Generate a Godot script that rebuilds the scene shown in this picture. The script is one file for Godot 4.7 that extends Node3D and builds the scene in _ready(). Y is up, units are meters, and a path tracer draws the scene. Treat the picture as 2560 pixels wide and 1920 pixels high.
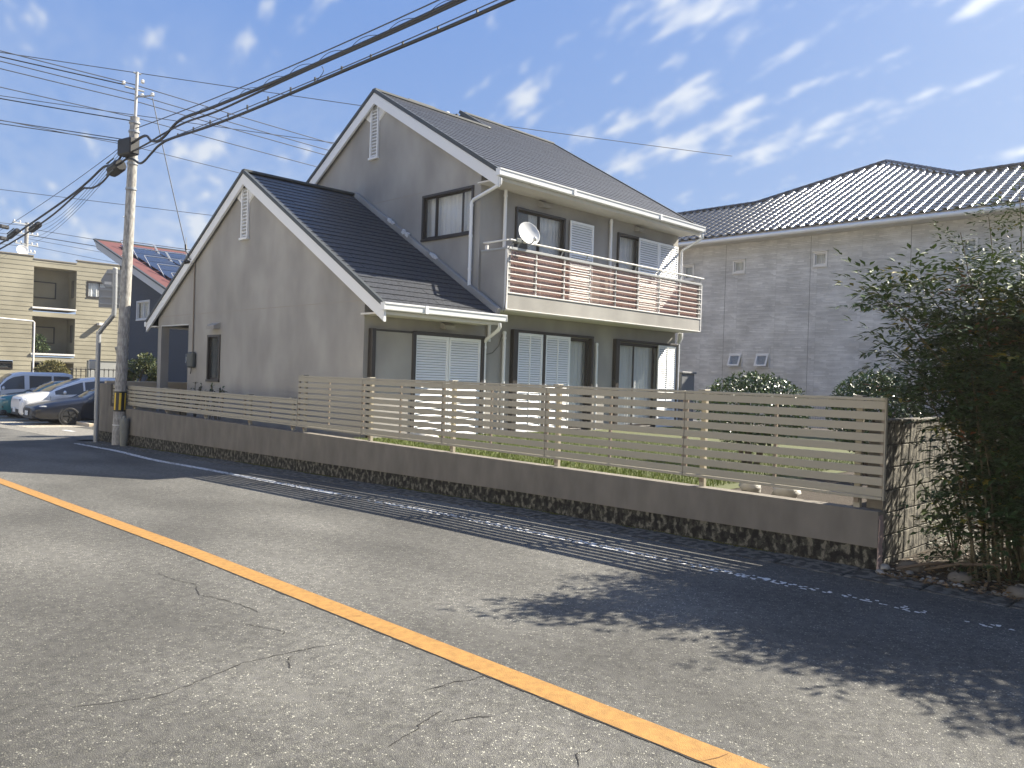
extends Node3D

# A quiet street: a taupe two-storey house behind a slatted fence, seen across the road.
# World: x runs along the road, -z runs into the lots, y up, metres. The camera stands at x = 0, z = 0.

var rng := RandomNumberGenerator.new()
var M := {}
var used := {}


class Geo:
	var v := PackedVector3Array()
	var n := PackedVector3Array()
	var c := PackedColorArray()
	var tint := Color.WHITE
	var tinted := false

	func tri(a: Vector3, b: Vector3, d: Vector3, nn: Vector3) -> void:
		tri3(a, b, d, nn, nn, nn)

	func tri3(a: Vector3, b: Vector3, d: Vector3, na: Vector3, nb: Vector3, nd: Vector3) -> void:
		if (b - a).cross(d - a).dot(na + nb + nd) > 0.0:
			v.append(a); v.append(d); v.append(b)
			n.append(na); n.append(nd); n.append(nb)
		else:
			v.append(a); v.append(b); v.append(d)
			n.append(na); n.append(nb); n.append(nd)
		if tinted:
			c.append(tint); c.append(tint); c.append(tint)

	func quad(a: Vector3, b: Vector3, d: Vector3, e: Vector3, out: Vector3) -> void:
		var nn := (d - a).cross(e - b).normalized()
		if nn.dot(out) < 0.0:
			nn = -nn
		tri(a, b, d, nn)
		tri(a, d, e, nn)

	func box(lo: Vector3, hi: Vector3) -> void:
		xbox(Transform3D(Basis(), (lo + hi) * 0.5), (hi - lo).abs())

	func xbox(t: Transform3D, size: Vector3) -> void:
		var h := size * 0.5
		for ax in 3:
			for s: float in [-1.0, 1.0]:
				var p := []
				for q in [[-1, -1], [1, -1], [1, 1], [-1, 1]]:
					var w := Vector3.ZERO
					w[ax] = h[ax] * s
					w[(ax + 1) % 3] = h[(ax + 1) % 3] * q[0]
					w[(ax + 2) % 3] = h[(ax + 2) % 3] * q[1]
					p.append(t * w)
				var o := Vector3.ZERO
				o[ax] = s
				quad(p[0], p[1], p[2], p[3], t.basis * o)

	func cbox(lo: Vector3, hi: Vector3, b: float) -> void:
		ccbox(Transform3D(Basis(), (lo + hi) * 0.5), (hi - lo).abs(), b)

	func ccbox(t: Transform3D, size: Vector3, b: float) -> void:   # a box with chamfered edges
		var h := size * 0.5
		var at := func(s: Vector3, ax: int) -> Vector3:
			var w := (h - Vector3(b, b, b)) * s
			w[ax] = h[ax] * s[ax]
			return t * w
		for ax in 3:
			var a1 := (ax + 1) % 3
			var a2 := (ax + 2) % 3
			for s: float in [-1.0, 1.0]:
				var p := []
				for q in [[-1, -1], [1, -1], [1, 1], [-1, 1]]:
					var sg := Vector3.ZERO
					sg[ax] = s; sg[a1] = q[0]; sg[a2] = q[1]
					p.append(at.call(sg, ax))
				var o := Vector3.ZERO
				o[ax] = s
				quad(p[0], p[1], p[2], p[3], t.basis * o)
				for s2 in [-1.0, 1.0]:
					var e0 := Vector3.ZERO
					e0[ax] = s; e0[a1] = s2; e0[a2] = -1
					var e1 := e0
					e1[a2] = 1
					quad(at.call(e0, ax), at.call(e1, ax), at.call(e1, a1), at.call(e0, a1), t.basis * Vector3(e0 + e1))
		for sx in [-1.0, 1.0]:
			for sy in [-1.0, 1.0]:
				for sz in [-1.0, 1.0]:
					var sg := Vector3(sx, sy, sz)
					tri(at.call(sg, 0), at.call(sg, 1), at.call(sg, 2), (t.basis * sg).normalized())

	func prism(pts: PackedVector2Array, t: Transform3D, d0: float, d1: float) -> void:   # outline in xy pulled along z
		var area := 0.0
		for i in pts.size():
			area += pts[i].cross(pts[(i + 1) % pts.size()])
		var idx := Geometry2D.triangulate_polygon(pts)
		for k in range(0, idx.size(), 3):
			for d in [d0, d1]:
				var o := t.basis * Vector3(0, 0, 1 if d == maxf(d0, d1) else -1)
				tri(t * Vector3(pts[idx[k]].x, pts[idx[k]].y, d), t * Vector3(pts[idx[k + 1]].x, pts[idx[k + 1]].y, d), t * Vector3(pts[idx[k + 2]].x, pts[idx[k + 2]].y, d), o.normalized())
		for i in pts.size():
			var a := pts[i]
			var b := pts[(i + 1) % pts.size()]
			var e := (b - a) * (1.0 if area > 0 else -1.0)
			quad(t * Vector3(a.x, a.y, d0), t * Vector3(b.x, b.y, d0), t * Vector3(b.x, b.y, d1), t * Vector3(a.x, a.y, d1), t.basis * Vector3(e.y, -e.x, 0))

	func tube(path: PackedVector3Array, r: Variant, sides := 8, caps := true) -> void:
		var rings := []
		var norms := []
		var up := Vector3.UP
		for i in path.size():
			var dir := (path[mini(i + 1, path.size() - 1)] - path[maxi(i - 1, 0)]).normalized()
			if absf(dir.dot(up)) > 0.95:
				up = Vector3.RIGHT if absf(dir.x) < 0.8 else Vector3.FORWARD
			var sx := dir.cross(up).normalized()
			var sy := sx.cross(dir).normalized()
			up = sy
			var rr: float = r if r is float else r[i]
			var ring := PackedVector3Array()
			var nr := PackedVector3Array()
			for k in sides:
				var o := sx * cos(TAU * k / sides) + sy * sin(TAU * k / sides)
				ring.append(path[i] + o * rr)
				nr.append(o)
			rings.append(ring)
			norms.append(nr)
		for i in path.size() - 1:
			for k in sides:
				var k2 := (k + 1) % sides
				tri3(rings[i][k], rings[i + 1][k], rings[i + 1][k2], norms[i][k], norms[i + 1][k], norms[i + 1][k2])
				tri3(rings[i][k], rings[i + 1][k2], rings[i][k2], norms[i][k], norms[i + 1][k2], norms[i][k2])
		if caps:
			for e in [0, path.size() - 1]:
				var o := (path[0] - path[1] if e == 0 else path[e] - path[e - 1]).normalized()
				for k in range(1, sides - 1):
					tri(rings[e][0], rings[e][k], rings[e][k + 1], o)

	func lathe(prof: PackedVector2Array, t: Transform3D, seg := 16) -> void:   # profile of (radius, height) turned about y
		for i in prof.size() - 1:
			var p := prof[i]
			var q := prof[i + 1]
			var dd := q - p
			if dd.length() < 1e-6:
				continue
			var pn := Vector2(dd.y, -dd.x).normalized()
			for k in seg:
				var a := TAU * k / seg
				var b := TAU * (k + 1) / seg
				var ca := Vector3(cos(a), 0, sin(a))
				var cb := Vector3(cos(b), 0, sin(b))
				var na := (t.basis * (ca * pn.x + Vector3.UP * pn.y)).normalized()
				var nb := (t.basis * (cb * pn.x + Vector3.UP * pn.y)).normalized()
				var A := t * (ca * p.x + Vector3.UP * p.y)
				var B := t * (cb * p.x + Vector3.UP * p.y)
				var C := t * (cb * q.x + Vector3.UP * q.y)
				var D := t * (ca * q.x + Vector3.UP * q.y)
				tri3(A, B, C, na, nb, nb)
				tri3(A, C, D, na, nb, na)

	func ball(at: Vector3, r: Vector3, seg := 10) -> void:
		var rows := seg / 2 + 1
		for i in rows:
			for k in seg:
				var q := []
				var m := []
				for e in [[0, 0], [1, 0], [1, 1], [0, 1]]:
					var th: float = PI * (i + e[0]) / rows
					var ph: float = TAU * (k + e[1]) / seg
					var d := Vector3(sin(th) * cos(ph), cos(th), sin(th) * sin(ph))
					q.append(at + d * r)
					m.append((d / r).normalized())
				tri3(q[0], q[1], q[2], m[0], m[1], m[2])
				tri3(q[0], q[2], q[3], m[0], m[2], m[3])

	func mesh() -> ArrayMesh:
		var a := []
		a.resize(Mesh.ARRAY_MAX)
		a[Mesh.ARRAY_VERTEX] = v
		a[Mesh.ARRAY_NORMAL] = n
		if tinted:
			a[Mesh.ARRAY_COLOR] = c
		var m := ArrayMesh.new()
		m.add_surface_from_arrays(Mesh.PRIMITIVE_TRIANGLES, a)
		return m


# ---------------------------------------------------------------- objects and names

func numbered(called: String) -> String:
	var k: int = used.get(called, 0)
	used[called] = k + 1
	return called if k == 0 else "%s_%03d" % [called, k]


func thing(called: String, label: String, category: String, at := Vector3.ZERO, group := "") -> Node3D:
	var o := Node3D.new()
	o.name = numbered(called)
	add_child(o)
	o.position = at
	return tag(o, label, category, group)


func tag(o: Node3D, label: String, category: String, group := "") -> Node3D:
	o.set_meta("label", label)
	o.set_meta("category", category)
	if group:
		o.set_meta("group", group)
	return o


func origin(o: Node) -> Vector3:
	var p := Vector3.ZERO
	while o != self and o is Node3D:
		p += (o as Node3D).position
		o = o.get_parent()
	return p


func obj(called: String, shape: Variant, mat: Material, parent: Node = self, at := Transform3D(), kind := "") -> MeshInstance3D:
	var o := MeshInstance3D.new()   # the shape is in the scene's own coordinates, or placed there by «at»
	o.mesh = (shape as Geo).mesh() if shape is Geo else shape
	o.material_override = mat
	if parent == self:
		o.name = numbered(called)
		add_child(o)
		o.transform = at
	else:
		o.name = called
		parent.add_child(o, true)
		o.transform = Transform3D(at.basis, at.origin - origin(parent))
	if kind:
		o.set_meta("kind", kind)
	return o


func struct(called: String, shape: Variant, mat: Material) -> MeshInstance3D:
	return obj(called, shape, mat, self, Transform3D(), "structure")


func many(called: String, mesh: Mesh, mat: Material, places: Array, colors: Array, parent: Node = self, kind := "stuff") -> MultiMeshInstance3D:
	var mm := MultiMesh.new()
	mm.transform_format = MultiMesh.TRANSFORM_3D
	mm.use_colors = colors.size() > 0
	mm.mesh = mesh
	mm.instance_count = places.size()
	for i in places.size():
		mm.set_instance_transform(i, places[i])
		if colors.size() > 0:
			mm.set_instance_color(i, colors[i])
	var o := MultiMeshInstance3D.new()
	o.multimesh = mm
	o.material_override = mat
	o.set_meta("kind", kind)
	if parent == self:
		o.name = numbered(called)
		add_child(o)
	else:
		o.name = called
		parent.add_child(o, true)
		o.position = -origin(parent)
	return o


# ---------------------------------------------------------------- materials

func lin(r: float, g: float, b: float) -> Color:
	return Color(r, g, b).linear_to_srgb()


func mat(called: String, r: float, g: float, b: float, rough := 0.8, metal := 0.0) -> StandardMaterial3D:
	var m := StandardMaterial3D.new()
	m.resource_name = called
	m.albedo_color = lin(r, g, b)
	m.roughness = rough
	m.metallic = metal
	M[called] = m
	return m


func noise(kind: int, freq: float, octaves: int, seed_: int, gain := 0.5) -> FastNoiseLite:
	var f := FastNoiseLite.new()
	f.noise_type = kind
	f.frequency = freq
	f.seed = seed_
	f.fractal_type = FastNoiseLite.FRACTAL_FBM if octaves > 1 else FastNoiseLite.FRACTAL_NONE
	f.fractal_octaves = octaves
	f.fractal_gain = gain
	return f


func plate(f: FastNoiseLite, w: int, h: int) -> PackedByteArray:   # a seamless grey plate, stretched to its whole range
	var im := f.get_seamless_image(w, h)
	im.convert(Image.FORMAT_L8)
	return im.get_data()


func grey_texture(w: int, h: int, data: PackedByteArray) -> ImageTexture:
	return ImageTexture.create_from_image(Image.create_from_data(w, h, false, Image.FORMAT_L8, data))


func rgb_texture(w: int, h: int, data: PackedByteArray) -> ImageTexture:
	return ImageTexture.create_from_image(Image.create_from_data(w, h, false, Image.FORMAT_RGB8, data))


func triplanar(m: StandardMaterial3D, scale: Vector3) -> void:
	m.uv1_triplanar = true
	m.uv1_world_triplanar = true
	m.uv1_scale = scale
	m.uv1_triplanar_sharpness = 8.0


func relief(m: StandardMaterial3D, t: Texture2D, cm: float) -> void:
	m.heightmap_enabled = true
	m.heightmap_texture = t
	m.heightmap_scale = cm


func over(m: StandardMaterial3D, t: Texture2D, scale: Vector3) -> void:   # a coarse second pattern multiplied over the first
	m.detail_enabled = true
	m.detail_albedo = t
	m.detail_blend_mode = BaseMaterial3D.BLEND_MODE_MUL
	m.detail_uv_layer = BaseMaterial3D.DETAIL_UV_2
	m.uv2_triplanar = true
	m.uv2_world_triplanar = true
	m.uv2_scale = scale
	m.uv2_triplanar_sharpness = 8.0


func glass(called: String, r: float, g: float, b: float, a: float) -> StandardMaterial3D:
	var m := mat(called, r, g, b, 0.04)
	m.transparency = BaseMaterial3D.TRANSPARENCY_ALPHA
	m.albedo_color.a = a
	return m


func leafy(called: String, rough: float, through: float) -> StandardMaterial3D:
	var m := mat(called, 1, 1, 1, rough)
	m.vertex_color_use_as_albedo = true
	if through > 0:
		m.backlight_enabled = true
		m.backlight = Color(0.55, 0.75, 0.12) * through
	return m


func make_materials() -> void:
	var S := 1024
	# asphalt: stones of a few millimetres set in dark binder
	var cells := noise(FastNoiseLite.TYPE_CELLULAR, 0.15, 1, 3)
	cells.cellular_return_type = FastNoiseLite.RETURN_CELL_VALUE
	var edge := noise(FastNoiseLite.TYPE_CELLULAR, 0.15, 1, 3)
	edge.cellular_return_type = FastNoiseLite.RETURN_DISTANCE2_SUB
	var cv := plate(cells, S, S)
	var ce := plate(edge, S, S)
	var grit := plate(noise(FastNoiseLite.TYPE_SIMPLEX, 0.3, 2, 5), S, S)
	var wash := plate(noise(FastNoiseLite.TYPE_SIMPLEX, 0.012, 3, 6), S, S)
	var hgt := PackedByteArray()
	var col := PackedByteArray()
	hgt.resize(S * S)
	col.resize(S * S * 3)
	for i in S * S:
		var stone := minf(1.0, ce[i] / 255.0 * 2.4)
		var t := cv[i] / 255.0
		var lum := 0.42 + 0.22 * stone * (0.35 + 0.75 * t * t) + 0.16 * (grit[i] / 255.0 - 0.5) + 0.12 * (wash[i] / 255.0 - 0.5)
		if t > 0.93:
			lum += 0.26 * stone
		if t < 0.12:
			lum -= 0.07
		var l8 := clampf(lum, 0.05, 1.0) * 255.0
		col[i * 3] = int(minf(255, l8 * 1.0))
		col[i * 3 + 1] = int(minf(255, l8 * 0.985))
		col[i * 3 + 2] = int(minf(255, l8 * (0.985 - 0.06 * t)))
		hgt[i] = int(clampf(stone * (0.45 + 0.55 * t) * 205.0 + grit[i] * 0.2, 0, 255))
	var road := mat("asphalt", 0.655, 0.665, 0.655, 0.9)
	road.albedo_texture = rgb_texture(S, S, col)
	triplanar(road, Vector3.ONE * 0.72)
	relief(road, grey_texture(S, S, hgt), 0.34)
	var big := plate(noise(FastNoiseLite.TYPE_SIMPLEX, 0.008, 5, 11), 512, 512)
	for i in big.size():
		big[i] = int(205 + (big[i] - 128) * 0.33)
	over(road, grey_texture(512, 512, big), Vector3(0.05, 0.05, 0.11))
	# siding of the taupe house: thin broken horizontal ribs
	var W := 512
	var sid := PackedByteArray()
	sid.resize(W * W)
	var fine := plate(noise(FastNoiseLite.TYPE_SIMPLEX, 0.09, 2, 21), W, W)
	var soft := plate(noise(FastNoiseLite.TYPE_SIMPLEX, 0.02, 2, 22), W, W)
	for y in W:
		var row := y / 16
		var r := absf(fposmod(y / 16.0, 1.0) - 0.5) * 2.0
		for x in W:
			var brick := absf(fposmod((x + (row % 2) * 64 + (row * 37) % 50) / 128.0, 1.0) - 0.5) * 2.0
			var hgt_ := (1.0 - smoothstep(0.72, 0.95, r)) * (0.75 + 0.25 * (1.0 - smoothstep(0.96, 0.985, brick)))
			sid[y * W + x] = int(clampf(hgt_ * 150.0 + fine[y * W + x] * 0.22 + soft[y * W + x] * 0.12, 0, 255))
	var dirt := plate(noise(FastNoiseLite.TYPE_SIMPLEX, 0.006, 4, 23), 512, 512)
	for i in dirt.size():
		dirt[i] = int(222 + (dirt[i] - 128) * 0.15)
	var dirt_t := grey_texture(512, 512, dirt)
	var tan_wall := mat("taupe_siding", 0.435, 0.418, 0.385, 0.82)
	triplanar(tan_wall, Vector3.ONE * 1.25)
	relief(tan_wall, grey_texture(W, W, sid), 0.22)
	over(tan_wall, dirt_t, Vector3(0.21, 0.12, 0.21))
	# neighbour: split-stone pattern board, thin courses of uneven length
	var st := PackedByteArray()
	var sc := PackedByteArray()
	st.resize(W * W)
	sc.resize(W * W)
	rng.seed = 71
	var y0 := 0
	while y0 < W:
		var hh := rng.randi_range(11, 22)
		if y0 + hh > W - 9:
			hh = W - y0
		var x0 := 0
		while x0 < W:
			var ww := rng.randi_range(40, 190)
			if x0 + ww > W - 30:
				ww = W - x0
			var lift := rng.randf_range(0.35, 1.0)
			var tone := rng.randf_range(0.90, 1.0)
			for y in range(y0, y0 + hh):
				for x in range(x0, x0 + ww):
					var e := 1.0 if (y - y0 > 1 and x - x0 > 1) else 0.25
					var k := y * W + x
					st[k] = int(clampf((lift * e * 0.8 + (fine[k] / 255.0 - 0.5) * 0.22) * 235.0, 0, 255))
					sc[k] = int(255 * tone * (1.0 if e > 0.5 else 0.9))
			x0 += ww
		y0 += hh
	var stone_wall := mat("stone_pattern_board", 0.90, 0.885, 0.85, 0.85)
	stone_wall.albedo_texture = grey_texture(W, W, sc)
	triplanar(stone_wall, Vector3.ONE * 0.72)
	relief(stone_wall, grey_texture(W, W, st), 1.6)
	over(stone_wall, dirt_t, Vector3(0.21, 0.21, 0.21))
	# weathered concrete with runs
	var run := plate(noise(FastNoiseLite.TYPE_SIMPLEX, 0.016, 4, 31), 512, 512)
	var pit := plate(noise(FastNoiseLite.TYPE_SIMPLEX, 0.12, 3, 32), 512, 512)
	var con := PackedByteArray()
	con.resize(512 * 512 * 3)
	for i in 512 * 512:
		var a := smoothstep(0.32, 0.68, run[i] / 255.0)
		var l := lerpf(0.45, 0.78, a) + (pit[i] / 255.0 - 0.5) * 0.24
		con[i * 3] = int(clampf(l, 0, 1) * 255)
		con[i * 3 + 1] = int(clampf(l * 0.975, 0, 1) * 255)
		con[i * 3 + 2] = int(clampf(l * 0.91, 0, 1) * 255)
	var con_t := rgb_texture(512, 512, con)
	var pit_t := grey_texture(512, 512, pit)
	var block := mat("weathered_block", 0.34, 0.335, 0.325, 0.92)
	block.albedo_texture = con_t
	triplanar(block, Vector3(1.5, 0.7, 1.5))
	relief(block, pit_t, 0.25)
	var foot := mat("stained_footing", 0.34, 0.335, 0.30, 0.95)
	foot.albedo_texture = con_t
	triplanar(foot, Vector3(1.4, 0.9, 1.4))
	relief(foot, pit_t, 0.3)
	var grime := plate(noise(FastNoiseLite.TYPE_SIMPLEX, 0.02, 4, 33), 512, 512)
	for i in grime.size():
		grime[i] = int(lerpf(110, 225, smoothstep(0.36, 0.62, grime[i] / 255.0)))
	over(foot, grey_texture(512, 512, grime), Vector3(0.9, 0.7, 0.9))
	var slab := mat("gutter_concrete", 0.235, 0.235, 0.23, 0.9)
	slab.albedo_texture = con_t
	triplanar(slab, Vector3.ONE * 0.9)
	relief(slab, pit_t, 0.35)
	# render coat of the low wall
	var stc := plate(noise(FastNoiseLite.TYPE_SIMPLEX, 0.11, 4, 41, 0.65), 512, 512)
	var stucco := mat("brown_stucco", 0.235, 0.213, 0.180, 0.9)
	triplanar(stucco, Vector3.ONE * 2.0)
	relief(stucco, grey_texture(512, 512, stc), 0.35)
	var runs := plate(noise(FastNoiseLite.TYPE_SIMPLEX, 0.012, 4, 42), 512, 512)
	for i in runs.size():
		runs[i] = int(222 + (runs[i] - 128) * 0.15)
	over(stucco, grey_texture(512, 512, runs), Vector3(0.42, 0.16, 0.42))
	# roof slates
	var slate := mat("roof_slate", 0.092, 0.100, 0.118, 0.44)
	slate.albedo_texture = grey_texture(512, 512, _lifted(plate(noise(FastNoiseLite.TYPE_SIMPLEX, 0.03, 4, 51, 0.6), 512, 512), 170, 0.6))
	triplanar(slate, Vector3.ONE * 0.9)
	relief(slate, pit_t, 0.12)
	var kawara := mat("glazed_roof_tile", 0.034, 0.037, 0.046, 0.13)
	kawara.metallic_specular = 0.45
	mat("white_trim", 0.74, 0.745, 0.74, 0.42)
	mat("white_gutter", 0.74, 0.75, 0.75, 0.34)
	mat("soffit_white", 0.62, 0.60, 0.555, 0.7)
	mat("shutter_white", 0.84, 0.86, 0.865, 0.45)
	mat("frame_bronze", 0.035, 0.030, 0.027, 0.42)
	mat("roof_edge_dark", 0.045, 0.052, 0.055, 0.5)
	var fence := mat("fence_aluminium", 0.325, 0.298, 0.235, 0.5)
	fence.metallic_specular = 0.4
	mat("fence_joint", 0.19, 0.155, 0.12, 0.6)
	mat("mortar", 0.10, 0.095, 0.085, 0.95)
	mat("dark_void", 0.006, 0.006, 0.007, 0.9)
	mat("black_rubber", 0.016, 0.016, 0.017, 0.55)
	mat("black_cable", 0.018, 0.019, 0.021, 0.5)
	mat("wire_grey", 0.055, 0.06, 0.072, 0.5)
	mat("galvanised", 0.30, 0.315, 0.33, 0.48, 0.35)
	var pole := mat("pole_concrete", 0.44, 0.425, 0.395, 0.88)
	pole.albedo_texture = grey_texture(512, 512, _lifted(plate(noise(FastNoiseLite.TYPE_SIMPLEX, 0.02, 4, 61), 512, 512), 215, 0.35))
	triplanar(pole, Vector3(1.5, 0.4, 1.5))
	mat("steel_pipe", 0.52, 0.50, 0.455, 0.5, 0.1)
	mat("marker_black", 0.012, 0.012, 0.012, 0.5)
	mat("marker_yellow", 0.62, 0.42, 0.03, 0.5)
	mat("post_cover", 0.215, 0.215, 0.185, 0.85)
	mat("sign_back", 0.27, 0.275, 0.28, 0.5, 0.3)
	mat("meter_box", 0.075, 0.085, 0.082, 0.55)
	mat("dish_white", 0.6, 0.6, 0.59, 0.45)
	mat("rail_white", 0.70, 0.685, 0.655, 0.4)
	mat("rail_grey", 0.36, 0.37, 0.37, 0.4)
	var pan := mat("bronze_acrylic", 0.31, 0.185, 0.155, 0.12)
	pan.transparency = BaseMaterial3D.TRANSPARENCY_ALPHA
	pan.albedo_color.a = 0.50
	glass("window_glass", 0.5, 0.56, 0.56, 0.10)
	glass("car_glass", 0.03, 0.035, 0.04, 0.72)
	glass("lamp_glass", 0.75, 0.78, 0.8, 0.35)
	mat("curtain", 0.60, 0.61, 0.60, 0.9)
	mat("lace", 0.5, 0.52, 0.52, 0.9)
	mat("lawn_soil", 0.075, 0.085, 0.030, 0.95)
	var earth := mat("soil", 0.085, 0.066, 0.048, 0.97)
	earth.albedo_texture = grey_texture(512, 512, _lifted(pit, 200, 0.8))
	triplanar(earth, Vector3.ONE * 0.8)
	relief(earth, pit_t, 1.5)
	var lot := mat("gravel_lot", 0.52, 0.47, 0.375, 0.95)
	lot.albedo_texture = grey_texture(512, 512, _lifted(plate(noise(FastNoiseLite.TYPE_SIMPLEX, 0.04, 4, 62, 0.6), 512, 512), 205, 0.7))
	triplanar(lot, Vector3.ONE * 0.35)
	var pale := mat("pale_asphalt", 0.30, 0.295, 0.275, 0.92)
	pale.albedo_texture = road.albedo_texture
	pale.albedo_color = lin(0.85, 0.83, 0.78)
	triplanar(pale, Vector3.ONE * 0.72)
	var yel := mat("yellow_paint", 0.335, 0.178, 0.045, 0.8)
	yel.albedo_texture = grey_texture(512, 512, _lifted(plate(noise(FastNoiseLite.TYPE_SIMPLEX, 0.03, 5, 63, 0.7), 512, 512), 238, 0.22))
	triplanar(yel, Vector3.ONE * 0.7)
	relief(yel, road.heightmap_texture, 0.16)
	mat("white_paint", 0.62, 0.62, 0.60, 0.75)
	mat("crack_dark", 0.022, 0.021, 0.02, 0.95)
	mat("bark", 0.13, 0.10, 0.075, 0.9)
	mat("cane", 0.11, 0.095, 0.06, 0.85)
	leafy("bush_leaf", 0.58, 0.40)
	leafy("gloss_leaf", 0.30, 0.26)
	leafy("grass_blade", 0.6, 0.4)
	leafy("litter", 0.9, 0.0)
	var ap := mat("apartment_board", 0.385, 0.355, 0.262, 0.85)
	over(ap, dirt_t, Vector3(0.1, 0.1, 0.1))
	mat("apartment_trim", 0.62, 0.58, 0.49, 0.7)
	var gw := mat("slate_blue_board", 0.058, 0.066, 0.080, 0.8)
	relief(gw, grey_texture(W, W, st), 1.2)
	triplanar(gw, Vector3.ONE * 0.5)
	mat("red_roof", 0.12, 0.042, 0.036, 0.7)
	mat("solar_panel", 0.018, 0.024, 0.044, 0.22)
	mat("panel_frame", 0.32, 0.34, 0.37, 0.4, 0.3)
	mat("tan_low_wall", 0.50, 0.42, 0.31, 0.9)
	mat("rock", 0.42, 0.41, 0.385, 0.9)
	for p in [["paint_white", 0.78, 0.785, 0.79], ["paint_teal", 0.024, 0.165, 0.18], ["paint_navy", 0.008, 0.011, 0.021], ["paint_silver_white", 0.68, 0.70, 0.73]]:
		var cp := mat(p[0], p[1], p[2], p[3], 0.3)
		cp.clearcoat_enabled = true
		cp.clearcoat = 0.3 if p[0] == "paint_navy" else 1.0
		cp.clearcoat_roughness = 0.03
	mat("car_trim", 0.02, 0.021, 0.023, 0.5)
	mat("rim_dark", 0.05, 0.05, 0.055, 0.3, 0.6)
	mat("rim_light", 0.55, 0.56, 0.58, 0.3, 0.7)
	mat("plate_white", 0.72, 0.73, 0.72, 0.5)


func _lifted(d: PackedByteArray, mid: int, gain: float) -> PackedByteArray:
	var o := d.duplicate()
	for i in o.size():
		o[i] = int(clampf(mid + (o[i] - 128) * gain, 0, 255))
	return o


# ---------------------------------------------------------------- the lie of the land

const GX := [-600.0, -60.0, -45.0, -31.0, -22.4, -19.9, -13.7, -7.0, -2.55, 4.0, 60.0, 600.0]
const GY := [-0.9, -0.9, -0.78, -0.6, -0.40, -0.348, -0.174, -0.03, 0.02, 0.09, 0.5, 0.5]


func gy(x: float) -> float:
	for i in GX.size() - 1:
		if x <= GX[i + 1]:
			return lerpf(GY[i], GY[i + 1], (x - GX[i]) / (GX[i + 1] - GX[i]))
	return GY[GY.size() - 1]


func strip(x0: float, x1: float, z0: float, z1: float, lift: float, step := 1.0) -> Geo:   # a sheet that follows the fall of the street
	var g := Geo.new()
	var xs := [x0]
	for x in GX:
		if x > x0 + 0.01 and x < x1 - 0.01:
			xs.append(x)
	xs.append(x1)
	for i in xs.size() - 1:
		var a: float = xs[i]
		var b: float = xs[i + 1]
		g.quad(Vector3(a, gy(a) + lift, z0), Vector3(b, gy(b) + lift, z0), Vector3(b, gy(b) + lift, z1), Vector3(a, gy(a) + lift, z1), Vector3.UP)
	return g


func make_sky() -> PanoramaSkyMaterial:
	var W := 2048
	var H := 1024
	var px := PackedFloat32Array()
	px.resize(W * H * 3)
	var veil := noise(FastNoiseLite.TYPE_SIMPLEX_SMOOTH, 0.55, 4, 101, 0.55)
	var streak := noise(FastNoiseLite.TYPE_SIMPLEX_SMOOTH, 1.0, 5, 113, 0.58)
	var ripple := noise(FastNoiseLite.TYPE_SIMPLEX_SMOOTH, 7.5, 3, 107, 0.5)
	var patch := noise(FastNoiseLite.TYPE_SIMPLEX_SMOOTH, 0.30, 2, 117)
	var sun := Vector3(0.31, 0.667, -0.755).normalized()
	var wind := Vector2(0.98, 0.20)   # the cirrus lies combed along this heading
	for j in H:
		var el := PI * 0.5 - PI * (j + 0.5) / H
		var y := sin(el)
		var cy := cos(el)
		for i in W:
			var k := (j * W + i) * 3
			if el < -0.02:
				px[k] = 0.10; px[k + 1] = 0.095; px[k + 2] = 0.085
				continue
			var az := TAU * (i + 0.5) / W
			var d := Vector3(sin(az) * cy, y, -cos(az) * cy)
			var up := clampf(y, 0.0, 1.0)
			var t := pow(1.0 - up, 2.6)
			var base := Vector3(0.036, 0.083, 0.214).lerp(Vector3(0.135, 0.185, 0.258), t)
			var s := maxf(0.0, d.dot(sun))
			base += Vector3(0.090, 0.092, 0.075) * pow(s, 4.0) + Vector3(0.30, 0.29, 0.26) * pow(s, 24.0)
			if el > 0.0:
				var q := 1.0 / (y + 0.16)
				var p := Vector2(d.x, d.z) * q
				var a := p.dot(wind)
				var b := p.dot(Vector2(-wind.y, wind.x))
				var pt := patch.get_noise_2d(p.x + 3.1, p.y - 1.7)
				var bank := smoothstep(1.35, 2.7, -p.x + 0.25 * p.y + 0.9 * pt)
				var rp := ripple.get_noise_2d(a * 0.55 + b * 0.5, b * 1.5 - a * 0.5)
				var lo := bank * clampf(0.46 + 0.70 * veil.get_noise_2d(a * 0.6, b * 1.4) + 0.30 * rp + 0.22 * ripple.get_noise_2d(a * 1.3 - b, b * 3.1 + a * 0.4), 0.0, 1.0)
				var e0 := Vector2((p.x + 0.72) / 0.85, (p.y + 1.50) / 0.30).length()
				var e1 := Vector2((p.x + 1.75) / 0.55, (p.y + 3.05) / 0.16).length()
				var here := 0.34 * exp(-e0 * e0) + 0.36 * exp(-e1 * e1)
				var sn := streak.get_noise_2d(a * 1.05, b * 4.2) + 0.42 * rp
				var st := smoothstep(0.20, 0.80, sn + here * 1.25 + 0.12 * pt)
				var cl := clampf(lo * 0.75 + st * (0.85 + 0.4 * rp), 0.0, 1.0)
				cl *= smoothstep(0.0, 0.05, y)
				var bright := Vector3(0.245, 0.26, 0.28) * (1.0 + 0.9 * pow(s, 6.0))
				base = base.lerp(bright, cl * 0.85)
			px[k] = base.x; px[k + 1] = base.y; px[k + 2] = base.z
	var im := Image.create_from_data(W, H, false, Image.FORMAT_RGBF, px.to_byte_array())
	var m := PanoramaSkyMaterial.new()
	m.panorama = ImageTexture.create_from_image(im)
	return m


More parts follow.
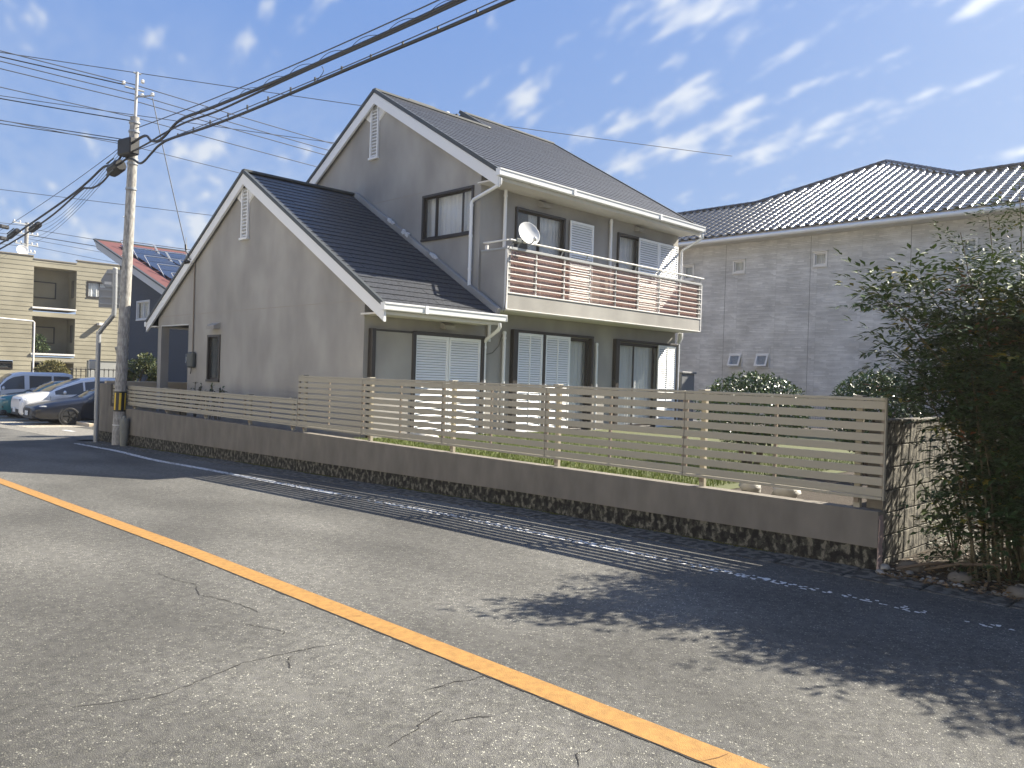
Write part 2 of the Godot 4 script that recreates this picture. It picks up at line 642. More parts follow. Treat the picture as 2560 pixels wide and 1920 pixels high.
func _ready() -> void:
	rng.seed = 20
	var cam := Camera3D.new()
	cam.name = "camera"
	add_child(cam)
	cam.position = Vector3(0, 1.574, 0)
	cam.rotation_degrees = Vector3(-0.423, 45.061, 1.797)
	cam.fov = 51.57
	cam.near = 0.1
	cam.far = 1500.0
	cam.current = true
	var env := Environment.new()
	env.background_mode = Environment.BG_SKY
	env.sky = Sky.new()
	env.sky.sky_material = make_sky()
	env.background_energy_multiplier = 1.0
	env.tonemap_mode = Environment.TONE_MAPPER_LINEAR
	env.tonemap_exposure = 3.3
	env.sdfgi_enabled = true
	env.ssao_enabled = true
	env.ssil_enabled = true
	env.volumetric_fog_enabled = true
	env.volumetric_fog_density = 0.001
	env.volumetric_fog_anisotropy = 0.6
	env.volumetric_fog_albedo = Color(1.0, 0.99, 0.96)
	var we := WorldEnvironment.new()
	we.name = "world_environment"
	we.environment = env
	add_child(we)
	var sun := DirectionalLight3D.new()
	sun.name = "sun"
	add_child(sun)
	sun.basis = Basis.looking_at(-Vector3(0.31, 0.667, -0.755), Vector3.UP)
	sun.light_energy = 1.45
	sun.light_color = Color(1.0, 0.962, 0.89)
	sun.light_angular_distance = 0.53
	sun.shadow_enabled = true
	make_materials()
	build_ground()
	build_low_wall()
	build_fences()
	build_block_wall()
	build_house()
	build_right_house()
	build_left_buildings()
	build_poles_and_wires()
	build_cars()
	build_plants()
	build_far_side()


# ---------------------------------------------------------------- street

func build_ground() -> void:
	struct("ground", strip(-250, 250, -250, 250, -0.10), M.soil)
	var g := strip(-70, 60, -6.62, 0.55, 0.0)
	var side := strip(-29.9, -22.75, -70, -6.62, 0.0)
	g.v.append_array(side.v); g.n.append_array(side.n)
	var road := struct("road", g, M.asphalt)
	struct("parking_lot", strip(-52, -29.9, -40, -7.3, 0.004), M.gravel_lot)
	struct("parking_apron", strip(-52, -29.9, -7.3, -6.62, 0.0), M.pale_asphalt)
	struct("apron_edge", strip(-29.9, -24.2, -8.6, -6.62, 0.004), M.pale_asphalt)
	# cracks: thin dark ribbons that lie in the asphalt
	var lines := [
		[-3.96, -1.16, -3.90, -1.29, -3.87, -1.40, -3.83, -1.49, -3.84, -1.58, -3.89, -1.71, -3.91, -1.79, -3.96, -1.94, -3.99, -2.03, -3.98, -2.13, -3.97, -2.26, -3.96, -2.40, -3.92, -2.56],
		[-6.27, -2.43, -5.95, -2.44, -5.75, -2.51, -5.43, -2.40, -5.34, -2.45, -5.09, -2.50, -4.91, -2.52, -4.78, -2.52],
		[-4.63, -2.33, -4.48, -2.39, -4.33, -2.45, -4.28, -2.41], [-3.92, -2.27, -3.86, -2.20, -3.74, -2.16], [-7.79, -2.59, -7.81, -2.70, -7.83, -2.84],
		[-2.67, -2.00, -2.69, -2.08, -2.72, -2.19, -2.76, -2.25, -2.79, -2.35, -2.80, -2.41], [-2.68, -2.36, -2.65, -2.47, -2.59, -2.55],
		[-3.04, -2.48, -3.04, -2.57, -3.04, -2.68, -3.00, -2.76, -3.00, -2.87], [-2.02, -2.46, -2.10, -2.54, -2.09, -2.63], [-3.79, -1.14, -3.77, -1.19]]
	for L in lines:
		var pts := PackedVector2Array()
		for i in range(0, L.size(), 2):
			var p := Vector2(L[i], L[i + 1])
			if i > 0:
				var a := pts[pts.size() - 1]
				var nsub := int(a.distance_to(p) / 0.03)
				for s in nsub:
					pts.append(a.lerp(p, (s + 1.0) / (nsub + 1.0)) + Vector2(rng.randf_range(-1, 1), rng.randf_range(-1, 1)) * 0.009)
			pts.append(p)
		obj("crack", ribbon(pts, 0.0032, 0.003), M.crack_dark, road)
	# yellow centre line with a ragged dark primer edge
	var ym := struct("yellow_centre_line", strip(-70, 60, -3.03, -2.868, 0.004), M.yellow_paint)
	var pe := Geo.new()
	var x := -26.0
	while x < 1.0:
		var w := rng.randf_range(0.03, 0.09)
		var z := -2.868 + rng.randf_range(0.004, 0.014)
		pe.quad(Vector3(x, gy(x) + 0.003, -2.875), Vector3(x + w, gy(x + w) + 0.003, -2.875), Vector3(x + w, gy(x + w) + 0.003, z), Vector3(x, gy(x) + 0.003, z + rng.randf_range(-0.004, 0.004)), Vector3.UP)
		x += w
	obj("primer_edge", pe, M.crack_dark, ym)
	for q in [[-1.71, -2.87, -1.68, -2.95, -1.67, -3.02], [-3.97, -2.88, -3.93, -2.95, -3.96, -3.02], [-4.35, -2.88, -4.30, -2.96, -4.33, -3.02], [-4.9, -2.89, -4.86, -3.0], [-2.2, -2.93, -2.14, -3.02], [-6.3, -2.88, -6.25, -2.99], [-8.6, -2.88, -8.5, -3.0]]:
		var pts := PackedVector2Array()
		for i in range(0, q.size(), 2):
			pts.append(Vector2(q[i], q[i + 1]))
		obj("crack", ribbon(pts, 0.0025, 0.006), mat_once("paint_crack", 0.13, 0.06, 0.018), ym)
	# worn white edge line: what paint is left between the stones
	var wl := Geo.new()
	var wear := noise(FastNoiseLite.TYPE_SIMPLEX, 12.0, 3, 77)
	var wear2 := noise(FastNoiseLite.TYPE_SIMPLEX, 0.8, 2, 78)
	x = -21.5
	while x < 3.0:
		var left := -0.22 if x < -16.5 else (-0.34 if x < -9.3 else 0.22)
		var bend := -0.30 * smoothstep(-15.0, -19.5, x)
		for k in 6:
			var z := -6.05 + k * 0.0225 + bend
			var cell := 0.028
			if wear.get_noise_2d(x, z * 2.0) + 0.35 * wear2.get_noise_2d(x, 0) > left + (0.12 if k == 0 or k == 5 else 0.0):
				var e := func() -> float: return rng.randf_range(-0.006, 0.006)
				var y := gy(x) + 0.004
				wl.quad(Vector3(x + e.call(), y, z + e.call()), Vector3(x + cell + e.call(), y, z + e.call()), Vector3(x + cell + e.call(), y, z + 0.0225 + e.call()), Vector3(x + e.call(), y, z + 0.0225 + e.call()), Vector3.UP)
		x += 0.028
	struct("white_edge_line", wl, M.white_paint)
	var wl2 := strip(-27.9, -26.9, -7.86, -7.72, 0.008)
	struct("white_stop_mark", wl2, M.white_paint)
	# concrete gutter covers along the foot of the wall
	var bed := struct("gutter", strip(-40, 4.0, -7.09, -6.61, -0.035), M.mortar)
	var sm := Geo.new()
	sm.ccbox(Transform3D(), Vector3(0.588, 0.08, 0.44), 0.012)
	var slab := sm.mesh()
	for i in 42:
		var cx := -21.9 + 0.3 + i * 0.6
		var slope := atan2(gy(cx + 0.3) - gy(cx - 0.3), 0.6)
		var b := Basis(Vector3.BACK, slope + rng.randf_range(-0.006, 0.006)) * Basis(Vector3.RIGHT, rng.randf_range(-0.012, 0.012))
		obj("gutter_cover", slab, M.gutter_concrete, bed, Transform3D(b, Vector3(cx, gy(cx) - 0.036 + rng.randf_range(-0.003, 0.004), -6.845)))
	# kerb stone seen behind the sign pole, on the parking lot's edge
	var kb := Geo.new()
	kb.cbox(Vector3(-31.4, gy(-31) - 0.05, -9.3), Vector3(-29.9, gy(-31) + 0.13, -9.13), 0.015)
	tag(obj("wheel_stop", kb, M.tan_low_wall), "pale concrete wheel stop on the gravel beside the black car", "wheel stop")


func mat_once(called: String, r: float, g: float, b: float, rough := 0.8) -> StandardMaterial3D:
	return M[called] if M.has(called) else mat(called, r, g, b, rough)


func ribbon(pts: PackedVector2Array, w: float, lift: float) -> Geo:   # a flat crack of uneven width on the road
	var g := Geo.new()
	var pl := Vector3.ZERO
	var pr := Vector3.ZERO
	for i in pts.size():
		var d := (pts[mini(i + 1, pts.size() - 1)] - pts[maxi(i - 1, 0)]).normalized()
		var nn := Vector2(-d.y, d.x) * w * rng.randf_range(0.35, 1.25) * (0.25 if i == 0 or i == pts.size() - 1 else 1.0)
		var a := pts[i] + nn
		var b := pts[i] - nn
		var A := Vector3(a.x, gy(a.x) + lift, a.y)
		var B := Vector3(b.x, gy(b.x) + lift, b.y)
		if i > 0:
			g.quad(pl, A, B, pr, Vector3.UP)
		pl = A
		pr = B
	return g


# ---------------------------------------------------------------- low wall, fences, block wall

func build_low_wall() -> void:
	var t := thing("retaining_wall", "long low brown rendered wall with stained concrete footing below the slatted fences", "wall", Vector3(-12.5, -0.15, -7.1))
	var T := Transform3D()
	var g := Geo.new()
	g.prism(PackedVector2Array([Vector2(-22.43, -0.135), Vector2(-19.9, -0.085), Vector2(-13.7, 0.033), Vector2(-7.0, 0.164), Vector2(-2.575, 0.215), Vector2(-2.575, 0.527), Vector2(-21.48, 0.540), Vector2(-21.48, 1.105), Vector2(-22.43, 1.105)]), T, -7.20, -7.05)
	obj("rendered_wall", g, M.brown_stucco, t)
	g = Geo.new()
	g.prism(PackedVector2Array([Vector2(-22.40, -0.65), Vector2(-2.58, -0.25), Vector2(-2.58, 0.213), Vector2(-7.0, 0.162), Vector2(-13.7, 0.031), Vector2(-19.9, -0.087), Vector2(-22.40, -0.137)]), T, -7.19, -7.066)
	obj("concrete_footing", g, M.stained_footing, t)
	# rough broken edge of the render at the free end
	g = Geo.new()
	var yy := 0.01
	while yy < 0.49:
		var h := rng.randf_range(0.012, 0.03)
		g.box(Vector3(-2.579, yy, -7.155 + rng.randf_range(-0.012, 0.012)), Vector3(-2.566 + rng.randf_range(-0.006, 0.006), yy + h, -7.062 + rng.randf_range(-0.008, 0.004)))
		yy += h
	obj("broken_render_edge", g, mat_once("rough_render", 0.36, 0.27, 0.235, 0.95), t)
	# moss and washed-in soil along the foot
	var ml := Geo.new()
	ml.tri(Vector3(-0.5, 0, 0), Vector3(0.5, 0, 0), Vector3(0, 1, 0.2), Vector3.BACK)
	ml.tri(Vector3(0, 0, -0.5), Vector3(0.2, 0, 0.5), Vector3(0.1, 0.8, 0), Vector3.RIGHT)
	var pl := []
	var pc := []
	var mn := noise(FastNoiseLite.TYPE_SIMPLEX, 0.55, 2, 90)
	for i in 9000:
		var px := rng.randf_range(-21.0, -2.6)
		if mn.get_noise_2d(px, 0) < 0.05 + rng.randf_range(-0.1, 0.2):
			continue
		var s := rng.randf_range(0.006, 0.022)
		var off := absf(rng.randfn(0.0, 0.022))
		pl.append(Transform3D(Basis(Vector3.UP, rng.randf() * TAU).scaled(Vector3(s, s * 0.7, s)), Vector3(px, gy(px) + 0.002, -7.062 + off)))
		var k := rng.randf()
		pc.append(Color(0.045, 0.055, 0.012).lerp(Color(0.11, 0.105, 0.02), k))
	many("moss", ml.mesh(), M.litter, pl, pc)


func slat_panel(fence: Node3D, x0: float, x1: float, y0: float, y1: float, rows: int) -> void:
	var gap := 0.025
	var rail := 0.030
	var pitch := (y1 - y0 - 2.0 * rail + gap) / rows
	var xm := (x0 + x1) * 0.5
	var g := Geo.new()
	g.ccbox(Transform3D(Basis(), Vector3(xm, y1 - rail * 0.5 + 0.0015, -7.110)), Vector3(x1 - x0 - 0.004, rail - 0.003, 0.034), 0.003)
	var p := obj("fence_panel", g, M.fence_aluminium, fence)
	g = Geo.new()
	g.ccbox(Transform3D(), Vector3(x1 - x0 - 0.005, pitch - gap, 0.009), 0.002)
	var m := g.mesh()
	for r in rows:
		var yc := y0 + rail + (pitch - gap) * 0.5 + r * pitch
		obj("slat", m, M.fence_aluminium, p, Transform3D(Basis(), Vector3(xm, yc, -7.1005)))
	g = Geo.new()
	g.ccbox(Transform3D(), Vector3(x1 - x0 - 0.004, rail - 0.003, 0.034), 0.003)
	obj("bottom_rail", g, M.fence_aluminium, p, Transform3D(Basis(), Vector3(xm, y0 + rail * 0.5 - 0.0015, -7.110)))
	g = Geo.new()   # upright stiffeners at both ends and in the middle, behind the slats
	g.box(Vector3(-0.014, y0 + 0.031, -7.132), Vector3(0.014, y1 - 0.031, -7.107))
	m = g.mesh()
	for x in [x0 + 0.016, xm, x1 - 0.016]:
		obj("stiffener", m, M.fence_joint, p, Transform3D(Basis(), Vector3(x, 0, 0)))


func fence_post(fence: Node3D, x: float, y1: float) -> void:
	var g := Geo.new()
	g.cbox(Vector3(x - 0.028, 0.50, -7.195), Vector3(x + 0.028, y1 + 0.012, -7.145), 0.003)
	var p := obj("post", g, M.fence_aluminium, fence)
	g = Geo.new()
	g.cbox(Vector3(x - 0.04, y1 + 0.001, -7.20), Vector3(x + 0.04, y1 + 0.016, -7.095), 0.003)
	obj("post_cap", g, M.fence_aluminium, p)
	g = Geo.new()
	g.cbox(Vector3(x - 0.022, 0.575, -7.145), Vector3(x + 0.022, 0.65, -7.127), 0.002)
	obj("bracket", g, M.fence_joint, p)


func build_fences() -> void:
	var hi := thing("tall_slat_fence", "tall brown aluminium slat fence on the low wall in front of the garden", "fence", Vector3(-7.5, 0.53, -7.12))
	var xs := [-12.345, -10.41, -8.465, -6.52, -4.565, -2.565]
	for i in 5:
		slat_panel(hi, xs[i], xs[i + 1], 0.620, 1.504, 9)
	for x in [-12.21, -10.25, -8.30, -6.37, -4.37, -2.80]:
		fence_post(hi, x, 1.504)
	var g := Geo.new()
	g.cbox(Vector3(-2.563, 0.618, -7.128), Vector3(-2.551, 1.506, -7.088), 0.003)
	obj("end_cap", g, M.fence_aluminium, hi)
	var lo := thing("low_slat_fence", "lower brown slat fence on the wall below the gable, left of the tall fence", "fence", Vector3(-17, 0.54, -7.12))
	xs = [-21.47, -20.27, -18.26, -16.27, -14.33, -12.352]
	for i in 5:
		slat_panel(lo, xs[i], xs[i + 1], 0.622, 1.100, 5)
	for x in [-20.10, -18.14, -16.13, -14.19, -12.60]:
		fence_post(lo, x, 1.100)


func build_block_wall() -> void:
	var t := thing("block_wall", "weathered grey concrete block wall running back from the street beside the bush", "wall", Vector3(-2.66, 0, -13))
	var g := Geo.new()
	g.box(Vector3(-2.705, -0.1, -19.6), Vector3(-2.603, 1.283, -7.215))
	obj("mortar_core", g, M.mortar, t)
	g = Geo.new()
	g.cbox(Vector3(-2.715, 1.284, -19.62), Vector3(-2.582, 1.312, -7.205), 0.006)
	obj("coping", g, M.weathered_block, t)
	g = Geo.new()   # the end of the block wall is rendered like the low wall
	g.cbox(Vector3(-2.735, 0.528, -7.215), Vector3(-2.594, 1.283, -7.203), 0.003)
	obj("rendered_end", g, M.brown_stucco, t)
	g = Geo.new()
	g.ccbox(Transform3D(), Vector3(0.112, 0.190, 0.381), 0.005)
	var bm := g.mesh()
	for k in 32:
		for r in 7:
			var y := 1.188 - r * 0.2
			if k >= 14 and r >= 5:
				continue
			var z := -7.402 - k * 0.388
			obj("block", bm, M.weathered_block, t, Transform3D(Basis(Vector3.UP, rng.randf_range(-0.004, 0.004)), Vector3(-2.648 + rng.randf_range(-0.0025, 0.0025), y, z)))


# ---------------------------------------------------------------- the other side of the street, behind the camera, mirrored in the panes

func build_far_side() -> void:
	struct("far_pavement", strip(-70, 60, 0.55, 3.0, 0.10), M.apartment_trim)
	var spec := [[-31.0, -18.5, 5.2, 6.2, "white rendered house across the street, the farthest along"], [-17.0, -5.5, 4.6, 6.6, "cream house across the street with pale walls, middle one"], [-4.0, 9.0, 5.0, 6.0, "off-white house across the street, the nearest behind the viewer"]]
	for q in spec:
		var x0: float = q[0]
		var x1: float = q[1]
		var z: float = q[2]
		var h: float = q[3]
		var t := thing("opposite_house", q[4], "house", Vector3((x0 + x1) * 0.5, 0, z + 4), "houses across the street")
		var g := Geo.new()
		wall(g, "x", z, -1, [Vector2(x0, h), Vector2(x1, h)], -0.8, [Rect2(x0 + 1.5, 0.6, 1.8, 1.9), Rect2(x1 - 3.6, 0.6, 1.8, 1.9), Rect2(x0 + 1.5, 3.6, 1.8, 1.3), Rect2(x1 - 3.6, 3.6, 1.8, 1.3)], 0.15)
		wall(g, "z", x0, -1, [Vector2(z + 0.16, h), Vector2(z + 8, h)], -0.8, [])
		wall(g, "z", x1, 1, [Vector2(z + 0.16, h), Vector2(z + 8, h)], -0.8, [])
		wall(g, "x", z + 8, 1, [Vector2(x0, h), Vector2(x1, h)], -0.8, [])
		obj("wall", g, mat_once("pale_render", 0.52, 0.50, 0.45, 0.9), t)
		for w in [[x0 + 1.5, 0.6, 1.9], [x1 - 3.6, 0.6, 1.9], [x0 + 1.5, 3.6, 1.3], [x1 - 3.6, 3.6, 1.3]]:
			window(t, "x", z, -1, w[0], w[0] + 1.8, w[1], w[1] + w[2], [w[0] + 0.9], M.rail_white, "full", 0.06, 0.03)
		g = Geo.new()
		deck(g, Vector3(x0 - 0.5, h, z - 0.5), Vector3(x1 + 0.5, h, z - 0.5), Vector3(x0 - 0.5, h + 2.0, z + 4), Vector3(x1 + 0.5, h + 2.0, z + 4), 0.15)
		deck(g, Vector3(x0 - 0.5, h, z + 8.5), Vector3(x1 + 0.5, h, z + 8.5), Vector3(x0 - 0.5, h + 2.0, z + 4), Vector3(x1 + 0.5, h + 2.0, z + 4), 0.15)
		obj("roof", g, M.roof_slate, t)
		g = Geo.new()
		g.box(Vector3(x0 - 0.4, -0.8, 3.0), Vector3(x1 + 0.4, 1.0, 3.14))
		obj("garden_wall", g, mat_once("pale_render", 0.52, 0.50, 0.45, 0.9), t)


# ---------------------------------------------------------------- walls with openings

func wp(along: String, plane: float, sgn: float, u: float, y: float, d: float) -> Vector3:   # d > 0 stands out of the wall
	return Vector3(u, y, plane + sgn * d) if along == "x" else Vector3(plane + sgn * d, y, u)


func wb(g: Geo, along: String, plane: float, sgn: float, u0: float, u1: float, y0: float, y1: float, d0: float, d1: float, bevel := 0.0) -> void:
	var a := wp(along, plane, sgn, u0, y0, d0)
	var b := wp(along, plane, sgn, u1, y1, d1)
	var lo := Vector3(minf(a.x, b.x), minf(a.y, b.y), minf(a.z, b.z))
	var hi := Vector3(maxf(a.x, b.x), maxf(a.y, b.y), maxf(a.z, b.z))
	if bevel > 0.0:
		g.cbox(lo, hi, bevel)
	else:
		g.box(lo, hi)


func line_at(pts: Array, u: float) -> float:
	for i in pts.size() - 1:
		if u <= pts[i + 1].x:
			return lerpf(pts[i].y, pts[i + 1].y, (u - pts[i].x) / maxf(pts[i + 1].x - pts[i].x, 1e-6))
	return pts[pts.size() - 1].y


func wall(g: Geo, along: String, plane: float, sgn: float, tops: Array, bottom: float, holes: Array, th := 0.14) -> void:
	var us := []
	for p in tops:
		us.append(p.x)
	for h in holes:
		us.append(h.position.x)
		us.append(h.end.x)
	us.sort()
	var out := wp(along, 0, sgn, 0, 0, 1)
	var side := wp(along, 0, sgn, 1, 0, 0)
	var u_min: float = tops[0].x
	var u_max: float = tops[tops.size() - 1].x
	for i in us.size() - 1:
		var a: float = us[i]
		var b: float = us[i + 1]
		if b - a < 1e-4 or a < u_min - 1e-4 or b > u_max + 1e-4:
			continue
		var ta := line_at(tops, a + 1e-5)
		var tb := line_at(tops, b - 1e-5)
		var cuts := []
		for h in holes:
			if h.position.x < (a + b) * 0.5 and h.end.x > (a + b) * 0.5:
				cuts.append(h)
		cuts.sort_custom(func(p, q): return p.position.y < q.position.y)
		var y := bottom
		for h in cuts:
			if h.position.y > y + 1e-4:
				for d in [0.0, -th]:
					g.quad(wp(along, plane, sgn, a, y, d), wp(along, plane, sgn, b, y, d), wp(along, plane, sgn, b, h.position.y, d), wp(along, plane, sgn, a, h.position.y, d), out if d == 0.0 else -out)
			y = h.end.y
		for d in [0.0, -th]:
			g.quad(wp(along, plane, sgn, a, y, d), wp(along, plane, sgn, b, y, d), wp(along, plane, sgn, b, tb, d), wp(along, plane, sgn, a, ta, d), out if d == 0.0 else -out)
		g.quad(wp(along, plane, sgn, a, ta, 0), wp(along, plane, sgn, b, tb, 0), wp(along, plane, sgn, b, tb, -th), wp(along, plane, sgn, a, ta, -th), Vector3.UP)
	for h in holes:
		var c := [Vector2(h.position.x, h.position.y), Vector2(h.end.x, h.position.y), Vector2(h.end.x, h.end.y), Vector2(h.position.x, h.end.y)]
		for k in 4:
			var p: Vector2 = c[k]
			var q: Vector2 = c[(k + 1) % 4]
			var inward := [Vector3.UP, -side, Vector3.DOWN, side][k] as Vector3
			g.quad(wp(along, plane, sgn, p.x, p.y, 0), wp(along, plane, sgn, q.x, q.y, 0), wp(along, plane, sgn, q.x, q.y, -th), wp(along, plane, sgn, p.x, p.y, -th), inward)
	for e in [u_min, u_max]:
		g.quad(wp(along, plane, sgn, e, bottom, 0), wp(along, plane, sgn, e, line_at(tops, e), 0), wp(along, plane, sgn, e, line_at(tops, e), -th), wp(along, plane, sgn, e, bottom, -th), side * (-1.0 if e == u_min else 1.0))


func window(parent: Node3D, along: String, plane: float, sgn: float, u0: float, u1: float, y0: float, y1: float, bars: Array, frame: Material, drape: String, fw := 0.05, proud := 0.03, pane_mat: Material = null) -> Node3D:
	var g := Geo.new()   # frame, panes between the bars, and cloth behind
	wb(g, along, plane, sgn, u0, u1, y1 - fw, y1, -0.09, proud, 0.004)
	wb(g, along, plane, sgn, u0, u1, y0, y0 + fw, -0.09, proud + 0.012, 0.004)
	wb(g, along, plane, sgn, u0, u0 + fw, y0 + fw, y1 - fw, -0.09, proud - 0.002, 0.004)
	wb(g, along, plane, sgn, u1 - fw, u1, y0 + fw, y1 - fw, -0.09, proud - 0.002, 0.004)
	var w := obj("window", g, frame, parent)
	var edges := [u0 + fw]
	edges.append_array(bars)
	edges.append(u1 - fw)
	for i in edges.size() - 1:
		var a: float = edges[i]
		var b: float = edges[i + 1]
		var d := -0.035 - 0.022 * (i % 2)
		var s := Geo.new()
		var sw := 0.028
		wb(s, along, plane, sgn, a - 0.012, b + 0.012, y1 - fw - sw, y1 - fw, d - 0.02, d)
		wb(s, along, plane, sgn, a - 0.012, b + 0.012, y0 + fw, y0 + fw + sw * 1.6, d - 0.02, d)
		wb(s, along, plane, sgn, a - 0.012, a + sw, y0 + fw + sw * 1.6, y1 - fw - sw, d - 0.02, d)
		wb(s, along, plane, sgn, b - sw, b + 0.012, y0 + fw + sw * 1.6, y1 - fw - sw, d - 0.02, d)
		obj("sash", s, frame, w)
		var p := Geo.new()
		var dd := d - 0.010
		p.quad(wp(along, plane, sgn, a + sw, y0 + fw + sw * 1.6, dd), wp(along, plane, sgn, b - sw, y0 + fw + sw * 1.6, dd), wp(along, plane, sgn, b - sw, y1 - fw - sw, dd), wp(along, plane, sgn, a + sw, y1 - fw - sw, dd), wp(along, 0, sgn, 0, 0, 1))
		obj("pane", p, pane_mat if pane_mat else M.window_glass, w)
	if drape:
		var c := Geo.new()
		var n := int((u1 - u0) / 0.018)
		var ph := rng.randf() * 6.0
		var f := func(u: float) -> float: return -0.17 + 0.016 * sin(u * 46.0 + ph + 1.3 * sin(u * 9.0)) + 0.012 * sin(u * 19.0 + ph)
		for i in n:
			var a := lerpf(u0 - 0.03, u1 + 0.03, float(i) / n)
			var b := lerpf(u0 - 0.03, u1 + 0.03, (i + 1.0) / n)
			if drape == "gap" and absf((a - u0) / (u1 - u0) - 0.72) < 0.10:
				continue
			var na := wp(along, 0, sgn, -(f.call(a + 0.004) - f.call(a - 0.004)) / 0.008, 0, 1).normalized()
			var nb := wp(along, 0, sgn, -(f.call(b + 0.004) - f.call(b - 0.004)) / 0.008, 0, 1).normalized()
			var A := wp(along, plane, sgn, a, y0, f.call(a))
			var B := wp(along, plane, sgn, b, y0, f.call(b))
			var C := wp(along, plane, sgn, b, y1 - 0.02, f.call(b))
			var D := wp(along, plane, sgn, a, y1 - 0.02, f.call(a))
			c.tri3(A, B, C, na, nb, nb)
			c.tri3(A, C, D, na, nb, na)
		obj("curtain", c, M.curtain if drape != "lace" else M.lace, w)
	return w


func shutter(parent: Node3D, along: String, plane: float, sgn: float, u0: float, u1: float, y0: float, y1: float, d: float, pitch: float, mullion: bool) -> void:
	var g := Geo.new()
	var fw := 0.045
	wb(g, along, plane, sgn, u0, u1, y1 - fw * 1.3, y1, d, d + 0.034, 0.003)
	wb(g, along, plane, sgn, u0, u1, y0, y0 + fw * 1.6, d, d + 0.034, 0.003)
	wb(g, along, plane, sgn, u0, u0 + fw, y0 + fw * 1.6, y1 - fw * 1.3, d, d + 0.034, 0.003)
	wb(g, along, plane, sgn, u1 - fw, u1, y0 + fw * 1.6, y1 - fw * 1.3, d, d + 0.034, 0.003)
	if mullion:
		wb(g, along, plane, sgn, (u0 + u1) * 0.5 - 0.012, (u0 + u1) * 0.5 + 0.012, y0 + fw * 1.6, y1 - fw * 1.3, d + 0.012, d + 0.036)
	var s := obj("shutter", g, M.shutter_white, parent)
	g = Geo.new()
	wb(g, along, plane, sgn, u0 + fw, u1 - fw, y0 + fw, y1 - fw, d - 0.004, d + 0.001)
	obj("backing", g, mat_once("shutter_backing", 0.36, 0.375, 0.38), s)
	g = Geo.new()
	var size := Vector3(0.0055, pitch * 0.86, u1 - u0 - 2 * fw) if along == "z" else Vector3(u1 - u0 - 2 * fw, pitch * 0.86, 0.0055)
	g.xbox(Transform3D(), size)
	var m := g.mesh()
	var n := int((y1 - y0 - fw * 2.9) / pitch)
	var top := y1 - fw * 1.3
	var rot := Basis(Vector3.BACK, sgn * deg_to_rad(30.0)) if along == "z" else Basis(Vector3.RIGHT, -sgn * deg_to_rad(30.0))
	for i in n:
		obj("slat", m, M.shutter_white, s, Transform3D(rot, wp(along, plane, sgn, (u0 + u1) * 0.5, top - (i + 0.5) * (top - y0 - fw * 1.6) / n, d + 0.016)))


func downpipe(parent: Node3D, path: PackedVector3Array, r := 0.034, bands: Array = []) -> void:
	var g := Geo.new()
	g.tube(path, r, 12)
	var p := obj("downpipe", g, M.white_gutter, parent)
	for b in bands:
		var c := Geo.new()
		c.tube(PackedVector3Array([b + Vector3(0, -0.022, 0), b + Vector3(0, 0.022, 0)]), r + 0.007, 12)
		obj("pipe_clip", c, M.white_gutter, p)


# ---------------------------------------------------------------- roofs

func deck(g: Geo, e0: Vector3, e1: Vector3, r0: Vector3, r1: Vector3, th: float) -> void:   # eave from e0 to e1, ridge from r0 to r1
	var nn := (e1 - e0).cross(r0 - e0).normalized()
	if nn.y < 0:
		nn = -nn
	var d := Vector3(0, -th, 0)
	g.quad(e0, e1, r1, r0, nn)
	g.quad(e0 + d, e1 + d, r1 + d, r0 + d, -nn)
	for q in [[e0, e1], [e1, r1], [r1, r0], [r0, e0]]:
		var mid: Vector3 = (q[0] + q[1]) * 0.5
		g.quad(q[0], q[1], q[1] + d, q[0] + d, mid - (e0 + e1 + r0 + r1) * 0.25)


func slates(parent: Node3D, ex: float, ey: float, slope: float, side: float, z0: float, z1: float, length: float, expo: float, w: float, from_row: int, budget: int) -> int:
	# courses from the eave at (ex, ey) upwards; side is the way that the roof climbs in x
	var th := atan(slope)
	var up := Vector3(side * cos(th), sin(th), 0)
	var nn := Vector3(-side * sin(th), cos(th), 0)
	var tilt := 0.055
	var b := Basis(up * cos(tilt) - nn * sin(tilt), up * sin(tilt) * 1.0 + nn * cos(tilt), Vector3.BACK * side)
	var meshes := {}
	var rows := int(length / expo)
	var put := 0
	var rest := Geo.new()
	for r in range(from_row, rows):
		var z := z0
		var off := w * (0.5 if r % 2 == 1 else 1.0)
		while z < z1 - 0.01:
			var e := minf(z + off, z1)
			off = w
			var wid := e - z
			var key := snappedf(wid, 0.001)
			var c := Vector3(ex, ey, (z + e) * 0.5) + up * (r * expo + expo * 0.55) + nn * (0.018 + rng.randf_range(-0.0015, 0.0015))
			var t := Transform3D(b, c)
			var size := Vector3(expo * 1.12, 0.011, wid - 0.006)
			if put < budget:
				if not meshes.has(key):
					var g := Geo.new()
					g.xbox(Transform3D(), size)
					meshes[key] = g.mesh()
				obj("slate", meshes[key], M.roof_slate, parent, t)
				put += 1
			else:
				rest.xbox(t, size)
			z = e
	if rest.v.size() > 0:
		obj("far_slates", rest, M.roof_slate, parent, Transform3D(), "stuff")
	return put


const WS := 0.588   # fall of the wing roof
const MS := 0.596   # fall of the main roof
const XE := -11.88  # the long wall towards the garden
const ZW := -8.10   # gable wall of the wing
const ZM := -10.80  # gable wall of the main part
const ZB := -17.90  # far end


func rake_board(called: String, parent: Node3D, a: Vector2, b: Vector2, z0: float, z1: float, drop: float, h: float, m: Material) -> void:   # a board under a sloping roof edge, in the xy plane
	var g := Geo.new()
	g.prism(PackedVector2Array([a + Vector2(0, -drop), b + Vector2(0, -drop), b + Vector2(0, -drop - h), a + Vector2(0, -drop - h)]), Transform3D(), z0, z1)
	obj(called, g, m, parent)


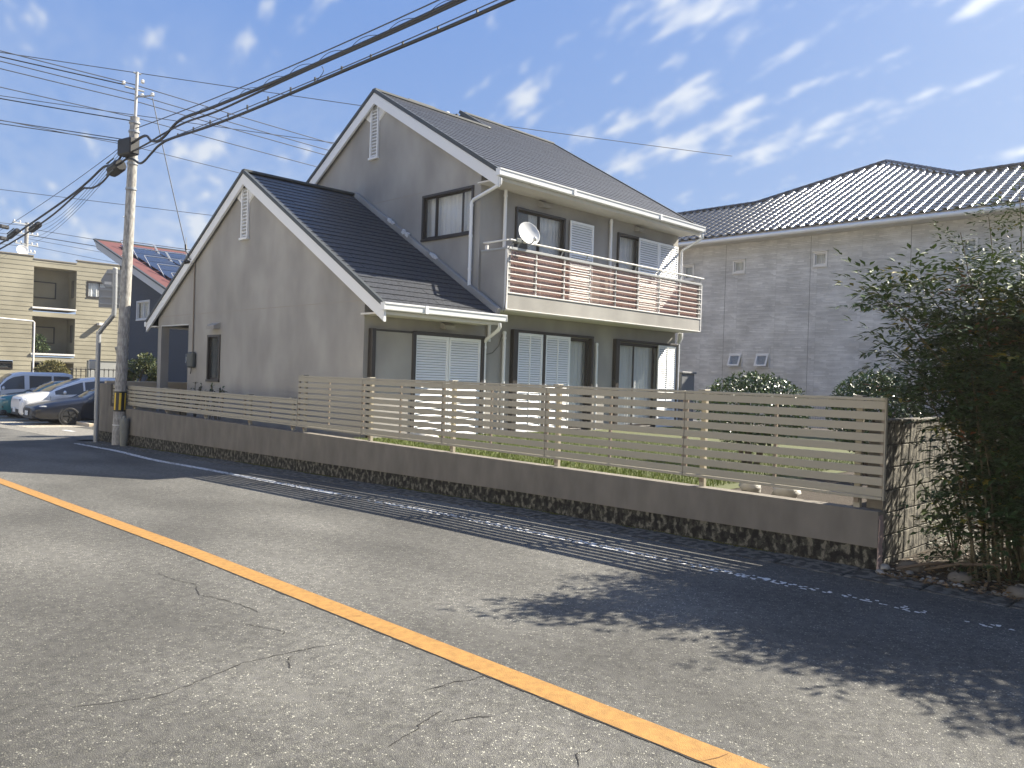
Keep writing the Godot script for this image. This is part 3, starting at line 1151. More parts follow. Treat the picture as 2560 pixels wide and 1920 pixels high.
func gable_vent(parent: Node3D, cx: float, y_apex: float, y_low: float, tri_w: float, tri_y0: float, tri_y1: float, z: float) -> void:
	var g := Geo.new()   # white louvred strip with two slatted wings under the ridge
	var hw := 0.135
	for s: float in [-1.0, 1.0]:
		g.cbox(Vector3(cx + s * hw - 0.02, y_low, z), Vector3(cx + s * hw + 0.02, y_apex - 0.10, z + 0.05), 0.003)
		g.prism(PackedVector2Array([Vector2(cx + s * (hw + 0.02), tri_y1), Vector2(cx + s * (hw + 0.02), tri_y0), Vector2(cx + s * tri_w, tri_y0 + (tri_w - hw) * 0.62), Vector2(cx + s * tri_w, tri_y0 + (tri_w - hw) * 0.62 + 0.03)]), Transform3D(), z, z + 0.012)
	g.cbox(Vector3(cx - hw - 0.045, y_low - 0.05, z), Vector3(cx + hw + 0.045, y_low, z + 0.075), 0.004)
	var v := obj("gable_vent", g, M.white_trim, parent)
	g = Geo.new()
	g.box(Vector3(cx - hw, y_low, z + 0.001), Vector3(cx + hw, y_apex - 0.12, z + 0.006))
	obj("backing", g, mat_once("shutter_backing", 0.36, 0.375, 0.38), v)
	g = Geo.new()
	g.xbox(Transform3D(), Vector3(hw * 2 - 0.04, 0.046, 0.007))
	var m := g.mesh()
	var y := y_low + 0.045
	while y < y_apex - 0.14:
		obj("slat", m, M.white_trim, v, Transform3D(Basis(Vector3.RIGHT, -0.62), Vector3(cx, y, z + 0.028)))
		y += 0.075
	for s: float in [-1.0, 1.0]:   # slats of the wings run parallel to the rake on the far side
		for k in 8:
			var f := (k + 0.7) / 8.6
			var a := Vector2(cx + s * (hw + 0.022), lerpf(tri_y0 + 0.02, tri_y1 - 0.02, f))
			var l := (tri_w - hw - 0.03) * (1.0 - f * 0.93)
			var b := a + Vector2(s * l, l * 0.62)
			var q := Geo.new()
			var mid := (a + b) * 0.5
			q.xbox(Transform3D(Basis(Vector3.BACK, atan2(b.y - a.y, b.x - a.x)), Vector3(mid.x, mid.y, z + 0.021)), Vector3(a.distance_to(b), 0.022, 0.024))
			obj("slat", q, M.white_trim, v)


func build_house() -> void:
	var h := thing("taupe_house", "two-storey taupe house with white eaves, steep gables and a balcony behind the fence", "house", Vector3(-15.5, 0.2, -13))
	var ax := -16.47
	var ay := 5.87
	var ex := -11.18
	var ey := 2.76
	var wx := -21.76
	var T := Transform3D()
	# --- wing: gable wall with the porch opening and a narrow window
	var g := Geo.new()
	var low := 0.16
	var tops := [Vector2(-21.25, ey + WS * (-21.25 - wx) - low), Vector2(ax, ay - low), Vector2(XE, ey + WS * (ex - XE) - low)]
	var porch := Rect2(-21.03, 0.0, 1.68, 2.645)
	wall(g, "x", ZW, 1, tops, 0.0, [porch, Rect2(-18.24, 1.27, 0.66, 1.09)], 0.2)
	var gw := obj("gable_wall", g, M.taupe_siding, h)
	g = Geo.new()
	g.box(Vector3(-21.25, 2.655, ZW - 0.4), Vector3(-19.36, 2.69, ZW - 0.201))
	g.box(Vector3(-21.03, 2.630, ZW - 0.19), Vector3(-19.35, 2.646, ZW + 0.006))
	obj("porch_trim", g, M.white_trim, gw)
	g = Geo.new()   # porch: side wall of the house and its ceiling, open to the west
	wall(g, "z", -19.33, -1, [Vector2(-12.6, 2.7), Vector2(ZW - 0.202, 2.7)], 0.1, [Rect2(-12.0, 0.25, 0.95, 2.1)], 0.14)
	obj("porch_wall", g, M.taupe_siding, h)
	g = Geo.new()
	g.box(Vector3(-21.3, 2.70, -12.6), Vector3(-19.3, 2.74, ZW - 0.202))
	obj("porch_ceiling", g, M.soffit_white, h)
	g = Geo.new()
	g.cbox(Vector3(-12.0 + -7.4, 0.26, -11.99), Vector3(-19.345, 2.34, -11.06), 0.003)
	obj("front_door", g, mat_once("door_brown", 0.07, 0.045, 0.03, 0.5), h)
	g = Geo.new()
	g.box(Vector3(-21.25, 0.0, -12.85), Vector3(-21.03, 2.7, -12.6))
	obj("porch_post", g, M.taupe_siding, h)
	window(h, "x", ZW, 1, -18.24, -17.58, 1.27, 2.36, [], M.frame_bronze, "", 0.055, 0.03)
	g = Geo.new()
	g.quad(Vector3(-18.3, 1.2, ZW - 0.6), Vector3(-17.5, 1.2, ZW - 0.6), Vector3(-17.5, 2.4, ZW - 0.6), Vector3(-18.3, 2.4, ZW - 0.6), Vector3.BACK)
	obj("room_wall", g, mat_once("room_green", 0.10, 0.115, 0.085), h)
	# --- long garden wall, both storeys
	g = Geo.new()
	var win1 := Rect2(-10.86, 0.36, 1.66, 1.96)
	var d1 := Rect2(-14.36, 0.42, 2.50, 2.13)
	var d2 := Rect2(-17.88, 0.42, 2.48, 2.13)
	wall(g, "z", XE, 1, [Vector2(ZB + 0.141, 2.92), Vector2(ZM - 0.02, 2.92), Vector2(ZM, 2.72), Vector2(ZW - 0.201, 2.72)], 0.15, [Rect2(-10.80, 0.40, 1.60, 1.90), Rect2(-14.34, 0.44, 2.42, 2.08), Rect2(-17.74, 0.44, 2.28, 2.08)])
	wall(g, "z", XE, 1, [Vector2(ZB + 0.141, 5.50), Vector2(ZM - 0.141, 5.50)], 2.925, [Rect2(-13.33, 3.25, 1.53, 1.90), Rect2(-17.74, 3.25, 2.44, 1.90)])
	obj("garden_wall", g, M.taupe_siding, h)
	g = Geo.new()
	wall(g, "x", ZM, 1, [Vector2(-19.72, 5.45), Vector2(-15.54, 8.15 - 0.16), Vector2(XE, 5.61 + MS * (-11.28 - XE) - 0.16)], 2.93, [Rect2(-13.74, 4.47, 1.66, 1.0)])
	var mg := obj("upper_gable_wall", g, M.taupe_siding, h)
	g = Geo.new()
	wall(g, "x", ZB, -1, [Vector2(-19.72, 5.45), Vector2(-16.6, 8.5), Vector2(XE, 5.61 + MS * (-11.28 - XE) - 0.16)], 0.15, [])
	wall(g, "z", -21.25, -1, [Vector2(-17.9, 2.6), Vector2(-12.85, 2.6)], 0.1, [])
	wall(g, "z", -19.7, -1, [Vector2(ZB, 5.5), Vector2(ZM, 5.5)], 0.1, [])
	obj("rear_walls", g, M.taupe_siding, h)
	g = Geo.new()   # horizontal and vertical joints of the boards, as slim cover strips
	wb(g, "x", ZW, 1, -19.34, XE, 2.873, 2.885, -0.002, 0.004)
	wb(g, "x", ZW, 1, -21.0, -19.36, 2.873, 2.885, -0.002, 0.004)
	wb(g, "x", ZM, 1, -18.0, -13.76, 5.55, 5.562, -0.002, 0.004)
	obj("board_joint", g, mat_once("joint_taupe", 0.30, 0.275, 0.245, 0.85), h)
	g = Geo.new()
	wb(g, "z", XE, 1, ZB, ZW - 0.02, -0.2, 0.40, -0.10, -0.012)
	wb(g, "x", ZW, 1, -19.34, XE - 0.02, -0.3, 0.34, -0.15, -0.012)
	obj("foundation", g, mat_once("foundation_grey", 0.42, 0.405, 0.37, 0.9), h)
	g = Geo.new()
	wb(g, "z", XE, 1, -9.62, -9.28, 0.22, 0.33, -0.02, -0.006)
	obj("foundation_vent", g, M.dark_void, h)
	# --- wing roof
	g = Geo.new()
	deck(g, Vector3(ex, ey, ZM + 0.002), Vector3(ex, ey, -8.0), Vector3(ax, ay, ZM + 0.002), Vector3(ax, ay, -8.0), 0.10)
	deck(g, Vector3(wx, ey, -13.2), Vector3(wx, ey, -8.0), Vector3(ax, ay, -13.2), Vector3(ax, ay, -8.0), 0.10)
	var wr := obj("wing_roof", g, M.roof_slate, h)
	var len_w := Vector2(ax - ex, ay - ey).length()
	slates(wr, ex, ey, WS, -1.0, ZM + 0.06, -8.045, len_w, 0.2135, 0.91, 0, 140)
	g = Geo.new()
	for s in [[ex, -1.0], [wx, 1.0]]:
		var th := atan(WS) * (1.0 if s[1] > 0 else -1.0)
		var c := Vector3((ax + s[0]) * 0.5, (ay + ey) * 0.5 + 0.018, -8.0)
		g.ccbox(Transform3D(Basis(Vector3.BACK, th), c), Vector3(len_w + 0.01, 0.075, 0.075), 0.006)
	g.ccbox(Transform3D(Basis(), Vector3(ax, ay + 0.03, (ZM - 7.97) * 0.5)), Vector3(0.14, 0.06, absf(ZM + 7.97)), 0.012)
	obj("roof_edge", g, M.roof_edge_dark, wr)
	for q in [[Vector2(ax, ay), Vector2(ex + 0.04, ey - 0.02)], [Vector2(ax, ay), Vector2(wx - 0.02, ey)]]:
		rake_board("rake_board", wr, q[0], q[1], -8.035, -7.985, 0.035, 0.235, M.white_trim)
	g = Geo.new()   # boxed eave
	g.box(Vector3(-11.90, 2.615, ZM), Vector3(ex - 0.02, 2.645, -8.03))
	g.box(Vector3(ex - 0.035, 2.60, ZM), Vector3(ex - 0.012, 2.735, -8.02))
	g.box(Vector3(wx + 0.02, 2.615, -13), Vector3(-21.2, 2.645, -8.03))
	obj("soffit", g, M.soffit_white, wr)
	gutter(wr, ex + 0.045, 2.665, -10.86, -7.955, 0.135)
	g = Geo.new()
	g.cbox(Vector3(wx - 0.10, 2.63, -12), Vector3(wx, 2.76, -7.96), 0.01)
	obj("west_gutter", g, M.white_gutter, wr)
	# flashing where the wing roof meets the upper gable
	g = Geo.new()
	var a0 := Vector3(-16.3, ay + WS * -0.17, ZM + 0.05)
	var th0 := -atan(WS)
	var len_f := Vector2(ex + 0.35 - -16.3, 0).length() / cos(th0)
	var mid := Vector3((ex - 0.35 - 16.3) * 0.5 + 0.2, 0, ZM + 0.055)
	mid.y = ey + WS * (ex - mid.x) + 0.10
	g.ccbox(Transform3D(Basis(Vector3.BACK, th0), mid), Vector3(len_f - 0.5, 0.13, 0.11), 0.012)
	obj("flashing", g, M.taupe_siding, wr)
	g = Geo.new()
	g.ccbox(Transform3D(Basis(Vector3.BACK, th0), mid + Vector3(-0.02, -0.09, 0.05)), Vector3(len_f - 0.3, 0.05, 0.13), 0.01)
	obj("valley_strip", g, M.roof_edge_dark, wr)
	for b in [[-14.75, 4.93], [-14.2, 4.62], [-13.2, 4.03]]:
		g = Geo.new()
		var base := Vector3(b[0], ey + WS * (ex - b[0]) + 0.17, ZM + 0.10)
		for k in 5:
			g.ccbox(Transform3D(Basis(Vector3.BACK, th0 + rng.randf_range(-0.3, 0.3)), base + Vector3(0.045 * k - 0.09, -0.026 * k + 0.05, rng.randf_range(-0.01, 0.02))), Vector3(0.05, rng.randf_range(0.05, 0.11), 0.06), 0.008)
		obj("flashing_clip", g, mat_once("clip_silver", 0.60, 0.62, 0.64, 0.35, ), wr)
	# --- main roof
	g = Geo.new()
	var mx := -15.54
	var my := 8.15
	var me := -11.28
	var mey := 5.61
	var bx := -16.60
	var by := 8.78
	var zc := -14.37
	var wxm := mx * 2 - me
	deck(g, Vector3(me, mey, -18.0), Vector3(me, mey, -10.69), Vector3(mx, my, -18.0), Vector3(mx, my, -10.69), 0.10)
	deck(g, Vector3(wxm, mey, zc), Vector3(wxm, mey, -10.69), Vector3(mx, my, zc), Vector3(mx, my, -10.69), 0.10)
	deck(g, Vector3(mx, my, -18.0), Vector3(mx, my, zc + 0.1), Vector3(bx, by, -18.0), Vector3(bx, by, zc + 0.1), 0.10)
	deck(g, Vector3(wxm - 2.1, mey - 0.0, -18.0), Vector3(wxm - 2.1, mey, zc + 0.1), Vector3(bx, by, -18.0), Vector3(bx, by, zc + 0.1), 0.10)
	var mr := obj("main_roof", g, M.roof_slate, h)
	var len_m := Vector2(mx - me, my - mey).length()
	slates(mr, me, mey, MS, -1.0, -17.96, -10.735, len_m, 0.19, 0.91, 0, 160)
	slates(mr, mx, my, MS, -1.0, -17.96, zc + 0.05, Vector2(bx - mx, by - my).length() - 0.06, 0.19, 0.91, 0, 0)
	g = Geo.new()
	for s in [[me, -1.0], [wxm, 1.0]]:
		var th := atan(MS) * (1.0 if s[1] > 0 else -1.0)
		g.ccbox(Transform3D(Basis(Vector3.BACK, th), Vector3((mx + s[0]) * 0.5, (my + mey) * 0.5 + 0.018, -10.69)), Vector3(len_m + 0.01, 0.08, 0.075), 0.006)
	var th_m := -atan(MS)
	g.ccbox(Transform3D(Basis(Vector3.BACK, th_m), Vector3((bx + me) * 0.5, (by + mey) * 0.5 + 0.02, -18.0)), Vector3(Vector2(bx - me, by - mey).length(), 0.07, 0.07), 0.006)
	g.ccbox(Transform3D(Basis(Vector3.BACK, th_m), Vector3((bx + mx) * 0.5, (by + my) * 0.5 + 0.02, zc + 0.08)), Vector3(Vector2(bx - mx, by - my).length() + 0.15, 0.09, 0.09), 0.006)
	g.ccbox(Transform3D(Basis(), Vector3(mx, my + 0.03, (zc - 10.66) * 0.5)), Vector3(0.14, 0.06, absf(zc + 10.66)), 0.012)
	g.ccbox(Transform3D(Basis(), Vector3(bx, by + 0.03, (zc - 18.0) * 0.5)), Vector3(0.14, 0.06, absf(zc + 18.05)), 0.012)
	obj("roof_edge", g, M.roof_edge_dark, mr)
	for q in [[Vector2(mx, my), Vector2(me + 0.03, mey - 0.02)], [Vector2(mx, my), Vector2(wxm, mey)]]:
		rake_board("rake_board", mr, q[0], q[1], -10.725, -10.675, 0.04, 0.25, M.white_trim)
	rake_board("rake_board", mr, Vector2(bx, by), Vector2(me, mey), -18.01, -17.97, 0.03, 0.2, M.white_trim)
	g = Geo.new()
	g.prism(PackedVector2Array([Vector2(bx, by - 0.1), Vector2(mx + 0.2, my - 0.2), Vector2(wxm - 1.9, mey)]), T, zc - 0.02, zc + 0.02)
	obj("rear_gable", g, M.white_trim, mr)
	g = Geo.new()
	g.box(Vector3(-11.90, 5.455, -17.97), Vector3(me - 0.02, 5.485, -10.72))
	g.box(Vector3(me - 0.03, 5.44, -17.97), Vector3(me - 0.01, 5.60, -10.71))
	obj("soffit", g, M.soffit_white, mr)
	gutter(mr, me + 0.05, 5.51, -18.06, -10.64, 0.14)
	g = Geo.new()   # small roof light upstand and a flat aerial behind the ridge
	g.ccbox(Transform3D(Basis(Vector3.BACK, 0.05), Vector3(-15.98, 8.28, -12.25)), Vector3(0.5, 0.10, 0.85), 0.01)
	obj("roof_light", g, M.roof_edge_dark, mr)
	gable_vent(mg, -15.61, 7.95, 6.64, 0.47, 7.46, 7.86, ZM + 0.002)
	gable_vent(gw, -16.50, 5.66, 4.46, 0.42, 5.20, 5.56, ZW + 0.002)
	# --- upper gable window
	window(h, "x", ZM, 1, -13.74, -12.08, 4.47, 5.47, [-13.32, -12.47], M.frame_bronze, "full", 0.055, 0.035)
	# --- wing garden side: shutter box and two shutters
	g = Geo.new()
	wb(g, "z", XE, 1, -9.14, -8.23, 0.36, 2.36, 0.002, 0.10, 0.006)
	obj("shutter_box", g, M.taupe_siding, h)
	g = Geo.new()
	for z in [-8.28, -9.19]:
		wb(g, "z", XE, 1, z, z + 0.085, 0.34, 2.385, 0.0, 0.125, 0.005)
	wb(g, "z", XE, 1, -10.94, -9.19, 2.335, 2.40, 0.0, 0.115, 0.005)
	wb(g, "z", XE, 1, -9.103, -8.283, 2.345, 2.38, 0.0, 0.105, 0.005)
	wb(g, "z", XE, 1, -10.94, -10.865, 0.36, 2.334, 0.0, 0.11, 0.005)
	wb(g, "z", XE, 1, -10.864, -9.191, 0.335, 0.375, 0.0, 0.12, 0.005)
	obj("shutter_frame", g, M.frame_bronze, h)
	shutter(h, "z", XE, 1, -10.015, -9.195, 0.38, 2.33, 0.045, 0.0485, false)
	shutter(h, "z", XE, 1, -10.86, -10.03, 0.38, 2.33, 0.045, 0.0485, false)
	# --- ground floor garden doors of the main part
	for q in [[-14.40, -11.76], [-17.91, -15.25]]:
		g = Geo.new()
		var zr: float = q[1]
		var zl: float = q[0]
		wb(g, "z", XE, 1, zr - 0.14, zr, 0.36, 2.60, 0.0, 0.115, 0.006)
		wb(g, "z", XE, 1, zl, zr - 0.141, 2.545, 2.60, 0.0, 0.11, 0.005)
		wb(g, "z", XE, 1, zl, zl + 0.06, 0.36, 2.544, 0.0, 0.105, 0.005)
		wb(g, "z", XE, 1, zl + 0.061, zr - 0.141, 0.37, 0.42, 0.0, 0.12, 0.005)
		obj("door_frame", g, M.frame_bronze, h)
		window(h, "z", XE, 1, zl + 0.06, zr - 0.15, 0.43, 2.53, [lerpf(zl, zr, 0.34), lerpf(zl, zr, 0.66)], M.frame_bronze, "full", 0.04, 0.005)
	shutter(h, "z", XE, 1, -12.69, -11.91, 0.43, 2.54, 0.05, 0.05, true)
	shutter(h, "z", XE, 1, -13.60, -12.78, 0.43, 2.54, 0.05, 0.05, true)
	g = Geo.new()
	wb(g, "z", XE, 1, -12.778, -12.692, 0.43, 2.54, 0.03, 0.095, 0.004)
	obj("meeting_stile", g, M.frame_bronze, h)
	shutter(h, "z", XE, 1, -17.85, -17.05, 0.43, 2.54, 0.05, 0.05, true)
	# --- upper garden doors
	window(h, "z", XE, 1, -13.36, -11.79, 3.10, 5.18, [-12.57], M.frame_bronze, "gap", 0.05, 0.05)
	window(h, "z", XE, 1, -17.80, -15.28, 3.10, 5.17, [-16.07, -16.9], M.frame_bronze, "full", 0.05, 0.05)
	shutter(h, "z", XE, 1, -14.30, -13.48, 3.10, 5.16, 0.055, 0.055, false)
	shutter(h, "z", XE, 1, -16.93, -16.08, 3.10, 5.15, 0.055, 0.055, false)
	shutter(h, "z", XE, 1, -17.79, -16.94, 3.10, 5.15, 0.055, 0.055, false)
	# --- vents under the eaves
	for q in [["z", XE, -10.10, -9.84, 2.49, 2.60], ["z", XE, -12.75, -12.49, 5.30, 5.42], ["z", XE, -16.20, -15.95, 5.30, 5.41], ["x", ZW, -18.02, -17.62, 2.50, 2.62]]:
		g = Geo.new()
		var al: String = q[0]
		var pl: float = q[1]
		g.prism(PackedVector2Array([Vector2(0, 0), Vector2(0.16, -0.02), Vector2(0.16, 0.06), Vector2(0.0, q[5] - q[4] + 0.02)]), Transform3D(Basis(wp(al, 0, 1, 0, 0, 1), Vector3.UP, wp(al, 0, 1, 0, 0, 1).cross(Vector3.UP)), wp(al, pl, 1, (q[2] + q[3]) * 0.5, q[4], 0.001)), -(q[3] - q[2]) * 0.5, (q[3] - q[2]) * 0.5)
		obj("vent_hood", g, M.taupe_siding, h)
	# --- rainwater pipes
	downpipe(h, PackedVector3Array([Vector3(-11.24, 5.47, -10.72), Vector3(-11.24, 5.36, -10.72), Vector3(-11.30, 5.33, -10.72), Vector3(-12.0, 5.15, -10.72), Vector3(-12.06, 5.10, -10.72), Vector3(-12.06, 3.42, -10.72)]), 0.036, [Vector3(-12.06, 5.05, -10.72), Vector3(-12.06, 4.42, -10.72), Vector3(-12.06, 3.75, -10.72)])
	downpipe(h, PackedVector3Array([Vector3(-11.80, 5.45, -11.42), Vector3(-11.80, 5.30, -11.42), Vector3(-11.81, 5.22, -11.43), Vector3(-11.81, 3.0, -11.43)]), 0.037, [Vector3(-11.80, 5.33, -11.42)])
	downpipe(h, PackedVector3Array([Vector3(-11.80, 5.42, -14.94), Vector3(-11.80, 5.30, -14.94), Vector3(-11.81, 5.2, -14.95), Vector3(-11.81, 3.0, -14.95)]), 0.037, [Vector3(-11.80, 5.35, -14.94)])
	downpipe(h, PackedVector3Array([Vector3(-11.14, 2.64, -10.72), Vector3(-11.14, 2.56, -10.73), Vector3(-11.22, 2.50, -10.76), Vector3(-11.72, 2.34, -10.93), Vector3(-11.80, 2.26, -10.96), Vector3(-11.80, 0.25, -10.96)]), 0.036, [Vector3(-11.80, 2.18, -10.96), Vector3(-11.80, 1.3, -10.96)])
	downpipe(h, PackedVector3Array([Vector3(-11.82, 2.66, -11.09), Vector3(-11.82, 2.30, -11.09)]), 0.035)
	downpipe(h, PackedVector3Array([Vector3(-11.81, 2.54, -11.52), Vector3(-11.81, 2.45, -11.52), Vector3(-11.81, 0.25, -11.52)]), 0.036, [Vector3(-11.81, 2.50, -11.52), Vector3(-11.81, 2.40, -11.52)])
	downpipe(h, PackedVector3Array([Vector3(-11.80, 2.46, -14.54), Vector3(-11.80, 2.34, -14.54), Vector3(-11.81, 2.25, -14.56), Vector3(-11.81, 0.25, -14.56)]), 0.034, [Vector3(-11.80, 2.42, -14.54)])
	downpipe(h, PackedVector3Array([Vector3(-11.22, 5.47, -18.0), Vector3(-11.22, 5.36, -18.0), Vector3(-11.28, 5.33, -18.0), Vector3(-11.78, 5.10, -17.98), Vector3(-11.82, 5.04, -17.98), Vector3(-11.82, 0.25, -17.98)]), 0.034, [Vector3(-11.82, 4.7, -17.98)])
	downpipe(h, PackedVector3Array([Vector3(-11.75, 2.90, -17.96), Vector3(-11.75, 2.78, -17.96), Vector3(-11.82, 2.66, -17.98)]), 0.06)
	g = Geo.new()
	g.tube(PackedVector3Array([Vector3(-11.84, 2.47, -11.48), Vector3(-11.84, 2.22, -11.38), Vector3(-11.84, 2.08, -11.22), Vector3(-11.84, 2.03, -11.0)]), 0.008, 5)
	obj("cable", g, mat_once("cable_grey", 0.12, 0.115, 0.105), h)
	build_balcony(h)
	# --- power inlet on the gable
	var mb := thing("electricity_meter", "dark grey electricity meter box with conduit on the gable wall", "meter", Vector3(-18.98, 1.57, ZW))
	g = Geo.new()
	g.cbox(Vector3(-19.12, 1.58, ZW + 0.002), Vector3(-18.85, 1.965, ZW + 0.13), 0.035)
	obj("case", g, M.meter_box, mb)
	g = Geo.new()
	g.cbox(Vector3(-19.155, 1.68, ZW + 0.06), Vector3(-19.10, 1.92, ZW + 0.15), 0.02)
	obj("dial_window", g, M.window_glass, mb)
	g = Geo.new()
	g.tube(PackedVector3Array([Vector3(-19.02, 1.96, ZW + 0.025), Vector3(-19.05, 4.12, ZW + 0.025), Vector3(-19.06, 4.17, ZW + 0.06), Vector3(-19.06, 4.19, ZW + 0.13)]), 0.016, 8)
	obj("conduit", g, M.fence_joint, mb)
	g = Geo.new()
	g.tube(PackedVector3Array([Vector3(-19.02, 1.58, ZW + 0.05), Vector3(-19.03, 1.50, ZW + 0.05), Vector3(-19.06, 1.44, ZW + 0.05)]), 0.012, 6)
	obj("tail_cable", g, M.black_cable, mb)
	var sl := thing("twin_bullet_cameras", "two small black round fittings under the left rake of the wing gable", "fitting", Vector3(-19.2, 4.1, -7.98))
	for s in [-19.28, -19.13]:
		g = Geo.new()
		g.ball(Vector3(s, 4.13, -7.945), Vector3(0.045, 0.045, 0.045), 10)
		obj("head", g, M.black_rubber, sl)
	var an := thing("flat_aerial", "pale flat television aerial on a dark mast behind the main ridge", "aerial", Vector3(-15.9, 8.1, -13.4))
	g = Geo.new()
	g.cbox(Vector3(-16.0, 8.16, -13.30), Vector3(-15.9, 8.42, -13.18), 0.02)
	obj("panel", g, M.dish_white, an)
	g = Geo.new()
	g.tube(PackedVector3Array([Vector3(-15.9, 8.0, -13.42), Vector3(-15.9, 8.40, -13.42)]), 0.018, 6)
	g.cbox(Vector3(-15.95, 8.22, -13.56), Vector3(-15.85, 8.42, -13.47), 0.02)
	g.tube(PackedVector3Array([Vector3(-15.93, 8.30, -13.2), Vector3(-15.9, 8.30, -13.5)]), 0.012, 6)
	obj("mast", g, M.black_rubber, an)


func gutter(parent: Node3D, x: float, y: float, z0: float, z1: float, h: float) -> void:   # a box gutter with a rolled lip along z
	var g := Geo.new()
	var p := PackedVector2Array([Vector2(-0.055, h), Vector2(-0.055, 0.012), Vector2(-0.04, 0.0), Vector2(0.035, 0.0), Vector2(0.05, 0.012), Vector2(0.058, h - 0.035), Vector2(0.070, h - 0.03), Vector2(0.072, h - 0.005), Vector2(0.060, h), Vector2(0.046, h - 0.008), Vector2(0.040, 0.03), Vector2(-0.042, 0.03), Vector2(-0.045, h)])
	g.prism(p, Transform3D(Basis(), Vector3(x, y, 0)), z0, z1)
	for z in [z0, z1]:
		g.box(Vector3(x - 0.054, y + 0.002, z - 0.006), Vector3(x + 0.062, y + h - 0.004, z + 0.006))
	var o := obj("gutter", g, M.white_gutter, parent)
	g = Geo.new()
	var z := z0 + 2.0
	while z < z1 - 0.6:
		g.box(Vector3(x - 0.04, y - 0.003, z - 0.03), Vector3(x + 0.076, y + h + 0.003, z + 0.03))
		z += 3.2
	if g.v.size() > 0:
		obj("gutter_joiner", g, M.white_gutter, o)


func build_balcony(h: Node3D) -> void:
	var xf := -11.13
	var z0 := -17.90
	var z1 := -10.87
	var g := Geo.new()
	wb(g, "z", xf, 1, z0, z1, 2.93, 3.235, -0.10, 0.0, 0.006)
	wb(g, "x", z1, 1, XE + 0.002, xf - 0.002, 2.93, 4.10, -0.10, 0.018, 0.006)
	wb(g, "x", z0, -1, XE + 0.002, xf - 0.002, 2.93, 4.10, -0.10, -0.01, 0.006)
	var b := obj("balcony", g, M.taupe_siding, h)
	g = Geo.new()
	g.box(Vector3(XE + 0.003, 2.905, z0 + 0.01), Vector3(xf - 0.005, 2.929, z1 + 0.01))
	obj("underside", g, M.soffit_white, b)
	g = Geo.new()
	wb(g, "x", z1, 1, XE + 0.003, xf + 0.02, 4.10, 4.135, -0.11, 0.03, 0.004)
	wb(g, "z", xf, 1, z0, z1 + 0.02, 4.105, 4.155, -0.08, 0.012, 0.004)
	obj("coping_rail", g, M.rail_grey, b)
	g = Geo.new()
	wb(g, "z", xf, 1, z0, z1 - 0.03, 3.236, 3.262, -0.075, 0.016, 0.003)
	wb(g, "z", xf, 1, z1 - 0.03, z1 + 0.018, 2.935, 4.10, -0.05, 0.012, 0.004)
	wb(g, "z", xf, 1, z0 - 0.02, z0 + 0.02, 2.935, 4.10, -0.05, 0.012, 0.004)
	wb(g, "z", xf, 1, z0, z1, 2.915, 2.932, -0.06, 0.014, 0.003)
	obj("white_edging", g, M.rail_white, b)
	var zs := [z1 - 0.03, -11.72, -12.58, -13.43, -14.34, -15.20, -16.06, -16.93, z0 + 0.02]
	for i in 8:
		g = Geo.new()
		wb(g, "z", xf, 1, zs[i + 1] + 0.01, zs[i] - 0.01, 3.263, 4.104, -0.036, -0.031)
		obj("tinted_panel", g, M.bronze_acrylic, b)
		if i > 0:
			g = Geo.new()
			wb(g, "z", xf, 1, zs[i] - 0.011, zs[i] + 0.011, 3.263, 4.104, -0.034, -0.006, 0.003)
			obj("baluster", g, M.rail_white if i != 4 else M.rail_grey, b)
	for y in [3.373, 3.498, 3.623, 3.748, 3.873, 3.998]:
		g = Geo.new()
		wb(g, "z", xf, 1, z0 + 0.02, z1 - 0.03, y - 0.0095, y + 0.0095, -0.005, 0.014, 0.003)
		obj("rail_bar", g, M.rail_white, b)
	g = Geo.new()
	wb(g, "z", xf, 1, -17.98, -10.92, 4.272, 4.305, -0.03, 0.03, 0.010)
	wb(g, "x", z1, 1, XE + 0.02, xf - 0.03, 4.27, 4.30, -0.06, -0.005, 0.008)
	var hr := obj("handrail", g, M.rail_white, b)
	for z in [-11.2, -12.5, -13.3, -14.3, -15.1, -16.0, -16.95, -17.85]:
		g = Geo.new()
		g.xbox(Transform3D(Basis(Vector3.BACK, -0.5), Vector3(xf - 0.03, 4.215, z)), Vector3(0.012, 0.15, 0.03))
		obj("bracket", g, M.rail_grey, hr)
	g = Geo.new()
	g.cbox(Vector3(XE + 0.08, 4.14, z1 - 0.055), Vector3(XE + 0.15, 4.23, z1 - 0.015), 0.004)
	obj("wall_bracket", g, M.rail_white, hr)
	# satellite dish on the corner of the handrail
	var d := thing("satellite_dish", "white satellite dish clamped to the corner of the balcony handrail", "satellite dish", Vector3(-11.1, 4.3, -11.2))
	var ax := Vector3(0.92, 0.33, 0.20).normalized()
	var side := ax.cross(Vector3.UP).normalized()
	var bs := Basis(side, ax, side.cross(ax))
	var c := Vector3(-11.10, 4.48, -11.43)
	var prof := PackedVector2Array()
	for i in 9:
		var r := 0.245 * i / 8.0
		prof.append(Vector2(r, 0.055 * (r / 0.245) * (r / 0.245) - 0.05))
	prof.append(Vector2(0.252, 0.002))
	prof.append(Vector2(0.245, -0.006))
	for i in range(7, -1, -1):
		var r := 0.245 * i / 8.0
		prof.append(Vector2(r, 0.055 * (r / 0.245) * (r / 0.245) - 0.062))
	g = Geo.new()
	g.lathe(prof, Transform3D(bs, c), 32)
	obj("reflector", g, M.dish_white, d)
	g = Geo.new()
	var foot := c - side.cross(ax) * 0.0 + Vector3(0.02, -0.24, 0)
	var lnb := c + ax * 0.20 + Vector3(0, -0.20, -0.02)
	g.tube(PackedVector3Array([foot - ax * 0.05, foot + ax * 0.05, lnb]), 0.010, 8)
	obj("feed_arm", g, M.galvanised, d)
	g = Geo.new()
	g.ball(lnb, Vector3(0.04, 0.045, 0.04), 12)
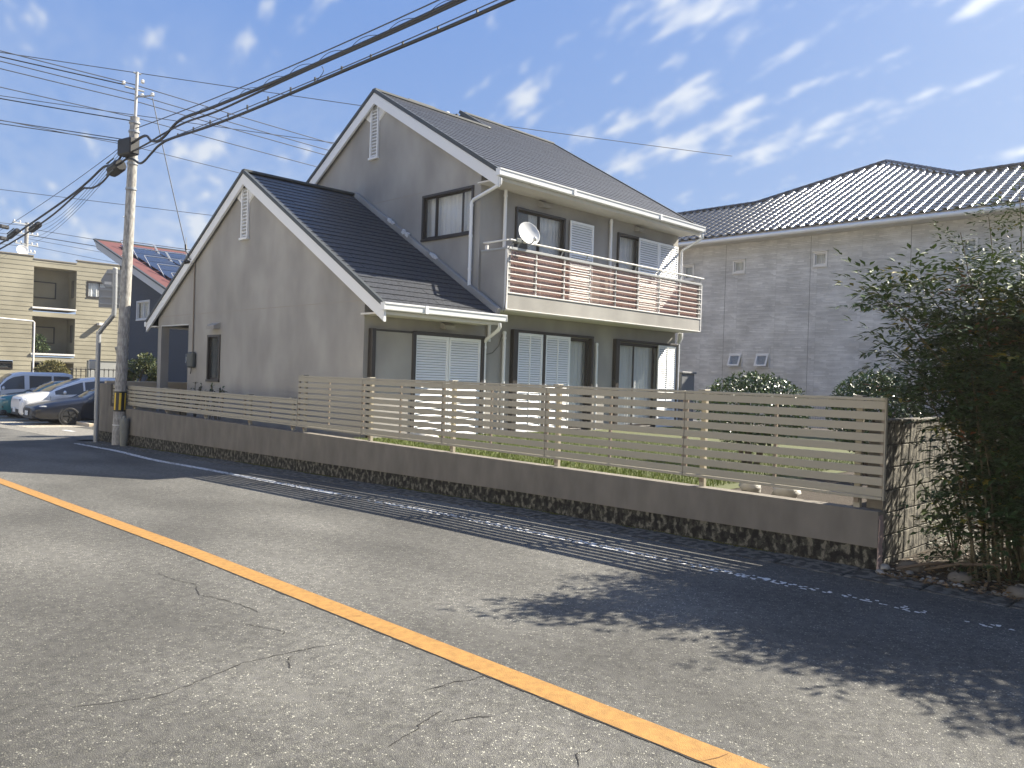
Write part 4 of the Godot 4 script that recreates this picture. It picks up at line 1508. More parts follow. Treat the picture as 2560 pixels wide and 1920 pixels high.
	obj("feed_horn", g, M.dish_white, d)
	g = Geo.new()
	g.tube(PackedVector3Array([c - ax * 0.06, c - ax * 0.16 + Vector3(0, -0.05, 0.05), Vector3(-11.16, 4.30, -11.16)]), 0.022, 8)
	g.cbox(Vector3(-11.22, 4.25, -11.24), Vector3(-11.09, 4.34, -11.08), 0.01)
	obj("clamp", g, M.meter_box, d)
	g = Geo.new()
	g.tube(PackedVector3Array([lnb, lnb + Vector3(-0.02, -0.09, 0.05), lnb + Vector3(-0.1, -0.12, 0.2), Vector3(-11.12, 4.24, -11.0), Vector3(-11.10, 4.10, -10.86), Vector3(-11.105, 3.6, -10.845), Vector3(-11.11, 3.1, -10.845), Vector3(-11.16, 2.86, -10.84)]), 0.006, 5)
	obj("lead", g, M.black_cable, d)
	# two outdoor units stand on the balcony behind the tinted panels
	for q in [[-11.55, "left outdoor air-conditioner unit behind the tinted balcony panels, nearest the dish"], [-14.75, "right outdoor air-conditioner unit behind the tinted balcony panels, between the shutters"]]:
		var u := thing("air_conditioner_unit", q[1], "air conditioner", Vector3(-11.5, 2.95, q[0]), "outdoor units on the balcony")
		var z: float = q[0]
		g = Geo.new()
		g.cbox(Vector3(-11.62, 3.0, z - 0.36), Vector3(-11.36, 3.56, z + 0.36), 0.012)
		obj("case", g, M.dish_white, u)
		g = Geo.new()
		g.lathe(PackedVector2Array([Vector2(0, 0.0), Vector2(0.2, 0.0), Vector2(0.21, 0.008), Vector2(0.225, 0.008), Vector2(0.23, 0.0)]), Transform3D(Basis(Vector3.BACK, -PI / 2), Vector3(-11.358, 3.28, z + 0.08)), 20)
		obj("fan_grille", g, M.meter_box, u)


# ---------------------------------------------------------------- the neighbour on the right

func build_right_house() -> void:
	var zw := -24.6
	var h := thing("tiled_house", "pale stone-patterned house with dark glazed tile roof behind the block wall", "house", Vector3(-9, 0.4, -29))
	var holes := []
	var wins := [[-16.07, -15.62, 5.28, 5.83], [-14.08, -13.62, 5.40, 5.84], [-11.24, -10.79, 5.41, 5.87], [-7.01, -6.58, 5.15, 5.88]]
	var awn := [[-14.09, -13.63], [-13.09, -12.64]]
	for w in wins:
		holes.append(Rect2(w[0], w[2], w[1] - w[0], w[3] - w[2]))
	for w in awn:
		holes.append(Rect2(w[0], 2.205, w[1] - w[0], 0.432))
	var g := Geo.new()
	var seams := [-20.4, -17.39, -14.36, -11.34, -8.32, -5.29, -2.27, 2.4]
	for i in seams.size() - 1:   # boards with a recessed seam between them
		var hh := holes.filter(func(r): return r.position.x > seams[i] and r.end.x < seams[i + 1])
		wall(g, "x", zw, 1, [Vector2(seams[i] + 0.008, 6.55), Vector2(seams[i + 1] - 0.008, 6.55)], 0.3, hh, 0.12)
	var w := obj("front_wall", g, M.stone_pattern_board, h)
	g = Geo.new()
	for s in seams:
		g.box(Vector3(s - 0.02, 0.3, zw - 0.02), Vector3(s + 0.02, 6.55, zw - 0.010))
	obj("seam", g, mat_once("seam_grey", 0.17, 0.16, 0.145), w)
	g = Geo.new()
	wall(g, "z", 2.4, 1, [Vector2(-34, 6.5), Vector2(zw - 0.13, 6.5)], 0.3, [])
	wall(g, "z", -20.4, -1, [Vector2(-34, 6.5), Vector2(zw - 0.13, 6.5)], 0.3, [])
	wall(g, "x", -34.0, -1, [Vector2(-20.25, 6.5), Vector2(2.25, 6.5)], 0.3, [])
	obj("side_walls", g, M.stone_pattern_board, h)
	for q in wins:
		window(h, "x", zw, 1, q[0], q[1], q[2], q[3], [], M.rail_white, "lace", 0.05, 0.03)
	for q in awn:   # top-hung lights, pushed open at the foot
		g = Geo.new()
		var a: float = q[0]
		var b: float = q[1]
		wb(g, "x", zw, 1, a - 0.01, b + 0.01, 2.625, 2.655, -0.06, 0.03)
		wb(g, "x", zw, 1, a - 0.01, b + 0.01, 2.185, 2.21, -0.06, 0.045)
		wb(g, "x", zw, 1, a - 0.01, a + 0.015, 2.21, 2.625, -0.06, 0.02)
		wb(g, "x", zw, 1, b - 0.015, b + 0.01, 2.21, 2.625, -0.06, 0.02)
		wb(g, "x", zw, 1, a, a + 0.012, 2.655, 2.82, 0.0, 0.006)
		wb(g, "x", zw, 1, b - 0.012, b, 2.655, 2.82, 0.0, 0.006)
		var win := obj("awning_window", g, M.rail_white, h)
		var t := Transform3D(Basis(Vector3.RIGHT, -0.42), Vector3((a + b) * 0.5, 2.62, zw + 0.035)).scaled_local(Vector3.ONE * 1.2)
		g = Geo.new()
		for bar in [[Vector3(0, -0.02, 0), Vector3(0.36, 0.045, 0.03)], [Vector3(0, -0.335, 0), Vector3(0.36, 0.05, 0.03)], [Vector3(-0.158, -0.178, 0), Vector3(0.045, 0.27, 0.03)], [Vector3(0.158, -0.178, 0), Vector3(0.045, 0.27, 0.03)]]:
			g.ccbox(t * Transform3D(Basis(), bar[0]), bar[1], 0.004)
		obj("sash", g, M.rail_white, win)
		g = Geo.new()
		g.xbox(t * Transform3D(Basis(), Vector3(0, -0.178, -0.004)), Vector3(0.275, 0.275, 0.006))
		obj("pane", g, M.window_glass, win)
		g = Geo.new()
		g.quad(Vector3(a, 2.2, zw - 0.35), Vector3(b, 2.2, zw - 0.35), Vector3(b, 2.65, zw - 0.35), Vector3(a, 2.65, zw - 0.35), Vector3.BACK)
		obj("blind", g, M.lace, win)
	g = Geo.new()   # small shade boards over the three little windows
	for q in wins.slice(0, 3):
		g.cbox(Vector3(q[0] - 0.02, q[3] + 0.005, zw), Vector3(q[1] + 0.02, q[3] + 0.03, zw + 0.09), 0.003)
		g.cbox(Vector3(q[0] - 0.02, q[2] - 0.03, zw), Vector3(q[1] + 0.02, q[2] - 0.005, zw + 0.05), 0.003)
	obj("window_ledge", g, M.rail_white, w)
	# roof: a long lower ridge with a higher hipped part behind, all in one front plane
	var ze := -24.0
	var ye := 6.62
	var sl := 0.5
	var zr := -27.6
	var yr := ye + sl * (ze - zr)
	var A := Vector3(-11.51, ye + sl * (ze + 31.08), -31.08)
	var L := Vector3(-14.94, yr, zr)
	var R := Vector3(-8.0, yr, zr)
	g = Geo.new()
	deck(g, Vector3(-20.8, ye, ze), Vector3(2.8, ye, ze), Vector3(-20.8, yr, zr), Vector3(2.8, yr, zr), 0.08)
	deck(g, Vector3(-20.8, ye, 2 * zr - ze), Vector3(2.8, ye, 2 * zr - ze), Vector3(-20.8, yr, zr), Vector3(2.8, yr, zr), 0.08)
	g.tri(L, R, A, Vector3(0, 1, 0.5).normalized())
	g.tri(L, A, Vector3(-19.2, ye, -35.4), Vector3(-0.4, 0.9, 0))
	g.tri(L, Vector3(-19.2, ye, -35.4), Vector3(-19.2, ye, zr), Vector3(-0.4, 0.9, 0))
	g.tri(R, A, Vector3(-3.9, ye, -35.4), Vector3(0.4, 0.9, 0))
	g.tri(R, Vector3(-3.9, ye, -35.4), Vector3(-3.9, ye, zr), Vector3(0.4, 0.9, 0))
	var rf := obj("roof", g, M.glazed_roof_tile, h)
	# tiles: a shallow trough that rises into a round roll on one side, each lapping the one below
	var th := atan(sl)
	var up := Vector3(0, sin(th), -cos(th))
	var nn := Vector3(0, cos(th), sin(th))
	var tw := 0.302
	var expo := 0.27
	var tg := Geo.new()
	var roll := func(u: float) -> float:
		return 0.014 + (0.052 * pow(maxf(0.0, sin(clampf((u - 0.56) / 0.44, 0, 1) * PI)), 0.8) if u > 0.56 else -0.014 * sin(u / 0.56 * PI))
	var tp := func(u: float, v: float) -> Vector3:   # v runs from the upper end to the nose
		return Vector3((u - 0.5) * tw * 1.04, roll.call(u) + 0.026 * v - 0.03 * (v - 0.35) * (v - 0.35), lerpf(-0.15, 0.165, v))
	var tn := func(u: float, v: float) -> Vector3:
		var du: Vector3 = tp.call(minf(u + 0.03, 1.0), v) - tp.call(maxf(u - 0.03, 0.0), v)
		return Vector3(0, 0.026 - 0.06 * (v - 0.35), 0.315).cross(du).normalized()
	for i in 12:
		for k in 3:
			var u0 := i / 12.0
			var u1 := (i + 1) / 12.0
			var v0 := k / 3.0
			var v1 := (k + 1) / 3.0
			tg.tri3(tp.call(u0, v0), tp.call(u1, v0), tp.call(u1, v1), tn.call(u0, v0), tn.call(u1, v0), tn.call(u1, v1))
			tg.tri3(tp.call(u0, v0), tp.call(u1, v1), tp.call(u0, v1), tn.call(u0, v0), tn.call(u1, v1), tn.call(u0, v1))
		var e0: Vector3 = tp.call(i / 12.0, 1.0)
		var e1: Vector3 = tp.call((i + 1) / 12.0, 1.0)
		tg.quad(e0, e1, e1 - Vector3(0, 0.03, 0), e0 - Vector3(0, 0.03, 0), Vector3.BACK)
	var tm := tg.mesh()
	var base := Basis(Vector3.RIGHT, nn, -up)
	var rest := []
	var put := 0
	for c in 78:
		var col := 77 - c
		var x := -20.75 + col * tw + tw * 0.5
		for r in 29:
			var s := r * expo + 0.06
			var z := ze - s * cos(th)
			var lim := zr
			if x > L.x and x < R.x:
				lim = zr - minf(x - L.x, R.x - x)
			if z < lim + 0.05:
				continue
			var t := Transform3D(base * Basis(Vector3.RIGHT, rng.randf_range(-0.012, 0.012)) * Basis(Vector3.UP, rng.randf_range(-0.008, 0.008)), Vector3(x, ye, ze) + up * s + nn * 0.01)
			if put < 295 and x > -14.7 and x < -4.2 and (r < 9):
				obj("roof_tile", tm, M.glazed_roof_tile, rf, t)
				put += 1
			else:
				rest.append(t)
	many("far_roof_tiles", tm, M.glazed_roof_tile, rest, [], rf)
	# ridge and hip caps, lapped barrel pieces
	var cap := Geo.new()
	for i in 8:
		var a := PI * i / 8.0
		var b := PI * (i + 1) / 8.0
		var pa := Vector3(cos(a) * 0.10, sin(a) * 0.09, 0)
		var pb := Vector3(cos(b) * 0.10, sin(b) * 0.09, 0)
		cap.tri3(pa + Vector3(0, 0, -0.18), pb + Vector3(0, 0, -0.18), pb * 1.12 + Vector3(0, 0, 0.18), pa, pb, pb)
		cap.tri3(pa + Vector3(0, 0, -0.18), pb * 1.12 + Vector3(0, 0, 0.18), pa * 1.12 + Vector3(0, 0, 0.18), pa, pb, pa)
		cap.tri(pa * 1.12 + Vector3(0, 0, 0.18), pb * 1.12 + Vector3(0, 0, 0.18), Vector3(0, 0, 0.18), Vector3.BACK)
	var cm := cap.mesh()
	for q in [[Vector3(2.8, yr, zr), R], [L, Vector3(-20.8, yr, zr)], [L, A], [R, A]]:
		var p0: Vector3 = q[0]
		var p1: Vector3 = q[1]
		var n := int(p0.distance_to(p1) / 0.30)
		var d := (p1 - p0).normalized()
		var sx := d.cross(Vector3.UP).normalized()
		for i in n:
			obj("ridge_tile", cm, M.glazed_roof_tile, rf, Transform3D(Basis(sx, sx.cross(d), -d), p0.lerp(p1, (i + 0.5) / n) + Vector3(0, 0.03, 0)))
	g = Geo.new()
	g.box(Vector3(-20.8, 6.42, zw - 0.01), Vector3(2.8, 6.45, ze + 0.02))
	g.box(Vector3(-20.8, 6.40, ze - 0.02), Vector3(2.8, 6.60, ze + 0.01))
	obj("eave_board", g, M.soffit_white, h)
	g = Geo.new()
	g.tube(PackedVector3Array([Vector3(-20.9, 6.47, ze + 0.085), Vector3(2.9, 6.47, ze + 0.085)]), 0.07, 12)
	obj("gutter", g, M.white_gutter, h)
	# wire mesh boundary fence in front of it
	var f := thing("mesh_fence", "thin grey wire mesh fence along the foot of the stone-patterned house", "fence", Vector3(-7, 0.45, -22.6))
	var x := -11.0
	while x < 1.6:
		g = Geo.new()
		g.tube(PackedVector3Array([Vector3(x, 0.3, -22.6), Vector3(x, 1.27, -22.6)]), 0.02, 6)
		obj("post", g, M.galvanised, f)
		x += 2.0
	g = Geo.new()
	x = -11.0
	while x < 1.0:
		g.xbox(Transform3D(Basis(), Vector3(x, 0.82, -22.57)), Vector3(0.006, 0.9, 0.006))
		x += 0.075
	for k in 10:
		g.xbox(Transform3D(Basis(), Vector3(-5.0, 0.40 + k * 0.095, -22.563)), Vector3(12, 0.006, 0.006))
	obj("wire_mesh", g, M.wire_grey, f, Transform3D(), "stuff")
	# grey utility cabinet at the far corner of the taupe house
	var cb := thing("utility_cabinet", "slim grey cabinet standing at the far corner of the taupe house", "cabinet", Vector3(-11.9, 0.4, -18.4))
	g = Geo.new()
	g.cbox(Vector3(-12.1, 0.35, -18.75), Vector3(-11.78, 1.84, -18.12), 0.015)
	obj("case", g, mat_once("cabinet_grey", 0.16, 0.165, 0.175, 0.5), cb)
	g = Geo.new()
	g.cbox(Vector3(-12.12, 1.84, -18.78), Vector3(-11.74, 1.89, -18.09), 0.008)
	obj("lid", g, mat_once("cabinet_grey", 0.16, 0.165, 0.175, 0.5), cb)


# ---------------------------------------------------------------- buildings beyond the parking lot

func laps(g: Geo, along: String, plane: float, sgn: float, u0: float, u1: float, y0: float, y1: float, pitch: float, holes: Array) -> void:   # lapped boards, cut round the openings
	var y := y0
	while y < y1 - 0.01:
		var t := minf(y + pitch, y1)
		var us := [u0, u1]
		for h in holes:
			if h.position.y < t - 0.02 and h.end.y > y + 0.02:
				us.append(clampf(h.position.x, u0, u1))
				us.append(clampf(h.end.x, u0, u1))
		us.sort()
		for i in us.size() - 1:
			var a: float = us[i]
			var b: float = us[i + 1]
			var m := (a + b) * 0.5
			var cut := b - a < 0.01
			for h in holes:
				if h.position.y < t - 0.02 and h.end.y > y + 0.02 and m > h.position.x and m < h.end.x:
					cut = true
			if cut:
				continue
			var o := wp(along, 0, sgn, 0, 0, 1)
			g.quad(wp(along, plane, sgn, a, y, 0.022), wp(along, plane, sgn, b, y, 0.022), wp(along, plane, sgn, b, t, 0.004), wp(along, plane, sgn, a, t, 0.004), o)
			g.quad(wp(along, plane, sgn, a, y, 0.022), wp(along, plane, sgn, b, y, 0.022), wp(along, plane, sgn, b, y, 0.0), wp(along, plane, sgn, a, y, 0.0), Vector3.DOWN)
		y = t


func build_left_buildings() -> void:
	var xa := -57.95
	var b := thing("apartment_block", "cream lap-boarded apartment block with recessed balconies beyond the parked cars", "building", Vector3(-62, -0.8, -14))
	var o1 := Rect2(-16.69, 5.15, 2.50, 2.64)
	var o2 := Rect2(-16.67, 2.17, 2.50, 2.42)
	var o3 := Rect2(-16.66, -0.9, 2.49, 2.54)
	var w3 := Rect2(-18.9, 6.07, 1.55, 1.12)
	var lw := Rect2(-13.15, 1.17, 1.6, 0.40)
	var holes := [o1, o2, o3, w3, lw]
	var g := Geo.new()
	laps(g, "z", xa, 1, -14.17, -6.0, -0.9, 8.42, 0.29, holes)
	laps(g, "z", xa, 1, -16.7, -14.17, -0.9, 8.23, 0.29, holes)
	laps(g, "z", xa, 1, -19.6, -16.7, -0.9, 8.44, 0.29, holes)
	obj("front_cladding", g, M.apartment_board, b, Transform3D(), "stuff")
	g = Geo.new()
	laps(g, "x", -19.6, -1, -68.0, xa, -0.9, 8.44, 0.29, [])
	laps(g, "x", -6.0, 1, -68.0, xa, -0.9, 8.42, 0.29, [])
	obj("side_cladding", g, M.apartment_board, b, Transform3D(), "stuff")
	g = Geo.new()
	for o in [o1, o2, o3]:   # recesses: back wall, cheeks, floor and ceiling
		var d := -1.7
		var zl: float = o.position.x
		var zr: float = o.end.x
		wb(g, "z", xa, 1, zl, zr, o.position.y, o.end.y, d - 0.1, d)
		wb(g, "z", xa, 1, zl - 0.1, zl, o.position.y, o.end.y, d, -0.004)
		wb(g, "z", xa, 1, zr, zr + 0.1, o.position.y, o.end.y, d, -0.004)
		wb(g, "z", xa, 1, zl, zr, o.position.y - 0.1, o.position.y, d, -0.004)
		wb(g, "z", xa, 1, zl, zr, o.end.y, o.end.y + 0.1, d, -0.004)
	var rec := obj("balcony_recess", g, M.apartment_board, b)
	var dark := mat_once("dark_pane", 0.045, 0.062, 0.066, 0.08)
	for o in [o1, o2]:
		window(b, "z", xa - 1.69, 1, o.end.x - 1.75, o.end.x - 0.05, o.position.y + 0.75, o.position.y + 1.85, [o.end.x - 0.9], M.frame_bronze, "", 0.06, 0.06, dark)
		window(b, "x", o.position.x + 0.01, 1, xa - 0.85, xa - 0.5, o.position.y + 0.85, o.position.y + 2.0, [], M.frame_bronze, "", 0.05, 0.03, dark)
		g = Geo.new()
		wb(g, "z", xa, 1, o.position.x - 0.02, o.end.x + 0.06, o.position.y - 0.06, o.position.y + 0.06, -0.05, 0.10, 0.01)
		obj("balcony_sill", g, M.rail_white, b)
	g = Geo.new()
	wb(g, "z", xa, 1, o3.position.x, o3.end.x, -0.9, 1.6, -1.65, -1.6)
	obj("dark_entry", g, M.dark_void, b)
	window(b, "z", xa, 1, w3.position.x, w3.end.x, w3.position.y, w3.end.y, [w3.position.x + 0.78], M.frame_bronze, "full", 0.07, 0.05)
	window(b, "z", xa, 1, lw.position.x, lw.end.x, lw.position.y, lw.end.y, [], M.frame_bronze, "", 0.05, 0.04)
	g = Geo.new()
	g.box(Vector3(xa - 0.6, lw.position.y - 0.1, lw.position.x - 0.1), Vector3(xa - 0.5, lw.end.y + 0.1, lw.end.x + 0.1))
	g.box(Vector3(xa - 0.6, w3.position.y - 0.1, w3.position.x - 0.1), Vector3(xa - 0.5, w3.end.y + 0.1, w3.end.x + 0.1))
	obj("room_wall", g, M.dark_void, rec)
	g = Geo.new()
	wb(g, "z", xa, 1, -14.17, -6.0, 8.42, 8.50, -0.3, 0.05, 0.01)
	wb(g, "z", xa, 1, -16.7, -14.17, 8.23, 8.31, -0.3, 0.05, 0.01)
	wb(g, "z", xa, 1, -19.65, -16.7, 8.44, 8.52, -0.3, 0.05, 0.01)
	obj("parapet_cap", g, mat_once("cap_brown", 0.20, 0.18, 0.15, 0.6), b)
	g = Geo.new()
	g.box(Vector3(-68, 7.9, -19.6), Vector3(xa - 0.3, 8.0, -6.0))
	obj("flat_roof", g, M.apartment_trim, b)
	g = Geo.new()
	wb(g, "z", xa, 1, -18.35, -18.02, 4.24, 4.43, 0.0, 0.45, 0.02)
	obj("vent_hood", g, M.rail_white, b)
	g = Geo.new()
	g.tube(PackedVector3Array([Vector3(xa + 0.9, 4.32, -11.2), Vector3(xa + 0.9, 4.22, -14.0), Vector3(xa + 0.85, 4.16, -14.08), Vector3(xa + 0.85, -0.8, -14.08)]), 0.055, 8)
	g.tube(PackedVector3Array([Vector3(xa + 0.02, 4.30, -11.2), Vector3(xa + 0.9, 4.32, -11.2)]), 0.05, 8)
	obj("waste_pipe", g, M.rail_white, b)
	var ad := thing("rooftop_dish", "small round white dish on the parapet of the cream apartment block", "satellite dish", Vector3(-58.4, 8.4, -13.6))
	g = Geo.new()
	g.lathe(PackedVector2Array([Vector2(0, -0.06), Vector2(0.2, -0.045), Vector2(0.33, 0.0), Vector2(0.345, 0.01), Vector2(0.33, 0.012), Vector2(0.2, -0.03), Vector2(0, -0.045)]), Transform3D(Basis(Vector3.BACK, -PI / 2 + 0.25), Vector3(-58.3, 8.78, -13.6)), 20)
	obj("reflector", g, M.dish_white, ad)
	g = Geo.new()
	g.tube(PackedVector3Array([Vector3(-58.42, 8.3, -13.6), Vector3(-58.40, 8.7, -13.6)]), 0.03, 6)
	obj("mast", g, M.galvanised, ad)
	# --- dark slate-blue house with a single-pitch red roof carrying solar panels
	var zg := -13.93
	var h := thing("dark_blue_house", "dark slate-blue house with red lean-to roof and solar panels behind the porch", "house", Vector3(-36, -0.7, -19))
	var pt := func(x: float) -> float: return 7.9 - 0.325 * (x + 43.5)
	g = Geo.new()
	wall(g, "x", zg, 1, [Vector2(-41.6, pt.call(-41.6) - 0.35), Vector2(-26.5, pt.call(-26.5) - 0.35)], -0.9, [Rect2(-39.21, 3.72, 1.6, 0.93)], 0.15)
	wall(g, "z", -41.6, -1, [Vector2(-24.0, pt.call(-41.6) - 0.35), Vector2(zg - 0.15, pt.call(-41.6) - 0.35)], -0.9, [], 0.15)
	wall(g, "z", -26.5, 1, [Vector2(-24.0, pt.call(-26.5) - 0.35), Vector2(zg - 0.15, pt.call(-26.5) - 0.35)], -0.9, [], 0.15)
	wall(g, "x", -24.0, -1, [Vector2(-41.6, pt.call(-41.6) - 0.35), Vector2(-26.5, pt.call(-26.5) - 0.35)], -0.9, [], 0.15)
	obj("wall", g, M.slate_blue_board, h)
	window(h, "x", zg, 1, -39.21, -37.61, 3.72, 4.65, [-38.45], M.rail_white, "lace", 0.07, 0.03)
	g = Geo.new()
	deck(g, Vector3(-26.0, pt.call(-26.0), -25.0), Vector3(-26.0, pt.call(-26.0), zg + 0.6), Vector3(-43.5, 7.9, -25.0), Vector3(-43.5, 7.9, zg + 0.6), 0.06)
	var rf := obj("red_roof", g, M.red_roof, h)
	g = Geo.new()
	g.prism(PackedVector2Array([Vector2(-43.55, 7.85), Vector2(-26.0, pt.call(-26.0) - 0.06), Vector2(-26.0, pt.call(-26.0) - 0.36), Vector2(-43.2, 7.42)]), Transform3D(), zg + 0.54, zg + 0.6)
	g.prism(PackedVector2Array([Vector2(-43.3, 7.76), Vector2(-26.0, pt.call(-26.0) - 0.07), Vector2(-26.0, pt.call(-26.0) - 0.10), Vector2(-43.3, 7.70)]), Transform3D(), -24.9, zg + 0.54)
	obj("barge_board", g, M.soffit_white, rf)
	g = Geo.new()
	g.prism(PackedVector2Array([Vector2(-43.6, 7.90), Vector2(-26.0, pt.call(-26.0) - 0.04), Vector2(-26.0, pt.call(-26.0) + 0.04), Vector2(-43.6, 7.97)]), Transform3D(), zg + 0.56, zg + 0.66)
	g.box(Vector3(-43.62, 7.80, -25.0), Vector3(-43.5, 7.97, zg + 0.6))
	obj("roof_edge", g, M.roof_edge_dark, rf)
	var th := -atan(0.325)
	var pm := Geo.new()
	pm.ccbox(Transform3D(), Vector3(1.62, 0.035, 1.55), 0.004)
	var fm := Geo.new()
	for s: float in [-1.0, 1.0]:
		fm.xbox(Transform3D(Basis(), Vector3(0, 0.008, s * 0.80)), Vector3(1.66, 0.04, 0.028))
		fm.xbox(Transform3D(Basis(), Vector3(s * 0.83, 0.010, 0)), Vector3(0.02, 0.04, 1.55))
	var a_mesh := pm.mesh()
	var b_mesh := fm.mesh()
	for i in 5:
		for k in 4:
			var x := -41.6 + i * 1.62
			var t := Transform3D(Basis(Vector3.BACK, th), Vector3(x, pt.call(x) + 0.09, zg - 1.0 - k * 1.66))
			var sp := obj("solar_panel", a_mesh, M.solar_panel, rf, t)
			obj("panel_frame", b_mesh, M.panel_frame, sp, t)
	# --- low sunlit boundary walls by the porch, and the railing of the apartment
	var bw := thing("side_boundary_wall", "low tan rendered wall along the side street beyond the porch", "wall", Vector3(-22.4, -0.5, -11))
	g = Geo.new()
	g.cbox(Vector3(-22.45, -0.7, -16.5), Vector3(-22.30, 1.17, -7.21), 0.01)
	obj("wall_run", g, M.tan_low_wall, bw)
	g = Geo.new()
	g.cbox(Vector3(-22.29, 0.0, -16.5), Vector3(-21.3, 0.98, -16.35), 0.01)
	obj("return_wall", g, M.tan_low_wall, bw)
	var fr := thing("iron_railing", "black iron railing with pointed bars in front of the apartment block", "fence", Vector3(-48, -0.7, -16))
	g = Geo.new()
	for y in [0.35, 1.30]:
		g.box(Vector3(-48.02, y, -20.5), Vector3(-47.98, y + 0.05, -13.6))
	obj("rail", g, M.black_rubber, fr)
	var bar := Geo.new()
	bar.box(Vector3(-0.015, 0, -0.015), Vector3(0.015, 2.0, 0.015))
	bar.lathe(PackedVector2Array([Vector2(0.035, 2.0), Vector2(0.03, 2.06), Vector2(0.0, 2.18)]), Transform3D(), 6)
	var barm := bar.mesh()
	for i in 28:
		obj("bar", barm, M.black_rubber, fr, Transform3D(Basis(), Vector3(-48, -0.75, -13.7 - i * 0.24)))
	var nb := thing("notice_board", "grey framed notice board behind the iron railing", "board", Vector3(-48.6, -0.7, -15.3))
	g = Geo.new()
	g.cbox(Vector3(-48.64, 0.3, -16.3), Vector3(-48.56, 1.75, -14.7), 0.01)
	obj("panel", g, mat_once("board_grey", 0.34, 0.35, 0.34, 0.6), nb)
	g = Geo.new()
	for z in [-16.3, -14.7]:
		g.box(Vector3(-48.65, -0.8, z - 0.04), Vector3(-48.55, 1.8, z + 0.04))
	g.box(Vector3(-48.65, 1.75, -16.34), Vector3(-48.55, 1.82, -14.66))
	obj("frame", g, M.meter_box, nb)


# ---------------------------------------------------------------- poles, signs and wires

func sag(a: Vector3, b: Vector3, drop: float, n := 24) -> PackedVector3Array:
	var p := PackedVector3Array()
	for i in n + 1:
		var t := float(i) / n
		p.append(a.lerp(b, t) + Vector3(0, -4.0 * drop * t * (1.0 - t), 0))
	return p


func smooth(pts: Array, n := 6) -> PackedVector3Array:
	var c := Curve3D.new()
	for i in pts.size():
		var tan_: Vector3 = (pts[mini(i + 1, pts.size() - 1)] - pts[maxi(i - 1, 0)]) * 0.18
		c.add_point(pts[i], -tan_, tan_)
	var o := PackedVector3Array()
	for i in pts.size() - 1:
		for k in n:
			o.append(c.sample(i, float(k) / n))
	o.append(pts[pts.size() - 1])
	return o


func wire(label: String, path: PackedVector3Array, r: float, m: Material, called := "overhead_wire", cat := "wire", group := "") -> void:
	var g := Geo.new()
	g.tube(path, r, 6)
	tag(obj(called, g, m), label, cat, group)


